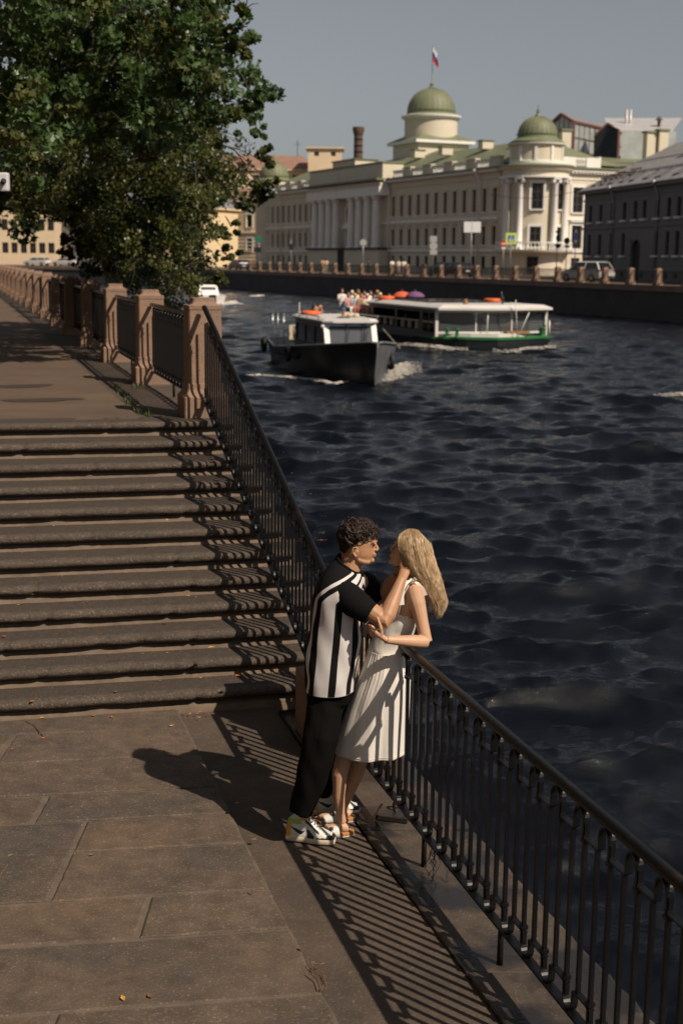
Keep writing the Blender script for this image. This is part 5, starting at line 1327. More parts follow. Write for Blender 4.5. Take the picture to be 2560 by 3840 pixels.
# ================= street furniture, cars, walkers on the far quay =================
M['signback']=mat('sign_back_grey',(.42,.42,.42),.5,.2); M['signyel']=mat('fluorescent_yellow',(.62,.78,.05),.5); M['signblue']=mat('sign_blue',(.02,.12,.5),.5); M['signwhite']=mat('sign_white',(.75,.75,.75),.5); M['signred']=mat('sign_red',(.55,.03,.03),.5); M['signnavy']=mat('sign_navy',(.012,.02,.06),.5); M['signblack']=mat('sign_black',(.015,.015,.015),.5); M['pole']=mat('galvanised_pole',(.32,.32,.32),.45,.5)
def pole(px,py_top,Y,label,name='road_sign'):
    p=at(px,py_top,Y); e=empty(name,(p.x,p.y,0),label,'sign'); m=MB(); m.tube([(p.x,p.y,0),(p.x,p.y,p.z)],.045,8); m.build('pole',M['pole'],e,smooth=True); return e,p
def disc(e,px,py,Y,rpx,mt,name='disc',dy=-.06):
    p=at(px,py,Y); r_=rpx*1.6327*Y/5000; m=MB(); pts=[(p.x+r_*math.cos(t),p.z+r_*math.sin(t)) for t in [2*pi*i/24 for i in range(24)]]
    m.add([(x,p.y+dy,z) for x,z in pts]+[(x,p.y+dy+.02,z) for x,z in pts],[tuple(range(24)),tuple(range(47,23,-1))]+[(k,(k+1)%24,24+(k+1)%24,24+k) for k in range(24)]); return m.build(name,M[mt],e)
def plate(e,x0,y0,x1,y1,Y,mt,name='plate',dy=-.06,th=.02):
    a=at(x0,y0,Y);b=at(x1,y1,Y); m=MB(); m.box(((a.x+b.x)/2,(a.y+b.y)/2+dy,(a.z+b.z)/2),(abs(b.x-a.x),th,abs(a.z-b.z))); return m.build(name,M[mt],e)
e,p=pole(834,549,152,'round grey sign back on a thin pole in front of the palace columns'); disc(e,834,557,152,7.5,'signback')
e,p=pole(995,542,133,'pole with a square, a round and another square sign back'); plate(e,987,542,1003,556,133,'signback'); disc(e,995,565,133,9,'signback'); plate(e,987,574,1003,585,133,'signback',name='lower_plate')
e,p=pole(1083,509,122,'wide pair of pale rectangular sign backs on a tall pole'); plate(e,1065,509,1082,534,122,'signwhite'); plate(e,1084,509,1103,534,122,'signwhite')
e,p=pole(1173,536,120,'square blue pedestrian crossing sign with a yellow-green border')
plate(e,1161,535,1184,561,120,'signyel',dy=-.06); plate(e,1166,540,1180,556,120,'signblue',name='blue_square',dy=-.085)
def poly(e,pts,Y,mt,name,dy):
    P_=[at(x,y,Y)+Vector((0,dy,0)) for x,y in pts]; m=MB(); m.add(P_,[tuple(range(len(P_)))]); return m.build(name,M[mt],e)
poly(e,[(1167,555),(1173,541),(1179,555)],120,'signwhite','white_triangle',-.10)
Yk=120
for pts in ([(1172.6,546.6),(1174,546.6),(1174.2,550),(1172.3,550)],[(1172.3,550),(1173.3,550),(1171.6,553.6),(1170.6,553.6)],[(1173.2,550),(1174.2,550),(1175.8,553.6),(1174.8,553.6)],[(1172.8,547.2),(1171,549.4),(1170.5,548.9),(1172.4,546.6)],[(1173.8,547.2),(1175.6,549.3),(1176.1,548.8),(1174.2,546.6)]): poly(e,pts,Yk,'signblack','walking_figure',-.112)
disc(e,1173.3,545.4,Yk,.9,'signblack','walking_figure_head',-.115)
e,p=pole(1156,551,124,'red round no entry sign half behind the crossing sign'); disc(e,1155.5,560,124,7,'signred'); plate(e,1151,558.6,1160,561.6,124,'signwhite',name='white_bar',dy=-.09); plate(e,1151,568,1160,572,124,'signwhite',name='small_plate')
e,p=pole(1322,530,124,'dark blue and black sign cluster in front of the grey house corner'); plate(e,1315,534,1327,552,124,'signnavy'); disc(e,1322,563,124,6.5,'signblack')
e,p=pole(1301,545,135,'black round sign back with a small plate under it at the palace corner'); disc(e,1301,553,135,7,'signblack'); plate(e,1296,564,1307,569,135,'signblack',name='small_plate')
e,p=pole(1280,528,137,'dark rectangular notice plates beside the round balcony'); plate(e,1275,530,1285,535,137,'signblack'); plate(e,1276,541,1285,553,137,'signblack',name='lower_plate'); plate(e,1275,560,1285,570,137,'signnavy',name='blue_plate')
e,p=pole(668,550,170,'dark traffic light on a pole before the left wing of the palace','traffic_light'); e['category']='traffic light'; plate(e,664,560,673,574,170,'signblack',name='lamp_housing')
e,p=pole(595,542,178,'green rectangular street board beside the sunlit yellow house'); M['signgreen']=mat('sign_green',(.02,.16,.09),.5); plate(e,586,544,602,556,178,'signgreen'); plate(e,583,568,600,580,178,'signblack',name='lower_plate')
# tram-wire across the palace front
m=MB(); a=at(1130,545,135);b_=at(1230,453,135); 
pts=[at(1125,447,140)+(at(1330,438,125)-at(1125,447,140))*t+Vector((0,0,-.5*math.sin(pi*t))) for t in [i/12 for i in range(13)]]
m.tube(pts,.02,5); o=m.build('overhead_wire',M['iron']); tag(o,'thin overhead cable crossing in front of the round palace corner','cable')
# lamp bracket with camera at the left edge
cb=empty('security_camera',at(8,420,15),'white security camera box on a bracket at the left edge among the leaves','camera')
p=at(10,418,15); M['camwhite']=mat('camera_white',(.6,.6,.62),.4)
m=MB(); m.box(p,(.11,.10,.20)); m.build('housing',M['camwhite'],cb,bevel=.02)
m=MB(); m.tube([p+Vector((.01,-.05,.01)),p+Vector((.01,-.10,-.01))],[.03,.026],10); m.build('lens',M['rubber'],cb,smooth=True)
m=MB(); m.tube([p+Vector((-.05,0,.05)),p+Vector((-.7,.0,.08)),p+Vector((-.7,0,-p.z))],.03,8); m.build('bracket',M['pole'],cb,smooth=True)
# cars
M['carwhite']=mat('white_car_paint',(.62,.60,.57),.25); M['carwhite'].node_tree.nodes['Principled BSDF'].inputs['Coat Weight'].default_value=.6
M['cardark']=mat('dark_car_paint',(.02,.022,.026),.25); M['carglass']=mat('car_glass',(.015,.018,.02),.08,spec=.8); M['taillight']=mat('tail_light',(.5,.02,.01),.3); M['chrome']=mat('chrome',(.5,.5,.5),.15,.9)
def car(loc,ang,paint,label,suv=True,group='cars on the far quay'):
    e=empty('parked_car',loc,label,'car',group); Mx=Matrix.Rotation(ang,3,'Z'); o_=Vector(loc)
    def w(x,y,z): return o_+Mx@Vector((x,y,z))
    h=1.66 if suv else 1.45; W_=.93
    def sec(x,zb,zt,wb,wt): return [w(x,-wb,zb),w(x,-W_ if wb>.8 else -wb,zb+.25),w(x,-wt,zt),w(x,wt,zt),w(x,W_ if wb>.8 else wb,zb+.25),w(x,wb,zb)]
    m=MB(); m.loft([sec(-2.3,.42,.85,.82,.78),sec(-2.22,.3,1.02,.88,.88),sec(-1.7,.28,1.05,.9,.9),sec(0,.26,1.0,.9,.92),sec(1.1,.28,.98,.9,.9),sec(1.9,.3,.86,.88,.84),sec(2.25,.38,.7,.8,.74)]); m.build('body',paint,e,smooth=True,angle=.5,bevel=0)
    m=MB(); m.loft([[w(-2.15,-.82,1.0),w(-2.15,.82,1.0),w(1.15,.84,1.0),w(1.15,-.84,1.0)],[w(-1.75,-.68,h-.06),w(-1.75,.68,h-.06),w(.35,.70,h-.06),w(.35,-.70,h-.06)]],cap=True); m.build('window',M['carglass'],e)
    m=MB(); m.loft([[w(-1.82,-.70,h-.07),w(-1.82,.70,h-.07),w(.42,.72,h-.07),w(.42,-.72,h-.07)],[w(-1.6,-.6,h),w(-1.6,.6,h),w(.2,.62,h),w(.2,-.62,h)]])
    for (xa,ya,xb,yb) in ((-2.16,.83,-1.76,.69),(1.16,.85,.36,.71),(-.5,.845,-.62,.705)):
        for sg in(-1,1): m.bar(w(xa,ya*sg,1.0),w(xb,yb*sg,h-.05),.09,.05)
    m.build('roof',paint,e)
    for sg in(-1,1):
        m=MB(); m.box(w(-2.24,.72*sg,.92),(.08,.26,.2),M=Mx); m.build('tail_light',M['taillight'],e)
        m=MB(); m.box(w(2.12,.62*sg,.72),(.12,.3,.12),M=Mx); m.build('headlight',M['chrome'],e)
        for x in (-1.4,1.4):
            m=MB(); m.tube([w(x,.74*sg,.33),w(x,.94*sg,.33)],.33,18); wh=m.build('wheel',M['rubber'],e,smooth=True,angle=.6)
            m=MB(); m.tube([w(x,.93*sg,.33),w(x,.955*sg,.33)],.2,12); m.build('rim',M['chrome'],wh)
    m=MB(); m.box(w(-2.33,0,.62),(.03,.52,.12),M=Mx); m.build('number_plate',M['signwhite'],e)
    m=MB(); m.box(w(-2.3,0,.42),(.1,1.5,.14),M=Mx); m.build('bumper',M['rubber'],e)
    return e
p=gz(1350,668,0); q_=at(1346,620,112)
car((q_.x,q_.y,0),math.atan2(.80,-.60),M['carwhite'],'white estate car with red tail lights parked behind the parapet at the right')
for px,Y,lab,pt in ((1020,140,'dark car in the shade beside the basement windows of the palace',M['cardark']),(1048,137,'second dark car in the palace shade nearer the pale sign boards',M['cardark']),(548,196,'dark car in front of the sunlit yellow house',M['cardark']),(86,233,'white car far away at the left beyond the canal bend',M['carwhite']),(150,236,'pale car half hidden by the tree at the far bend',M['carwhite'])):
    q_=at(px,612,Y); car((q_.x,q_.y,0),2.0 if px>500 else 2.8,pt,lab,suv=False)
# walkers
GP='people walking on the far quay'
for k,(px,Y,sh,tr,lab) in enumerate([(741,158.5,(.5,.28,.18),(.1,.08,.07),'person in brown on the far quay left of the pair'),(749,157.5,(.55,.40,.3),(.35,.3,.25),'person in beige on the far quay right of the pair'),(900,142,(.75,.74,.7),(.1,.1,.12),'leftmost of three walkers in a white top'),(915,140.5,(.6,.5,.45),(.3,.2,.15),'middle of three walkers in a checked top'),(927,139.6,(.7,.62,.5),(.15,.12,.1),'rightmost of three walkers in a cream top'),(846,149,(.03,.03,.035),(.02,.02,.02),'person in black near the round sign pole')]):
    q_=at(px,612,Y); figure('person',(q_.x,q_.y,0),[2,1.7,2.2,-1,1.9,2.][k],1.74,sh,tr,(.04,.025,.02),lab,GP,skin=k%3)
# ================= trees =================
def leafmat(name,c,var=.5):
    m=mat(name,c,.38,var=var,vscale=1.2,spec=.35); nt=m.node_tree; bs=nt.nodes['Principled BSDF']
    tl=nt.nodes.new('ShaderNodeBsdfTranslucent'); mx=nt.nodes.new('ShaderNodeMixShader'); mx.inputs[0].default_value=.28
    tl.inputs[0].default_value=(c[0]*1.8,c[1]*1.9,c[2]*1.0,1)
    nt.links.new(bs.outputs[0],mx.inputs[1]); nt.links.new(tl.outputs[0],mx.inputs[2]); nt.links.new(mx.outputs[0],nt.nodes['Material Output'].inputs[0])
    return m
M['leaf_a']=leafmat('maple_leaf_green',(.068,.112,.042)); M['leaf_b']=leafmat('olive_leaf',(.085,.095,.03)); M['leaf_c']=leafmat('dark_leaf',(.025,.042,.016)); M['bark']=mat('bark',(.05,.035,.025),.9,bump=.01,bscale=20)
LOBE=[(0,0),(.32,-.1),(.5,.18),(.36,.34),(.62,.62),(.3,.62),(.0,1.0),(-.3,.62),(-.62,.62),(-.36,.34),(-.5,.18),(-.32,-.1)]
def leaves(mb,cen,rad,n,size,q,mi,droop=.5,shell=.35):
    for _ in range(n):
        while True:
            v=Vector((q.uniform(-1,1),q.uniform(-1,1),q.uniform(-1,1)))
            if v.length<=1: break
        if q.random()<shell and v.length>.05: v=v.normalized()*q.uniform(.8,1.08)
        p=cen+Vector((v.x*rad[0],v.y*rad[1],v.z*rad[2]))
        a=q.uniform(0,2*pi); el=q.gauss(.2,.7)
        nrm=Vector((math.cos(a)*math.cos(el),math.sin(a)*math.cos(el),math.sin(el)+.4)).normalized()
        t=nrm.cross(Vector((q.uniform(-1,1),q.uniform(-1,1),-1.2+q.uniform(-.4,.4)))).normalized(); u=nrm.cross(t)
        s=size*q.uniform(.6,1.25)
        b0=len(mb.v); c2=q.random()
        if s>.075:
            pts=LOBE
            mb.v+= [tuple(p+t*(x*s)+u*((y-.4)*s)+nrm*(-.25*s*abs(x))) for x,y in pts]; mb.f.append((b0,b0+1,b0+2,b0+3,b0+4,b0+5,b0+6)); mb.f.append((b0,b0+6,b0+7,b0+8,b0+9,b0+10,b0+11)); mb.m+=[mi,mi]
        else:
            mb.v+= [tuple(p-u*s*.5),tuple(p+t*s*.42),tuple(p+u*s*.6),tuple(p-t*s*.42)]; mb.f.append((b0,b0+1,b0+2,b0+3)); mb.m.append(mi)
def branch(mb,a,b,r0,r1,q,n=7,wob=.12):
    a=Vector(a);b=Vector(b); pts=[];L_=(b-a).length
    for i in range(n+1):
        t=i/n; p=a+(b-a)*t+Vector((q.uniform(-1,1),q.uniform(-1,1),q.uniform(-1,1)))*wob*L_*.25*math.sin(pi*t)+Vector((0,0,.12*L_*math.sin(pi*t)))
        pts.append(p)
    mb.tube(pts,[r0+(r1-r0)*i/n for i in range(n+1)],7); return pts
def tree(label,trunk,limbs,clusters,seed,name='broadleaf_tree',trunk_r=.32,group=None):
    """clusters: (px,py,Y,rx,ry,rz,n,size,mi)"""
    q=random.Random(seed); e=empty(name,trunk[0],label,'tree',group)
    m=MB(); n=len(trunk); m.tube(trunk,[trunk_r*(1-.6*i/(n-1)) for i in range(n)],12); m.build('trunk',M['bark'],e,smooth=True)
    mb=MB(); lm=MB(); top=Vector(trunk[-1]); mid=Vector(trunk[-2])
    nodes=[Vector(p) for p in trunk[1:]]
    for l in limbs:
        pts=branch(lm,l[0],l[1],l[2],l[2]*.4,q); nodes+=pts
    for c in clusters:
        cen=at(c[0],c[1],c[2]) if len(c)==9 else Vector(c[0])
        if len(c)==9: rad=c[3:6]; n_=c[6]; size=c[7]; mi=c[8]
        else: rad=c[1:4]; n_=c[4];size=c[5];mi=c[6]
        near_=min(nodes,key=lambda p:(p-cen).length)
        pts=[cen]*8
        if q.random()<.35 and (near_-cen).length<4: pts=branch(lm,near_,cen,.018,.006,q,wob=.2)
        for _ in range(4): branch(lm,pts[q.randint(3,7)],cen+Vector((q.uniform(-1,1)*rad[0],q.uniform(-1,1)*rad[1],q.uniform(-1,1)*rad[2])),.010,.003,q,n=4)
        # split every cluster in sub-clumps so that gaps stay between them
        k=6
        for _ in range(k):
            v=Vector((q.gauss(0,.5),q.gauss(0,.5),q.gauss(0,.5)))
            sc=cen+Vector((v.x*rad[0],v.y*rad[1],v.z*rad[2])); rr=q.uniform(.26,.5)
            leaves(mb,sc,(rad[0]*rr,rad[1]*rr,rad[2]*rr*.8),n_//k,size,q,mi if q.random()<.75 else (mi+1)%3)
    lm.build('limbs',M['bark'],e,smooth=True)
    mb.build('crown',[M['leaf_a'],M['leaf_b'],M['leaf_c']],e,fixn=False)
    return e
q=random.Random(31)
# outline of the crown in the picture, as real clumps between 17 and 27 m away
def inside(px,py):
    # right boundary of the crown as a function of height
    B=[(0,560),(40,570),(100,540),(130,570),(180,545),(215,600),(250,590),(300,565),(340,585),(380,590),(420,580),(450,560),(480,545),(520,515),(560,520),(600,505),(640,490),(680,480),(700,440)]
    for (y0,x0),(y1,x1) in zip(B[:-1],B[1:]):
        if y0<=py<=y1: return px< x0+(x1-x0)*(py-y0)/(y1-y0)
    return False
cl=[]
def okpt(px,py):
    if not inside(px+46,py): return False
    if px<205 and py>470: return False       # gap towards the houses
    if px<110 and py>440: return False
    if py>560 and px<285: return False
    if py>640 and px<330: return False
    return True
tries=0
# near upper canopy with large maple leaves
while len(cl)<54 and tries<4000:
    tries+=1; px=q.uniform(20,575); py=q.uniform(-60,330)
    if not okpt(px,max(py,0)): continue
    if any(math.hypot(px-c[0],(py-c[1]))<38 for c in cl): continue
    Y=q.uniform(17.5,21); cl.append((px,py,Y,.42,.6,.38,330,.083,0))
n0=len(cl)
tries=0
while len(cl)<n0+72 and tries<6000:
    tries+=1; px=q.uniform(0,590); py=q.uniform(300,690)
    if not okpt(px+16,py): continue
    if any(math.hypot(px-c[0],(py-c[1]))<33 for c in cl[n0:]): continue
    Y=q.uniform(22,26); cl.append((px,py,Y,.50,.75,.45,560,.060,1))
n1=len(cl); tries=0
# inner and back foliage, deep shade put into a darker leaf colour
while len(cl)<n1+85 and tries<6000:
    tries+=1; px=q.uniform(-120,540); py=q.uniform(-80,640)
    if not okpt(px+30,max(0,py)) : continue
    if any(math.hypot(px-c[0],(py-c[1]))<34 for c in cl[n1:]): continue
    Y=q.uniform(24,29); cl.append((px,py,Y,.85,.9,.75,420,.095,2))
# crown above the frame, added to shade the leaves on the left
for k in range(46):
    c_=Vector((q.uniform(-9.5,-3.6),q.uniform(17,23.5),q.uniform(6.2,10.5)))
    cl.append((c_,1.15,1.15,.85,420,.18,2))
# sprigs outside the outline
for px,py,Y,r_ in ((565,20,18,.16),(548,95,18,.2),(602,228,19,.15),(588,250,19,.15),(590,295,22,.16),(600,360,23,.18),(625,425,24,.18),(600,430,24,.2),(560,470,24,.2),(530,520,24,.2),(520,585,24,.16),(500,640,24,.2),(600,455,24,.1),(200,520,24,.28),(235,545,24,.3),(225,575,24,.25),(255,600,24,.25),(180,480,24,.2),(70,512,26,.16),(150,545,24,.12),(268,510,24,.3)):
    cl.append((px,py,Y,r_,r_,r_,int(620*r_/.3),.066,1 if py>300 else 0))
T=Vector((-9.6,25.5,0))
trunk=[T,T+Vector((.1,-.1,2.2)),T+Vector((.5,-.4,4.4)),T+Vector((1.1,-.7,6.4)),T+Vector((1.6,-.9,8.6))]
limbs=[(trunk[2],at(120,250,26),.14),(trunk[2],at(180,420,25),.14),(trunk[3],at(300,120,24),.11),(at(120,250,26),at(420,300,24),.06),(at(180,420,25),at(400,560,24.5),.08),(at(300,120,24),at(480,60,22),.04),(trunk[1],at(120,480,25),.10),(at(120,480,25),at(240,560,24.5),.045),(at(400,560,24.5),at(450,680,24.5),.03),(trunk[4],at(200,0,25),.08)]
tree('large leafy maple leaning over the canal from the left, its crown hanging behind the posts',trunk,limbs,cl,5,name='maple_tree')
# canopy of the same avenue above and behind, outside the frame, that shades the pavement
cl=[]
q=random.Random(77)
for k in range(26):
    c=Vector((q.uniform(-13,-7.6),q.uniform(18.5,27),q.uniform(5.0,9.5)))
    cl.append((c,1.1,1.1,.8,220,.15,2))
T=Vector((-12.5,21,0)); trunk=[T,T+Vector((.2,0,2.5)),T+Vector((.5,.2,5)),T+Vector((.7,.3,8))]
tree('maple of the quay row mostly outside the left edge, its crown shading the pavement',trunk,[(trunk[2],Vector((-9.5,22.5,6.5)),.12)],cl,6,name='maple_tree')
# farther yellowing tree at the left edge
cl=[]
for k in range(14):
    cl.append((q.uniform(-60,75),q.uniform(410,510),q.uniform(50,54),.8,.8,.6,260,.16,1))
T=at(-30,600,52); T.z=0; trunk=[T,T+Vector((0,0,1.5)),T+Vector((.2,0,3)),T+Vector((.3,0,4.5))]
tree('distant yellow-green tree at the left edge under the white camera box',trunk,[],cl,9)
# weeds between the post strip and the asphalt
M['grass']=leafmat('weed_green',(.07,.10,.03))
q=random.Random(3); m=MB()
spots=[(325,945,.10,40),(300,925,.12,50),(283,905,.08,30),(268,890,.06,20),(315,888,.07,25),(340,955,.05,20),(200,820,.06,20),(228,800,.08,25),(180,780,.07,20),(150,760,.07,20),(122,742,.06,15)]
for px,py,r_,n_ in spots:
    c=gz(px,py)
    for _ in range(int(n_*1.6)):
        p=c+PD*q.uniform(-1,1)*r_*2.2+PN*q.gauss(0,r_*.4); a=q.uniform(0,6.3); h_=q.uniform(.02,.06); d=Vector((math.cos(a),math.sin(a),0))
        w_=Vector((-d.y,d.x,0))*.006; m.add([p-w_,p+w_,p+d*h_*.7+Vector((0,0,h_))],[(0,1,2)])
o=m.build('grass_weeds',M['grass'],fixn=False); o['kind']='stuff'; tag(o,'short green weeds growing along the joint below the posts','weeds')
# fallen leaves and litter
M['leafyellow']=mat('fallen_leaf_yellow',(.55,.30,.05),.7,var=.3,vscale=30); M['leaforange']=mat('fallen_leaf_orange',(.42,.12,.03),.7,var=.3,vscale=30); M['leafbrown']=mat('fallen_leaf_brown',(.16,.08,.04),.8,var=.3,vscale=30); M['leafgreen']=mat('fallen_leaf_green',(.10,.12,.05),.7)
def ffl(px,py,z,mt,label,s=.03,seed=0,nm_='fallen_leaf'):
    q=random.Random(seed); c=gz(px,py,z); a=q.uniform(0,6.28); ca,sa_=math.cos(a),math.sin(a)
    pts=[(0,-.9),(.28,-.4),(.5,-.1),(.42,.25),(.2,.55),(0,.95),(-.22,.5),(-.5,.2),(-.45,-.15),(-.25,-.45)]
    P_=[]
    for x,y in pts:
        x*=s*q.uniform(.8,1.2);y*=s*q.uniform(.8,1.2); P_.append(c+Vector((x*ca-y*sa_,x*sa_+y*ca,.004+abs(x)*.35+max(0,y)*.12)))
    m=MB(); m.add(P_+[c+Vector((0,0,.003))],[(k,(k+1)%10,10) for k in range(10)]); o=m.build(nm_,M[mt],fixn=False); tag(o,label,'leaf','fallen leaves on the steps and paving'); return o
def stepz(k): return -k*(1.64/12)
LV=[(233,1098,3,'leafyellow','small yellow leaf on the fourth step from the top'),(410,1046,2,'leafyellow','yellow leaf on an upper step near the middle'),(385,1195,4,'leafyellow','bright yellow leaf lying on a middle step'),(612,1137,3,'leafyellow','pale leaf on an upper step close to the railing'),(705,1460,10,'leafyellow','large pale yellow leaf on a lower step'),(432,1370,7,'leafyellow','yellow leaf on the step below the broken nosing'),(485,1488,9,'leafyellow','small yellow leaf beside the stair shadow'),(545,1553,10,'leaforange','orange leaf on the second step from the bottom'),(8,1380,8,'leafyellow','yellow leaf at the left edge on the middle steps'),(25,1440,9,'leaforange','orange leaf cluster at the left edge of the lower steps'),(10,1463,9,'leaforange','second orange leaf at the left edge of the lower steps'),(75,1612,11,'leaforange','orange leaf at the left on the bottom step'),(268,1590,11,'leafgreen','curled green leaf on the bottom step')]
for k,(px,py,st_,mt,lab) in enumerate(LV): ffl(px,py,stepz(st_),mt,lab,.028,k)
FL=[(75,1643,'leafyellow','yellow leaf under the bottom step at the far left'),(98,1650,'leafyellow','second yellow leaf under the bottom step at the far left'),(215,1645,'leaforange','orange leaf in the joint below the bottom step'),(258,1648,'leaforange','second orange leaf in the joint below the bottom step'),(395,1668,'leafyellow','yellow leaf on the paving right of the middle'),(100,1697,'leaforange','small red-orange leaf near the left slabs'),(25,1967,'leafgreen','grey-green curled leaf on the left slab joint'),(210,1965,'leafgreen','grey-green curled leaf right of the other on the slab joint'),(575,2053,'leafgreen','tiny green leaf on the big right slab'),(283,2295,'leafyellow','pale twiggy leaf near the bottom of the picture'),(545,1846,'leaforange','orange leaf at the slab edge near the couple'),(585,1930,'leafbrown','brown leaf on the slab edge below the couple'),(720,2215,'leafgreen','green leaf in the litter at the slab edge'),(690,2180,'leafbrown','brown curled leaf beside the slab edge'),(30,1722,'leafbrown','brown leaf at the left of the first slab row'),(345,2290,'leafbrown','pale scrap on the long joint')]
for k,(px,py,mt,lab) in enumerate(FL): ffl(px,py,L+.001,mt,lab,.024,k+40)
# twigs
for k,(pts,lab) in enumerate([([(60,1655),(80,1665),(90,1678),(100,1690)],'thin dark twig on the paving below the stairs'),([(705,2215),(715,2225),(735,2240),(742,2262),(738,2275)],'tangle of dark twigs at the slab edge near the bottom'),([(0,2010),(15,1990),(18,1985)],'pale straw at the left edge of the paving'),([(715,2212),(735,2215),(745,2212)],'short twig above the tangle at the slab edge')]):
    m=MB(); P_=[gz(x,y,L+.008) for x,y in pts]; m.tube(P_,.0035,5); 
    if k==1:
        for d in ((8,6),(-6,9),(5,-5)): m.tube([gz(x+d[0],y+d[1],L+.02) for x,y in pts[1:4]],.003,5)
    o=m.build('twig',M['leafbrown']); tag(o,lab,'twig','twigs on the paving')
# fine litter along the foot of the stairs: dust, leaf crumbs
q=random.Random(6); m=MB()
for _ in range(900):
    X=q.uniform(-4.5,.0); Y=NY[11]+ST*X-.10+abs(q.gauss(0,.05)); 
    if X>-.9 or q.random()<.45: X=q.uniform(-4.5,-.1); st_=q.randint(1,11); Y=NY[st_-1]+ST*X+.02-abs(q.gauss(0,.03))+.0; z=stepz(st_)+.004
    else: z=L-.006; Y=NY[11]+ST*X-.02-abs(q.gauss(0,.06))
    a=q.uniform(0,6.3); s=q.uniform(.003,.010); d=Vector((math.cos(a),math.sin(a),0)); n_=Vector((-d.y,d.x,0))
    m.add([Vector((X,Y,z))+d*s*1.6,Vector((X,Y,z+.003))+n_*s*.6,Vector((X,Y,z))-d*s*1.6,Vector((X,Y,z+.002))-n_*s*.6],[(0,1,2,3)],q.choice([0,0,1,2,2]))
o=m.build('leaf_litter',[M['leaforange'],M['leafyellow'],M['leafbrown']],fixn=False); o['kind']='stuff'; tag(o,'fine orange and brown leaf crumbs along the foot of the steps','litter')
# ================= the couple =================
def Z6(x,y,Y): return at(612.5+.3125*x,1163.8+.3125*y,Y)
def Z7(x,y,Y): return at(612.5+.3125*x,1531.3+.3125*y,Y)
M['skin_m']=mat('skin_warm',(.42,.225,.125),.50,var=.12,vscale=18,bump=.0006,bscale=220,sub=.12); M['skin_f']=mat('skin_fair',(.54,.32,.20),.46,var=.09,vscale=18,bump=.0004,bscale=220,sub=.12)
M['knitblack']=mat('black_knit',(.0045,.0045,.005),.9,bump=.0012,bscale=300,spec=.15); M['knitwhite']=mat('white_knit',(.60,.57,.56),.85,bump=.0012,bscale=300,var=.04,vscale=12)
def stripemat():
    m=mat('striped_knit',(.5,.5,.5),.88,bump=.0012,bscale=300,spec=.2); nt=m.node_tree; N=nt.nodes; uv=N.new('ShaderNodeUVMap'); uv.uv_map='UVMap'; sp=N.new('ShaderNodeSeparateXYZ'); cr_=N.new('ShaderNodeValToRGB'); nt.links.new(uv.outputs[0],sp.inputs[0]); nt.links.new(sp.outputs[0],cr_.inputs[0])
    cr_.color_ramp.interpolation='CONSTANT'; st_=[(0,0),(34,1),(47,0),(66,1),(97,0),(112,1),(143,0),(160,1),(173,0)]
    el=cr_.color_ramp.elements
    while len(el)<len(st_): el.new(.5)
    for e,(p,c) in zip(el,st_): e.position=p/180; e.color=(.60,.57,.56,1) if c else (.0045,.0045,.005,1)
    nt.links.new(cr_.outputs[0],N['Principled BSDF'].inputs['Base Color']); return m
M['stripes']=stripemat()
M['trousers']=mat('black_trousers',(.0042,.0038,.0038),.9,spec=.08,bump=.0015,bscale=90)
M['dress']=mat('off_white_cotton',(.74,.70,.64),.85,bump=.0025,bscale=26,var=.04,vscale=10,stretch=(1.6,1.6,.35)); M['lip']=mat('lips',(.40,.17,.12),.45); M['lip_f']=mat('rose_lips',(.40,.09,.09),.35)
M['brow']=mat('dark_brow',(.045,.025,.016),.8); M['eyewhite']=mat('eye_white',(.6,.57,.54),.25); M['iris']=mat('iris_dark',(.02,.015,.012),.15)
M['hair_m']=mat('brown_curly_hair',(.034,.018,.011),.55,var=.5,vscale=60,spec=.6); M['hair_f']=mat('blonde_hair',(.74,.56,.36),.34,var=.35,vscale=55,spec=.6,col2=(.48,.33,.18),c2scale=30,c2lo=.45,c2hi=.6)
M['hair_root']=mat('darker_blonde_root',(.30,.19,.10),.45,var=.3,vscale=50)
UP=Vector((0,0,1))
def headloft(mb,slices,Y,fx,sdir,Zf=Z6,n=28,pw_=.9):
    """slices: (zy, xfront, xback, halfwidth); profile sits in the plane of depth Y, width runs along sdir"""
    rings=[]
    for zy,xf,xb,hw in slices:
        a=Zf(xf,zy,Y); b_=Zf(xb,zy,Y); zc=(a.z+b_.z)/2; c=(a+b_)/2; hl=(a-b_).length/2; fd=(a-b_); fd.z=0; fd.normalize()
        r=[]
        for k in range(n):
            t=2*pi*k/n; ct,st_=math.cos(t),math.sin(t)
            w_=hw*(1-.28*max(0,ct)**2)       # narrower towards the face
            r.append(Vector((c.x,c.y,zc))+fd*(hl*math.copysign(abs(ct)**pw_,ct))+sdir*(w_*math.copysign(abs(st_)**pw_,st_)))
        rings.append(r)
    mb.loft(rings)
def finger(mb,pts,r0=.0085,r1=.0065): mb.tube(pts,[r0,r0*.97,(r0+r1)/2,r1][:len(pts)],8); mb.ell(pts[-1],(r1,r1,r1),n=8,m=6)
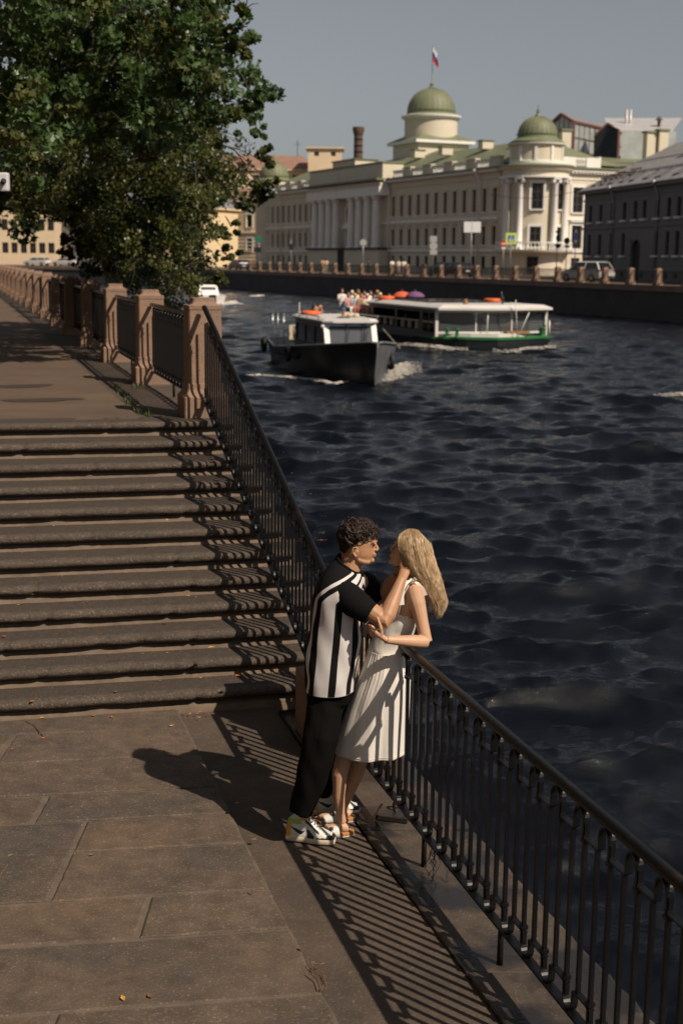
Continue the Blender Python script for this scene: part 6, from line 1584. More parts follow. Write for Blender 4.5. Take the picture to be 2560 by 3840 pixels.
# ---------------- man ----------------
man=empty('person',gz(715,1930,L-.035),'man in a black and white striped knit shirt and black trousers holding the woman','person')
MY=7.12; SD=Vector((-.10,-.995,0))     # towards the viewer = his right side
b=MB()
headloft(b,[(112,705,620,.020),(120,735,590,.040),(138,768,562,.056),(165,788,546,.068),(200,799,538,.0745),(235,803,536,.077),(258,804,538,.0775),(272,800,541,.077),(288,793,545,.076),(305,792,549,.0745),(322,791,553,.072),(338,790,557,.0695),(352,788,562,.066),(366,784,570,.061),(380,780,582,.055),(394,777,600,.047),(406,768,630,.036),(414,750,665,.022)],MY,1,SD)
hc=Z6(670,300,MY)
def hp(x,y,s): return Z6(x,y,MY)+SD*s
b.tube([hp(793,258,0),hp(797,272,0),hp(805,290,0),hp(813,304,0)],[.0075,.0070,.0080,.0092],8); b.ell(hp(812,310,0),(.0100,.0092,.0082)); 
for sg in(-1,1): b.ell(hp(806,317,sg*.010),(.009,.0065,.006)); b.ell(hp(797,262,sg*.028),(.010,.022,.007)); b.ell(hp(664,312,sg*.075),(.012,.005,.020)); b.tube([hp(672,288,sg*.077),hp(662,276,sg*.081),hp(648,278,sg*.084),hp(640,294,sg*.086),hp(643,314,sg*.085),hp(652,332,sg*.082),hp(664,346,sg*.078),hp(672,342,sg*.076)],[.0036,.0042,.0044,.0044,.0042,.0042,.0052,.0040],8); b.tube([hp(676,306,sg*.077),hp(672,320,sg*.079)],.0045,6); b.tube([hp(672,368,sg*.057),hp(712,390,sg*.045),hp(755,400,sg*.022)],[.013,.014,.014],8)
b.ell(hp(791,347,0),(.009,.021,.0048)); b.ell(hp(789,361,0),(.0085,.019,.0052)); b.ell(hp(768,392,0),(.018,.021,.017)); b.ell(hp(776,340,0),(.015,.026,.016))
b.tube([hp(625,330,0),hp(618,400,0),hp(600,470,0),hp(590,560,0)],[.056,.057,.064,.09],16)
FD=Vector((.975,-.20,0)).normalized(); SS=Vector((-.20,-.975,0)).normalized()
def torso_c(zy,xb,xf,Y=MY): return (Z6(xb,zy,Y)+Z6(xf,zy,Y))/2
# trunk under the clothes
def ring(c,hl,hw,n=24,f=FD,s=SS,tilt=0,pw_=.9,an=None):
    out=[]
    for k in range(n):
        t=2*pi*k/n if an is None else an[k]; ct,st_=-math.cos(t),math.sin(t)   # 0 = back, pi/2 = near side, pi = front
        out.append(c+f*(hl*math.copysign(abs(ct)**pw_,ct))+s*(hw*math.copysign(abs(st_)**pw_,st_))+UP*(tilt*ct))
    return out
tr_=[(1330,335,600,.105),(1100,335,630,.12),(900,345,655,.135),(700,370,680,.165),(560,420,690,.165),(480,480,660,.11),(440,520,650,.07)]
b.loft([ring(torso_c(y,xb,xf),(Z6(xf,y,MY)-Z6(xb,y,MY)).length/2,hw) for y,xb,xf,hw in tr_])
# arms (radii in metres)
nsh,nel,nwr=Z6(575,640,6.985),Z6(868,838,6.90),Z6(992,530,7.02)
b.tube([Z6(520,600,7.06),nsh,nsh+(nel-nsh)*.5,nel+(nsh-nel)*.12,nel,nel+(nwr-nel)*.12,nel+(nwr-nel)*.35,nel+(nwr-nel)*.7,nwr],[.05,.062,.054,.047,.046,.046,.044,.034,.0275],14)
fsh,fel,fwr=Z6(705,560,7.33),Z6(812,690,7.42),Z6(955,500,7.30)
b.tube([Z6(640,540,7.2),fsh,fsh+(fel-fsh)*.5,fel,fel+(fwr-fel)*.3,fel+(fwr-fel)*.7,fwr],[.05,.06,.05,.044,.042,.034,.027],14)
# hands cupping her neck and jaw
def hand(mb,wr,palm,knu,tips,thumb,th=.022):
    mb.tube([wr,wr*.5+palm*.5,palm],[.027,.03,.034],10,flat=.65); mb.tube([palm,knu],[.036,.036],10,flat=.6)
    for pts in tips: finger(mb,pts)
    finger(mb,thumb,.0105,.008)
pc=Z6(1018,462,7.085); side=Vector((.35,.0,-.6)).normalized()
ax=(pc-nwr).normalized(); kn=pc+ax*.035
tips=[]
for k in range(4):
    o_=Vector((.020*(k-1.5),.0,-.012*(k-1.5))); l=[.075,.085,.08,.062][3-k]
    d1=Vector((.62,.30,.70)).normalized(); d2=Vector((.65,.60,.45)).normalized(); p0=kn+o_
    tips.append([p0,p0+d1*l*.4,p0+d1*l*.4+d2*l*.35,p0+d1*l*.4+d2*l*.65+Vector((0,.012,0))])
t0=pc+Vector((-.018,-.006,.0)); thumb=[t0,t0+Vector((-.006,0,.026)),t0+Vector((-.004,.008,.048))]
hand(b,nwr,pc,kn,tips,thumb)
pf=Z6(985,455,7.33); ax=(pf-fwr).normalized(); knf=pf+ax*.035; tips=[]
for k in range(4):
    o_=Vector((.018*(k-1.5),0,-.012*(k-1.5))); d1=Vector((.5,-.3,.8)).normalized(); d2=Vector((.4,-.7,.5)).normalized(); p0=knf+o_
    tips.append([p0,p0+d1*.032,p0+d1*.032+d2*.026,p0+d1*.032+d2*.045])
t0=pf+Vector((-.02,0,0)); hand(b,fwr,pf,knf,tips,[t0,t0+Vector((-.01,-.01,.028)),t0+Vector((-.014,-.02,.05))])
# legs
nl=[Z7(420,150,7.13),Z7(385,500,7.02),Z7(320,760,6.98),Z7(252,1085,6.98)]; fl_=[Z7(500,120,7.2),Z7(465,480,7.22),Z7(425,740,7.28),Z7(405,950,7.32)]
b.tube(nl,[.058,.056,.05,.036],12); b.tube(fl_,[.058,.056,.05,.036],12)
body=b.build('body',M['skin_m'],man); remesh(body,.0033,4)
# facial details
def small(name,mtl,parent,fn,smooth=True):
    m=MB(); fn(m); return m.build(name,M[mtl],parent,smooth=smooth)
for sg in(1,-1):
    small('eyebrow','brow',man,lambda m:m.tube([hp(801,262,sg*.014),hp(797,256,sg*.028),hp(785,254,sg*.045),hp(772,259,sg*.055)],[.0018,.0024,.0022,.0012],6))
    e_=small('eye','eyewhite',man,lambda m:m.ell(hp(777,282,sg*.031),(.0085,.0085,.0034)))
    small('iris','iris',e_,lambda m:m.ell(hp(785,282,sg*.033),(.0036,.0036,.0034)))
    small('eyelid','brow',e_,lambda m:m.tube([hp(793,279,sg*.022),hp(789,276,sg*.032),hp(778,278,sg*.041)],.0014,5))
small('lips','lip',man,lambda m:(m.ell(hp(794,348,0),(.0075,.020,.0032)),m.ell(hp(792,359,0),(.0075,.018,.0036))))
# curly hair: scalp cap plus many curls
m=MB(); headloft(m,[(102,700,625,.03),(110,742,580,.052),(130,785,548,.071),(160,803,532,.081),(195,798,526,.085),(225,778,528,.085),(250,738,534,.082),(272,690,542,.080),(300,615,550,.072),(325,585,556,.055)],MY,1,SD); M['hair_cap']=mat('short_dark_hair',(.022,.013,.009),.9,bump=.003,bscale=160,spec=.1); cap_=m.build('hair',M['hair_cap'],man,smooth=True)
q=random.Random(21); m=MB(); HC=Z6(665,200,MY)
def on_scalp(a,e):  # a azimuth about up from the face direction, e elevation
    d=Vector((math.cos(e)*math.cos(a),0,math.sin(e)))+SD*(math.cos(e)*math.sin(a))
    return d
cnt=0
while cnt<620:
    a=q.uniform(-pi,pi); e_=math.asin(q.uniform(-.5,1)); d=on_scalp(a,e_)
    fwd=math.cos(a)
    if e_<.02+.34*fwd and fwd>-.05: continue             # keep the face free
    if e_<-.2 and fwd>-.75: continue
    low=e_<.15
    root=HC+Vector((d.x*.094+.0,d.y*.076,d.z*.074-.004))
    if e_<0: root=HC+Vector((d.x*.088,d.y*.076,d.z*.12))
    L_=(q.uniform(.055,.095) if not low else q.uniform(.015,.03)); ph=q.uniform(0,6.28); wv=q.uniform(.003,.0075)*(1 if not low else .3)
    flow=(Vector((.55,0,0))*q.uniform(-.3,1.3)+SD*q.gauss(.1,.5)+Vector((0,0,q.uniform(-.5,.35)))); flow=(flow-d*flow.dot(d)*.8).normalized()
    u=d; v=flow.cross(d).normalized(); pts=[]; nn_=10; turn=q.uniform(.5,1.05)
    for i in range(nn_+1):
        t=i/nn_; pts.append(root+flow*L_*t*(1-.18*t)+u*(.016*math.sin(pi*min(1,t*1.1))*(1 if not low else .3)-.012*t*t)+ (u*math.cos(ph+turn*2*pi*t)+v*math.sin(ph+turn*2*pi*t))*wv*min(1,t*2))
    for strand in range(5):
        o_=Vector((q.gauss(0,.0024),q.gauss(0,.0024),q.gauss(0,.0024)))
        m.tube([p+o_*(1-i*.06) for i,p in enumerate(pts)],[.0013]*8+[.0011,.0009,.0005],3,cap=False)
    cnt+=1
for k in range(1500):  # short hair at the sides and the nape
    a=q.uniform(-pi,pi); e_=q.uniform(-.75,.2)
    if math.cos(a)>.12 and e_<.1: continue
    if math.cos(a)>-.35 and e_<-.25: continue
    d=on_scalp(a,e_); z_=-.085*(-e_/.75) if e_<0 else .02*e_*5
    k2=1-.22*max(0,-e_/.75)
    root=HC+Vector((math.cos(a)*.102*k2-.004,math.sin(a)*-.0905*k2,z_))
    dn=Vector((q.uniform(-.3,.2),q.uniform(-.2,.2),-1)); L_=q.uniform(.012,.026); pts=[root+dn*L_*t+Vector((math.cos(a),-math.sin(a),0))*(.006*math.sin(pi*t)+q.uniform(0,.002)) for t in (0,.3,.6,1)]
    m.tube(pts,[.0012,.0012,.001,.0004],3,cap=False)
for k in range(46):   # fringe falling over the forehead
    s_=q.uniform(-.055,.062); root=hp(q.uniform(750,790),q.uniform(140,175),s_); L_=q.uniform(.035,.06); ph=q.uniform(0,6.28); pts=[]
    for i in range(9):
        t=i/8; pts.append(root+Vector((.020*math.sin(t*1.6)+.0,0,-L_*t*t-.004*t))+Vector((math.cos(ph+8*t),0,math.sin(ph+8*t)))*.005+SD*(.004*math.sin(ph+8*t)))
    for strand in range(3):
        o_=Vector((q.gauss(0,.002),q.gauss(0,.002),q.gauss(0,.002))); m.tube([p+o_ for p in pts],[.0012]*6+[.001,.0008,.0004],3,cap=False)
m.build('curls',M['hair_m'],cap_,smooth=True,fixn=False)
# striped knit shirt
AN=[];BC=[]
bnd=[(0,23,0),(23,36,1),(36,54.5,0),(54.5,84,1),(84,101,0),(101,130,1),(130,147,0),(147,166,1),(166,180,0)]
for a0,a1,c_ in bnd:
    k=max(1,round((a1-a0)/7.5))
    for i in range(k): AN.append(math.radians(a0+(a1-a0)*i/k)); BC.append(c_)
for a0,a1,c_ in bnd[::-1]:
    k=max(1,round((a1-a0)/7.5))
    for i in range(k): AN.append(math.radians(360-(a1-(a1-a0)*i/k))); BC.append(c_)
LV=[(1342,283,642,.158,0),(1325,285,645,.160,0),(1250,288,655,.163,0),(1150,293,668,.164,0),(1050,301,678,.163,0),(950,312,688,.164,0),(850,324,697,.168,0),(760,336,705,.180,0),(690,347,712,.194,0),(630,362,716,.205,0),(580,380,716,.203,-.004),(540,398,714,.190,-.010),(505,420,710,.168,-.018),(475,446,703,.140,-.026),(450,475,695,.112,-.034),(432,500,687,.090,-.040),(420,520,678,.076,-.046)]
rings=[]
for i,(y,xb,xf,hw,tl) in enumerate(LV):
    c=torso_c(y,xb,xf); hl=(Z6(xf,y,MY)-Z6(xb,y,MY)).length/2; r=ring(c,hl,hw,n=len(AN),an=AN,tilt=tl,pw_=.88)
    rr=[]
    for k,p in enumerate(r):
        t=AN[k]; d=(p-c); d.z=0
        f=.006*math.sin(3*t+y*.012)+.004*math.sin(7*t-y*.021+1)+(.006*math.sin(y*.055+2.2*t) if 850<y<1250 else 0)
        if y>1300 or y<560: f*=.3
        rr.append(p+d.normalized()*f)
    rings.append(rr)
m=MB(); n=len(AN)
# refine vertically with Catmull-Rom for smoothness
def cr(p0,p1,p2,p3,t): return .5*((2*p1)+(p2-p0)*t+(2*p0-5*p1+4*p2-p3)*t*t+(3*p1-p0-3*p2+p3)*t**3)
R2=[]
for i in range(len(rings)-1):
    for t in (0,.34,.67): R2.append([cr(rings[max(i-1,0)][k],rings[i][k],rings[i+1][k],rings[min(i+2,len(rings)-1)][k],t) for k in range(n)])
R2.append(rings[-1])
vs=[v for r in R2 for v in r]; m.v=[tuple(v) for v in vs]
nr=len(R2)
for i in range(nr-1):
    for k in range(n):
        m.f.append((i*n+k,i*n+(k+1)%n,(i+1)*n+(k+1)%n,(i+1)*n+k)); m.m.append(0 if (i<2) else BC[k])
m.f.append(tuple(range(n))[::-1]); m.m.append(0)
YS=[]
for i in range(len(LV)-1):
    for t in (0,.34,.67): YS.append(LV[i][0]*(1-t)+LV[i+1][0]*t)
YS.append(LV[-1][0])
def shift(y): return 86*max(0,min(1,(650-y)/215))**1.25
UVS=[]
for i in range(nr):
    for k in range(n):
        a=math.degrees(AN[k]); a=min(a,360-a); UVS.append(((a-shift(YS[i]))/180 if i>1 else -1,0))
m.m=[0]*len(m.f)
sh_=m.build('striped_shirt',M['stripes'],man,smooth=True,uvs=UVS)
m=MB(); m.tube([R2[-1][k]+UP*.001 for k in range(n)]+[R2[-1][0],R2[-1][1]],.0075,8,cap=False)
m.tube([R2[-1][int(n*.5)],R2[-4][int(n*.5)]+FD*.012,R2[-8][int(n*.5)]+FD*.006],[.010,.012,.006],8)
m.build('collar',M['knitblack'],sh_,smooth=True)
# open V of skin at the throat
m=MB(); pv=[R2[-1][int(n*.40)]+FD*.003,R2[-1][int(n*.5)]+FD*.004,R2[-1][int(n*.60)]+FD*.003,R2[-7][int(n*.5)]+FD*.007]; 
# sleeves
def sleeve(name,pts,rad,n_=20,seed=0):
    m=MB(); pp_=[];rr_=[]
    for i in range(len(pts)-1):
        for t in (0,.25,.5,.75):
            pp_.append(cr(pts[max(i-1,0)],pts[i],pts[i+1],pts[min(i+2,len(pts)-1)],t)); rr_.append(rad[i]*(1-t)+rad[i+1]*t+.0025*math.sin(i*9+t*14+seed))
    pp_.append(pts[-1]); rr_.append(rad[-1]); m.tube(pp_,rr_,n_); o=m.build(name,M['knitblack'],man,smooth=True)
    m=MB(); d=(pts[-1]-pts[-2]).normalized(); m.tube([pts[-1]-d*.018,pts[-1]+d*.006],[rad[-1]+.003,rad[-1]+.003],n_); m.build('cuff',M['knitblack'],o,smooth=True,angle=.6); return o
sleeve('sleeve',[Z6(520,590,7.04),Z6(560,630,6.995),Z6(625,690,6.965),Z6(700,745,6.94),Z6(760,782,6.925)],[.060,.077,.083,.074,.060])
sleeve('sleeve',[Z6(655,540,7.26),Z6(715,560,7.33),Z6(760,610,7.38),Z6(800,655,7.40)],[.055,.068,.066,.058],seed=2)
# trousers
m=MB(); m.loft([ring(torso_c(1300,300,620),.118,.135),ring(torso_c(1360,300,625),.122,.14),ring((Z7(300,250,MY)+Z7(610,250,MY))/2,.115,.14)])
nt_=[Z7(430,175,7.085),Z7(425,330,7.05),Z7(400,520,7.0),Z7(362,700,6.985),Z7(310,880,6.98),Z7(266,1010,6.98),Z7(250,1072,6.98)]; m.tube(nt_,[.080,.100,.102,.094,.084,.072,.066],18)
ft_=[Z7(490,175,7.17),Z7(485,330,7.21),Z7(462,500,7.23),Z7(435,700,7.27),Z7(408,860,7.31),Z7(398,925,7.32)]; m.tube(ft_,[.078,.092,.088,.080,.070,.064],18)
tr2=m.build('trousers',M['trousers'],man); remesh(tr2,.007,3)
me=tr2.data
for v in me.vertices:
    x,y,z=v.co; f=.0035*math.sin(x*55+z*6+2*math.sin(z*5))+.0025*math.sin(y*48-x*30+z*9)+.002*math.sin(z*26+x*60); v.co=v.co+v.normal*f
# shoes ------------------------------------------------
for nme,c_ in (('shoe_white',(.66,.64,.60)),('shoe_black',(.013,.013,.014)),('shoe_yellow',(.72,.34,.04)),('shoe_green',(.33,.52,.10)),('shoe_cream',(.62,.54,.40)),('shoe_grey',(.26,.27,.29))): M[nme]=mat(nme,c_,.42,bump=.0006,bscale=150)
def swoosh(x,z):
    # hooked tapering side stripe: thick rounded belly in front, thin tail rising to the heel
    c=.050+.9*(x-.105)**2*5.2*(1 if x<.105 else 1.0); t=(x-.034)/.086
    if not 0<t<1: return False
    th=.002+.013*math.sin(pi*min(1,t*1.0))**1.2*(.35+.65*t)
    cz=.052+ .034*(1-t)**1.5 + (.022*(max(0,t-.75)/.25)**1.3)
    return abs(z-cz)<th
def shoe(label,heel,toe,parent,collar_z=.135):
    e=bpy.data.objects.new('high_top_shoe',None); COL.objects.link(e); e.parent=parent; e.location=Vector((0,0,0)); e['label']=label
    f=(toe-heel); f.z=0; Ls=f.length; f.normalize(); s=Vector((f.y,-f.x,0)); base=heel
    def w(x,y,z): return base+f*x+s*y+UP*z
    xs=[0,.01,.03,.06,.09,.12,.15,.18,.21,.24,.26,.275,.285]; k_=Ls/.285
    def hwid(x): 
        x/=.285; return .036+.012*math.sin(min(1,x*1.5)*pi)*.3+.014*math.exp(-((x-.7)/.25)**2) if x<.93 else .036*math.sqrt(max(0,1-((x-.93)/.075)**2))+.006
    # sole
    m=MB(); rings=[]
    for z,e_ in ((0,-.002),(.004,.002),(.024,.003),(.030,.000)):
        r=[w((x*k_)-(e_ if x<.01 else -e_ if x>.28 else 0),(hwid(x)+e_)*(-1 if True else 1)*(.6 if x==0 else 1),z) for x in xs]+[w(x*k_,(hwid(x)+e_)*(.6 if x==0 else 1),z) for x in xs[::-1]]
        rings.append(r)
    m.loft(rings); m.build('sole',M['shoe_cream'],e,smooth=True,angle=.8)
    m=MB(); m.loft([[w(p*k_,sg*(hwid(p)+.0015)*(.6 if p==0 else 1),z) for sg,seq in ((-1,xs),(1,xs[::-1])) for p in seq] for z in (-.006,.0)]); m.build('outsole',M['shoe_black'],e)
    # upper: cross sections along x
    m=MB(); NX_=96; NT=45; mats_=['shoe_white','shoe_black','shoe_yellow','shoe_green']
    grid=[]
    for i in range(NX_+1):
        x=.285*i/NX_
        top=(.122+x*.9) if x<.031 else .150 if x<.118 else .150-(x-.118)*.90 if x<.19 else .0852-(x-.19)*.50 if x<.25 else .0552-(x-.25)**2*14
        hw=hwid(x)*.96*(math.sqrt(min(1,(x+.001)/.014)) if x<.014 else 1)
        row=[]
        for j in range(NT):
            t=pi*j/(NT-1); ct,st_=math.cos(t),math.sin(t)
            pe=.75+.2*max(0,1-x/.13); yy=hw*math.copysign(abs(ct)**pe,ct); zz=.028+(top-.028)*abs(st_)**(.62+.12*max(0,1-x/.13))
            nar=1-.34*max(0,(zz-.05)/.09)**1.0 if x<.12 else 1-.30*max(0,(zz-.04)/.06)
            row.append((x+(max(0,zz-.05)*.16 if x<.07 else max(0,zz-.05)*.16*max(0,1-(x-.07)/.08)),-yy*max(.3,nar),zz))
        grid.append(row)
    vs=[w(x*k_,y,z) for r in grid for x,y,z in r]; m.v=[tuple(v) for v in vs]
    for i in range(NX_):
        for j in range(NT-1):
            x=(grid[i][j][0]+grid[i+1][j][0])/2; z=(grid[i][j][2]+grid[i][j+1][2]+grid[i+1][j][2])/3
            c_=0
            if x<.036 and z<.104: c_=2
            elif x<.095 and .104<z<.130: c_=3
            elif x>.185 and z<.040+(.010 if x>.24 else 0): c_=1
            elif x>.268: c_=1
            elif .130<x<.172 and z<.085-(x-.130)*.9: c_=1
            elif .115<x<.20 and .118-(x-.118)*.78<z<.132-(x-.118)*.80: c_=1
            elif .085<x<.125 and z>.128: c_=2
            m.f.append((i*NT+j,i*NT+j+1,(i+1)*NT+j+1,(i+1)*NT+j)); m.m.append(c_)
    m.build('upper',[M[a] for a in mats_],e,smooth=True)
    def sidey(x,z):
        i=min(NX_,int(round(x/.285*NX_))); row=grid[i]; b0=min(row[:NT//2+1],key=lambda r:abs(r[2]-z)); return abs(b0[1])
    for sg in (-1,1):
        m=MB(); rr_=[]
        for i in range(19):
            t=i/18; x=.030+.088*t; cz=.053+.036*(1-t)**1.5+.020*(max(0,t-.72)/.28)**1.4; th=.0016+.0125*math.sin(pi*min(1,t))**1.1*(.3+.7*t)
            rr_.append([w(x*k_,sg*(sidey(x,cz-th)+.0015),cz-th),w(x*k_,sg*(sidey(x,cz)+.0022),cz),w(x*k_,sg*(sidey(x,cz+th)+.0015),cz+th)])
        m.loft(rr_,closed=False); o=m.build('side_stripe',M['shoe_black'],e,smooth=True); sx=o.modifiers.new('t','SOLIDIFY'); sx.thickness=.0012
    m=MB()
    for i in range(6):
        x=.122+i*.015; zt=.150-(x-.118)*.90+.004 if x<.19 else .0852-(x-.19)*.5+.004
        m.tube([w(x*k_,-.020,zt-.006),w((x+.005)*k_,0,zt+.003),w((x+.002)*k_,.020,zt-.006)],.0042,6)
        if i%2==0: m.tube([w(x*k_,-.018,zt-.004),w((x+.012)*k_,.012,zt+.002)],.0035,6)
    for sg in(-1,1): m.tube([w(.125*k_,0,.146),w(.14*k_,.02*sg,.15),w(.15*k_,.036*sg,.125),w(.145*k_,.032*sg,.108)],.003,5)
    m.build('laces',M['shoe_grey'],e,smooth=True)
    m=MB(); m.loft([[w(x*k_,y,z) for x,y in ((.104,-.022),(.104,.022),(.122,.020),(.122,-.020))] for z in (.115,.172)]); m.build('tongue',M['shoe_yellow'],e)
    return e
GZ=L-.035
h_=gz(657,1919,GZ+.02);t_=gz(770,1934,GZ+.01); h_.z=t_.z=GZ+.006
shoe('near high-top with yellow heel and green collar',h_,t_,man)
h_=gz(716,1862,GZ+.02);t_=gz(792,1868,GZ); d_=(t_-h_); d_.z=0; h_.z=GZ+.006
shoe('far high-top partly hidden behind the near leg',h_,h_+d_.normalized()*.285,man)
# ---------------- woman ----------------
wom=empty('person',gz(782,1902,GZ),'blonde woman in a sleeveless white midi dress leaning back against the railing, facing the man','person')
WY=7.20; WSD=Vector((.05,-.999,0))
b=MB()
headloft(b,[(183,1020,1070,.015),(190,990,1105,.036),(205,968,1130,.053),(232,957,1150,.065),(258,948,1157,.0690),(275,943,1158,.070),(292,940,1156,.0695),(310,935,1152,.068),(328,929,1146,.065),(346,922,1138,.061),(364,916,1124,.056),(382,911,1105,.050),(400,907,1080,.043),(415,906,1050,.034),(428,914,1010,.022)],WY,-1,WSD)
def wp(x,y,s): return Z6(x,y,WY)+WSD*s
b.tube([wp(944,262,0),wp(940,278,0),wp(927,296,0),wp(914,309,0)],[.0065,.0058,.0068,.0075],8); b.ell(wp(912,315,0),(.0085,.0078,.0070)); b.ell(wp(912,358,0),(.0085,.018,.0046)); b.ell(wp(910,372,0),(.0085,.017,.0050)); b.ell(wp(913,410,0),(.015,.017,.014)); b.ell(wp(926,350,0),(.013,.022,.015))
for sg in(-1,1): b.ell(wp(917,322,sg*.008),(.0075,.0055,.005)); b.tube([wp(1030,388,sg*.045),wp(985,410,sg*.036),wp(928,418,sg*.014)],[.012,.012,.011],8); b.ell(wp(948,266,sg*.024),(.008,.018,.006))
b.tube([wp(1075,340,0),wp(1065,410,0),wp(1066,480,0),wp(1065,560,0)],[.044,.046,.047,.07],14)
WF=Vector((-1,-.05,0)).normalized(); WS=Vector((.05,-1,0)).normalized()
wt=[(1050,760,1035,.115),(980,775,1050,.112),(900,825,1080,.12),(830,880,1100,.128),(760,935,1125,.14),(680,975,1145,.150),(600,1005,1150,.15),(560,1020,1130,.12),(520,1030,1105,.06)]
def wring(c,hl,hw,n=24,an=None,pw_=.92): return ring(c,hl,hw,n,f=WF,s=WS,an=an,pw_=pw_)
b.loft([wring((Z6(a,y,WY)+Z6(c_,y,WY))/2,(Z6(a,y,WY)-Z6(c_,y,WY)).length/2*.96,hw) for y,a,c_,hw in wt])
wsh,wel,wwr=Z6(1082,612,7.06),Z6(1172,995,7.0),Z6(872,978,6.885)
b.tube([Z6(1070,580,7.13),wsh,wsh+(wel-wsh)*.25,wsh+(wel-wsh)*.6,wel+(wsh-wel)*.1,wel],[.04,.049,.046,.037,.034,.034],14)
b.tube([wel,wel+(wwr-wel)*.12,wel+(wwr-wel)*.35,wel+(wwr-wel)*.7,wwr],[.034,.036,.035,.027,.0205],14)
fs,fe,fw2=Z6(1020,590,7.34),Z6(930,800,7.44),Z6(790,900,7.36)
b.tube([Z6(1050,570,7.25),fs,fs+(fe-fs)*.5,fe,fe+(fw2-fe)*.4,fw2,fw2+Vector((-.06,0,0))],[.04,.048,.04,.034,.033,.022,.03],12)
# near hand holding his elbow: thumb up, fingers curling left and behind
pm=Z6(822,938,6.875); b.tube([wwr,wwr*.5+pm*.5,pm,Z6(795,915,6.88)],[.0205,.023,.029,.028],12,flat=.7)
for k in range(4):
    p0=Z6(800-4*k,898+22*k,6.868+.006*k); p1=Z6(772-2*k,880+20*k,6.862+.008*k); p2=Z6(752+2*k,872+19*k,6.885+.008*k); p3=Z6(748+4*k,866+18*k,6.915+.008*k); finger(b,[p0,p1,p2,p3],.0082,.0062)
finger(b,[Z6(842,940,6.862),Z6(838,895,6.852),Z6(824,850,6.85),Z6(812,815,6.852)],.0115,.0070)
# legs and feet
b.ell(Z6(890,1120,7.2),(.13,.12,.12))
n1=[Z7(830,-40,7.16),Z7(690,380,7.17),Z7(620,520,7.14),Z7(575,640,7.12),Z7(535,790,7.12),Z7(530,950,7.12),Z7(540,1080,7.13),Z7(552,1140,7.135)]; b.tube(n1,[.075,.066,.055,.050,.046,.034,.026,.027],14)
n2=[Z7(870,-40,7.24),Z7(780,380,7.25),Z7(700,600,7.27),Z7(655,780,7.29),Z7(600,930,7.31),Z7(572,1010,7.33),Z7(565,1050,7.335)]; b.tube(n2,[.075,.068,.053,.046,.034,.026,.027],14)
def foot(mb,an,dirv,ln=.20,z=GZ):
    d=Vector(dirv).normalized(); s=Vector((d.y,-d.x,0)); h=Vector((an.x,an.y,z+.045))-d*.035
    mb.tube([h+UP*-.005,h+d*.05+UP*.012,h+d*.11+UP*-.002,h+d*.16+UP*-.012,h+d*.185+UP*-.017],[.028,.032,.028,.024,.014],12,flat=1,up=UP)
    for k in range(5):
        t0=h+d*(.175-.006*k*k*.6)+s*(.020-.0105*k)+UP*-.022; finger(mb,[t0,t0+d*.016+UP*.001,t0+d*(.030-.003*k)+UP*-.004],.0085 if k==0 else .0062,.0075 if k==0 else .0052)
foot(b,n1[-1],(-.95,-.28,0)); foot(b,n2[-1],(-.95,-.2,0))
wb=b.build('body',M['skin_f'],wom); remesh(wb,.0034,4)
for sg in(1,-1):
    small('eyebrow','hair_root',wom,lambda m:m.tube([wp(944,266,sg*.014),wp(947,261,sg*.027),wp(962,264,sg*.046)],[.0018,.0024,.0012],6))
    e_=small('eye','eyewhite',wom,lambda m:m.ell(wp(960,290,sg*.030),(.0085,.0085,.0034)))
    small('iris','iris',e_,lambda m:m.ell(wp(952,290,sg*.031),(.0036,.0036,.0034)))
    small('eyelash','brow',e_,lambda m:m.tube([wp(946,287,sg*.021),wp(950,284,sg*.031),wp(961,286,sg*.040)],.0015,5))
small('lips','lip_f',wom,lambda m:(m.ell(wp(906,359,0),(.0065,.0165,.0030)),m.ell(wp(905,370,0),(.0065,.0155,.0036))))
# dress bodice
def smooth_loft(rings,n,steps=(0,.34,.67)):
    out=[]
    for i in range(len(rings)-1):
        for t in steps: out.append([cr(rings[max(i-1,0)][k],rings[i][k],rings[i+1][k],rings[min(i+2,len(rings)-1)][k],t) for k in range(n)])
    out.append(rings[-1]); return out
nb=64; rings=[]
BOD=[(1058,747,1040,.128),(1030,752,1045,.126),(990,766,1056,.124),(940,796,1075,.128),(890,830,1092,.134),(850,858,1102,.140),(815,884,1108,.142),(785,908,1113,.141),(760,928,1118,.138)]
for y,a,c_,hw in BOD:
    c=(Z6(a,y,WY)+Z6(c_,y,WY))/2; hl=(Z6(a,y,WY)-Z6(c_,y,WY)).length/2
    r=wring(c,hl,hw,nb); rr=[]
    for k,p in enumerate(r):
        t=2*pi*k/nb; d=p-c; d.z=0; top=.0
        zt_=.030*max(0,-math.cos(t))**2*0 if y>800 else .022*abs(math.sin(t))**3*0
        f=.0032*math.sin(y*.13+t*2.2+1.3*math.sin(3*t))*(1 if y>860 else .35)+.0018*math.sin(y*.31-t*4)
        rr.append(p+d.normalized()*f+UP*zt_)
    rings.append(rr)
Rb=smooth_loft(rings,nb); m=MB(); m.loft(Rb,cap=True); bod=m.build('bodice',M['dress'],wom,smooth=True,angle=1.2)
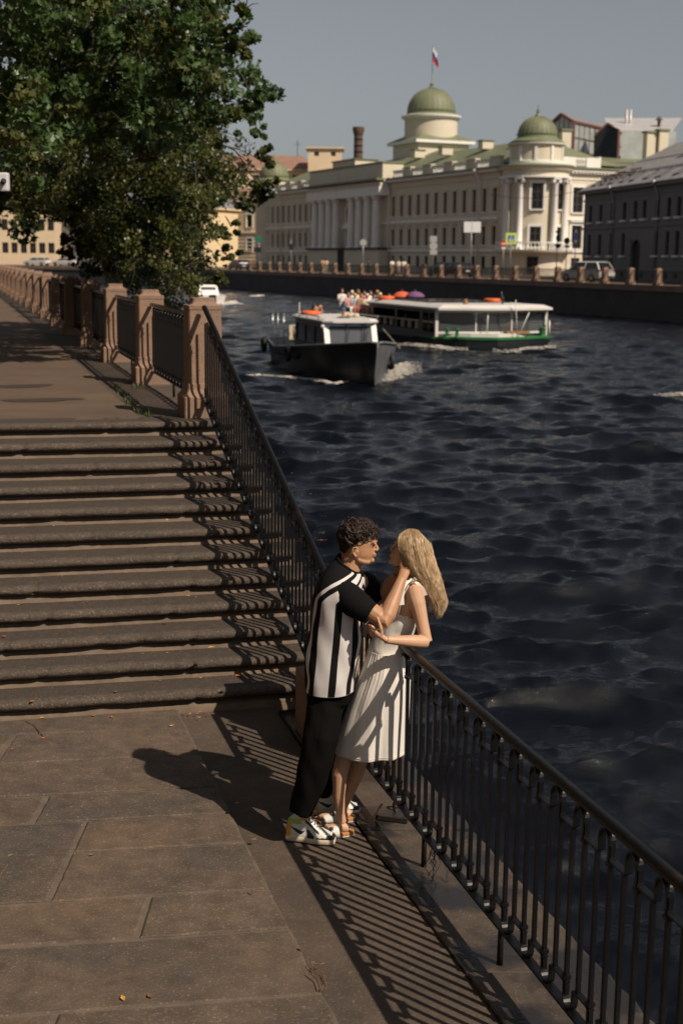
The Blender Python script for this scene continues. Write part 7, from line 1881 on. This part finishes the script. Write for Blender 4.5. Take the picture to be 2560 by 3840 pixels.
# skirt with gathered folds
ns=160; SK=[(1491,847,938,.126,.0025),(1498,845,939,.132,.005),(1516,838,941,.148,.007),(1545,827,941,.165,.009),(1583,810,940,.178,.011),(1625,794,938,.184,.012),(1668,780,936,.188,.012),(1700,771,935,.190,.012),(1722,765,934,.190,.012)]
q=random.Random(14); phs=[q.uniform(0,6.28) for _ in range(6)]; rings=[]
for y,a,c_,hw,am in SK:
    Yc=7.185; A_=at(a,y,Yc);B_=at(c_,y,Yc); c=(A_+B_)/2; hl=(A_-B_).length/2; r=wring(c,hl,hw,ns,pw_=.95); rr=[]
    tt=(y-1493)/248
    for k,p in enumerate(r):
        t=2*pi*k/ns; d=p-c; d.z=0
        f=.0035*math.sin(9*tt+2.3*t+phs[5])*tt*(1-.5*tt)+am*(.55+.45*math.sin(2.7*t+phs[5]+2*tt))*(math.sin(7*t+phs[0]+1.2*math.sin(2*t+phs[1]))*.8*(.35+tt)+.30*math.sin(13*t+phs[2]+tt*1.5)*(1-.4*tt)+.45*(1-tt)**3*math.sin(38*t+phs[3]+2*math.sin(3*t))+.35*math.sin(5*t+phs[4]+tt*2)*tt)
        rr.append(p+d.normalized()*f)
    rings.append(rr)
Rk=smooth_loft(rings,ns,(0,.2,.4,.6,.8)); m=MB(); m.loft(Rk,cap=False); sk_=m.build('skirt',M['dress'],wom,smooth=True); so_=sk_.modifiers.new('t','SOLIDIFY'); so_.thickness=.0025
m=MB(); m.tube([Rk[-3][k]+(Rk[-3][k]-Vector((Rk[-3][0].x*.5+Rk[-3][ns//2].x*.5,Rk[-3][0].y*.5+Rk[-3][ns//2].y*.5,Rk[-3][k].z))).normalized()*.0015 for k in list(range(0,ns,2))+[0]],.0012,4,cap=False); m.build('hem_stitch',M['dress'],sk_)
m=MB(); wr_=[p for p in Rb[1]]; m.tube(wr_+[wr_[0]],.0045,6,cap=False); wr_=[p for p in Rb[0]]; m.tube(wr_+[wr_[0]],.005,6,cap=False); m.build('waistband',M['dress'],wom,smooth=True)
# shoulder straps tied in bows
def ribbon(mb,pts,w_,side,th=.0022):
    pts=[Vector(p) for p in pts]; rings=[]
    for i,p in enumerate(pts):
        d=(pts[min(i+1,len(pts)-1)]-pts[max(i-1,0)]).normalized(); s=(Vector(side)-d*Vector(side).dot(d)).normalized(); nrm=d.cross(s)
        ww_=w_[i] if hasattr(w_,'__len__') else w_
        rings.append([p-s*ww_/2-nrm*th,p+s*ww_/2-nrm*th,p+s*ww_/2+nrm*th,p-s*ww_/2+nrm*th])
    mb.loft(rings)
m=MB(); ns_=Z6(1072,552,7.075)
ribbon(m,[Z6(965,790,7.08),Z6(985,720,7.055),Z6(1010,640,7.045),Z6(1040,580,7.05),ns_+UP*.012,Z6(1110,585,7.09),Z6(1150,640,7.12),Z6(1165,720,7.16)],.026,(0,-1,.4))
m.build('shoulder_strap',M['dress'],wom,smooth=True,angle=.9)
m=MB(); kx=Z6(1058,540,7.04)
ribbon(m,[kx,Z6(1020,560,7.01),Z6(992,600,7.0),Z6(985,660,6.995),Z6(987,722,6.995)],[.012,.026,.034,.032,.034],(1,.2,.2)); ribbon(m,[kx,Z6(1082,528,7.03),Z6(1098,540,7.02),Z6(1080,552,7.02),kx],[.008,.013,.015,.012,.008],(.3,-.2,1)); ribbon(m,[kx,Z6(1110,565,7.04),Z6(1145,605,7.05),Z6(1168,650,7.06)],[.010,.016,.020,.020],(1,.2,-.4)); m.ell(kx,(.010,.009,.010))
m.build('strap_bow',M['dress'],wom,smooth=True,angle=.9)
m=MB(); ribbon(m,[Z6(940,780,7.3),Z6(985,660,7.33),Z6(1015,590,7.345),Z6(1060,600,7.33),Z6(1110,720,7.3)],.026,(0,1,.3)); m.build('shoulder_strap',M['dress'],wom,smooth=True,angle=.9)
# bracelet thread
m=MB(); c_=wwr+(wel-wwr)*.02; ax=(wel-wwr).normalized(); u=ax.orthogonal().normalized(); v=ax.cross(u); m.tube([c_+(u*math.cos(t)+v*math.sin(t))*.0235+ax*.004*math.cos(t) for t in [2*pi*i/20 for i in range(21)]],.0011,5,cap=False); m.build('bracelet',M['lip'],wom)
# sandals
M['cork']=mat('cork_footbed',(.42,.20,.07),.8,var=.25,vscale=60); M['buckle']=mat('grey_buckle',(.16,.18,.20),.4)
def sandal(an,dirv,label):
    e=bpy.data.objects.new('sandal',None); COL.objects.link(e); e.parent=wom; e['label']=label
    d=Vector(dirv).normalized(); s=Vector((d.y,-d.x,0)); h=Vector((an.x,an.y,GZ))-d*.070
    def w(x,y,z): return h+d*x+s*y+UP*z
    ol=[(0,.012),(.008,.026),(.05,.032),(.11,.034),(.17,.045),(.21,.047),(.245,.034),(.258,.010)]
    def outl(z,e_=0): return [w(x,-(y+e_),z) for x,y in ol]+[w(x,y+e_,z) for x,y in ol[::-1]]
    m=MB(); m.loft([outl(0,.0),outl(.007,.001)]); m.build('sole',M['shoe_white'],e)
    m=MB(); m.loft([outl(.0072,.001),outl(.022,.001),outl(.026,-.003)]); m.build('footbed',M['cork'],e,smooth=True,angle=.7)
    for x0,x1,zt in ((.095,.200,.078),):
        m=MB(); rings=[]
        for i in range(9):
            x=x0+(x1-x0)*i/8; z_=zt-(x-x0)*.30; r=[]
            for j in range(13):
                t=pi*j/12; r.append(w(x+.0*math.sin(t),-.043*math.cos(t)*(1.03),.010+(z_-.010)*math.sin(t)**.7))
            rings.append(r)
        m.loft(rings,closed=False); o=m.build('strap',M['shoe_white'],e,smooth=True); sm2=o.modifiers.new('t','SOLIDIFY'); sm2.thickness=.003; sm2.offset=1
        m=MB(); m.box(w(x0+.045,.032 if s.y<0 else -.032,zt*.78),(.022,.012,.02),rz=math.atan2(d.y,d.x)); m.build('buckle',M['buckle'],o,bevel=.003)
    return e
sandal(n1[-1],(-.95,-.28,0),'near white sandal with a grey buckle'); sandal(n2[-1],(-.95,-.2,0),'far white sandal mostly hidden')
# long blonde hair: guides interpolated from the face side to the back
G0=[[(935,1216,7.13),(920,1228,7.09),(915,1248,7.075),(920,1275,7.085),(933,1300,7.095),(952,1325,7.085),(972,1348,7.085),(988,1372,7.10),(993,1392,7.12)],
    [(940,1214,7.14),(935,1230,7.085),(935,1255,7.065),(943,1285,7.06),(957,1312,7.065),(974,1340,7.075),(990,1365,7.09),(1002,1390,7.11),(1000,1412,7.13)],
    [(948,1214,7.16),(956,1232,7.10),(960,1258,7.07),(968,1288,7.06),(979,1315,7.065),(992,1342,7.08),(1004,1368,7.10),(1012,1392,7.12),(1004,1420,7.13)],
    [(956,1216,7.19),(974,1238,7.14),(982,1265,7.12),(990,1292,7.11),(999,1318,7.12),(1009,1344,7.13),(1017,1370,7.14),(1019,1392,7.15),(1009,1417,7.15)],
    [(955,1217,7.22),(980,1242,7.21),(990,1270,7.20),(998,1296,7.20),(1006,1322,7.20),(1013,1348,7.20),(1018,1372,7.20),(1018,1393,7.19),(1006,1410,7.18)],
    [(950,1217,7.25),(970,1240,7.28),(980,1268,7.29),(988,1296,7.29),(996,1322,7.28),(1004,1348,7.27),(1010,1372,7.26),(1008,1395,7.25),(1000,1412,7.24)],
    [(940,1216,7.27),(938,1235,7.30),(942,1262,7.315),(955,1290,7.315),(970,1318,7.30),(985,1345,7.29),(996,1370,7.28),(1000,1392,7.26),(996,1405,7.25)]]
GP=[[at(*p) for p in g_] for g_ in G0]
def guide(u,t):
    u=max(0,min(.9999,u))*(len(GP)-1); i=int(u); f=u-i; t=max(0,min(.9999,t))*8; j=int(t); h=t-j
    def row(g_): return cr(g_[max(j-1,0)],g_[j],g_[j+1],g_[min(j+2,8)],h)
    return row(GP[i])*(1-f)+row(GP[i+1])*f
m=MB(); rings=[]
cen=lambda t: (guide(0,t)+guide(.5,t)+guide(1,t))/3
for j in range(17):
    t=j/16*.93; c=cen(t); r=[c+(guide(k/14,t)-c)*.93 for k in range(15)]
    rings.append(r)
m.loft(rings,closed=False); o=m.build('hair',M['hair_root'],wom,smooth=True); so2=o.modifiers.new('t','SOLIDIFY'); so2.thickness=.012; so2.offset=-1
m=MB(); m.ell(Z6(1055,250,WY),(.074,.074,.064)); m.build('crown_hair',M['hair_root'],o,smooth=True)
q=random.Random(9); m=MB()
for k in range(5600):
    u=q.random(); 
    if q.random()<.35: u=q.random()*.55
    lift=1+q.gauss(.02,.045); tend=q.uniform(.80,1.0) if q.random()<.85 else q.uniform(.5,.8); t0=q.uniform(0,.10) if q.random()<.8 else q.uniform(.1,.4)
    ph=q.uniform(0,6.28); am=q.uniform(.001,.0045); du=q.gauss(0,.05); cl_=math.floor(u*26)/26+.02
    pts=[]
    for i in range(13):
        f=i/12; t=t0+(tend-t0)*f; uu=u+(cl_-u)*.30*f+du*f; c=cen(t); p=guide(uu,t); 
        p=c+(p-c)*(lift+.03*f*math.sin(ph)); w_=am*(.3+1.6*f); curl=.020*max(0,f-.5)/.5
        cp=math.floor(uu*9)*1.7; p=p+Vector((math.sin(ph+f*9)*w_+curl*(.8*math.sin(cp+f*11)+.35*math.sin(ph*3+f*14)),math.cos(ph*1.3+f*8)*w_,curl*.5*math.cos(ph*3+f*14)))
        pts.append(p)
    nf0=len(m.m); r_=q.uniform(.00045,.00105); m.tube(pts,[r_*.8]+[r_]*9+[r_*.8,r_*.5,r_*.2],3,cap=False,mi=0 if q.random()<.9 else 1)
    kr=q.choice([0,1,1,2,3])
    for zf in range(nf0,min(len(m.m),nf0+3*kr)): m.m[zf]=1
for k in range(110):   # flyaway hairs
    u=q.uniform(.1,.6); ph=q.uniform(0,6.28); pts=[]
    for i in range(10):
        t=.15+.8*i/9; c=cen(t); p=guide(u,t); pts.append(c+(p-c)*(1.12+.12*math.sin(ph+i*.5))+Vector((.006*math.sin(i+ph),0,.004*math.cos(i*1.3+ph))))
    m.tube(pts,.0006,3,cap=False)
m.build('strands',[M['hair_f'],M['hair_root']],o,smooth=True,fixn=False)
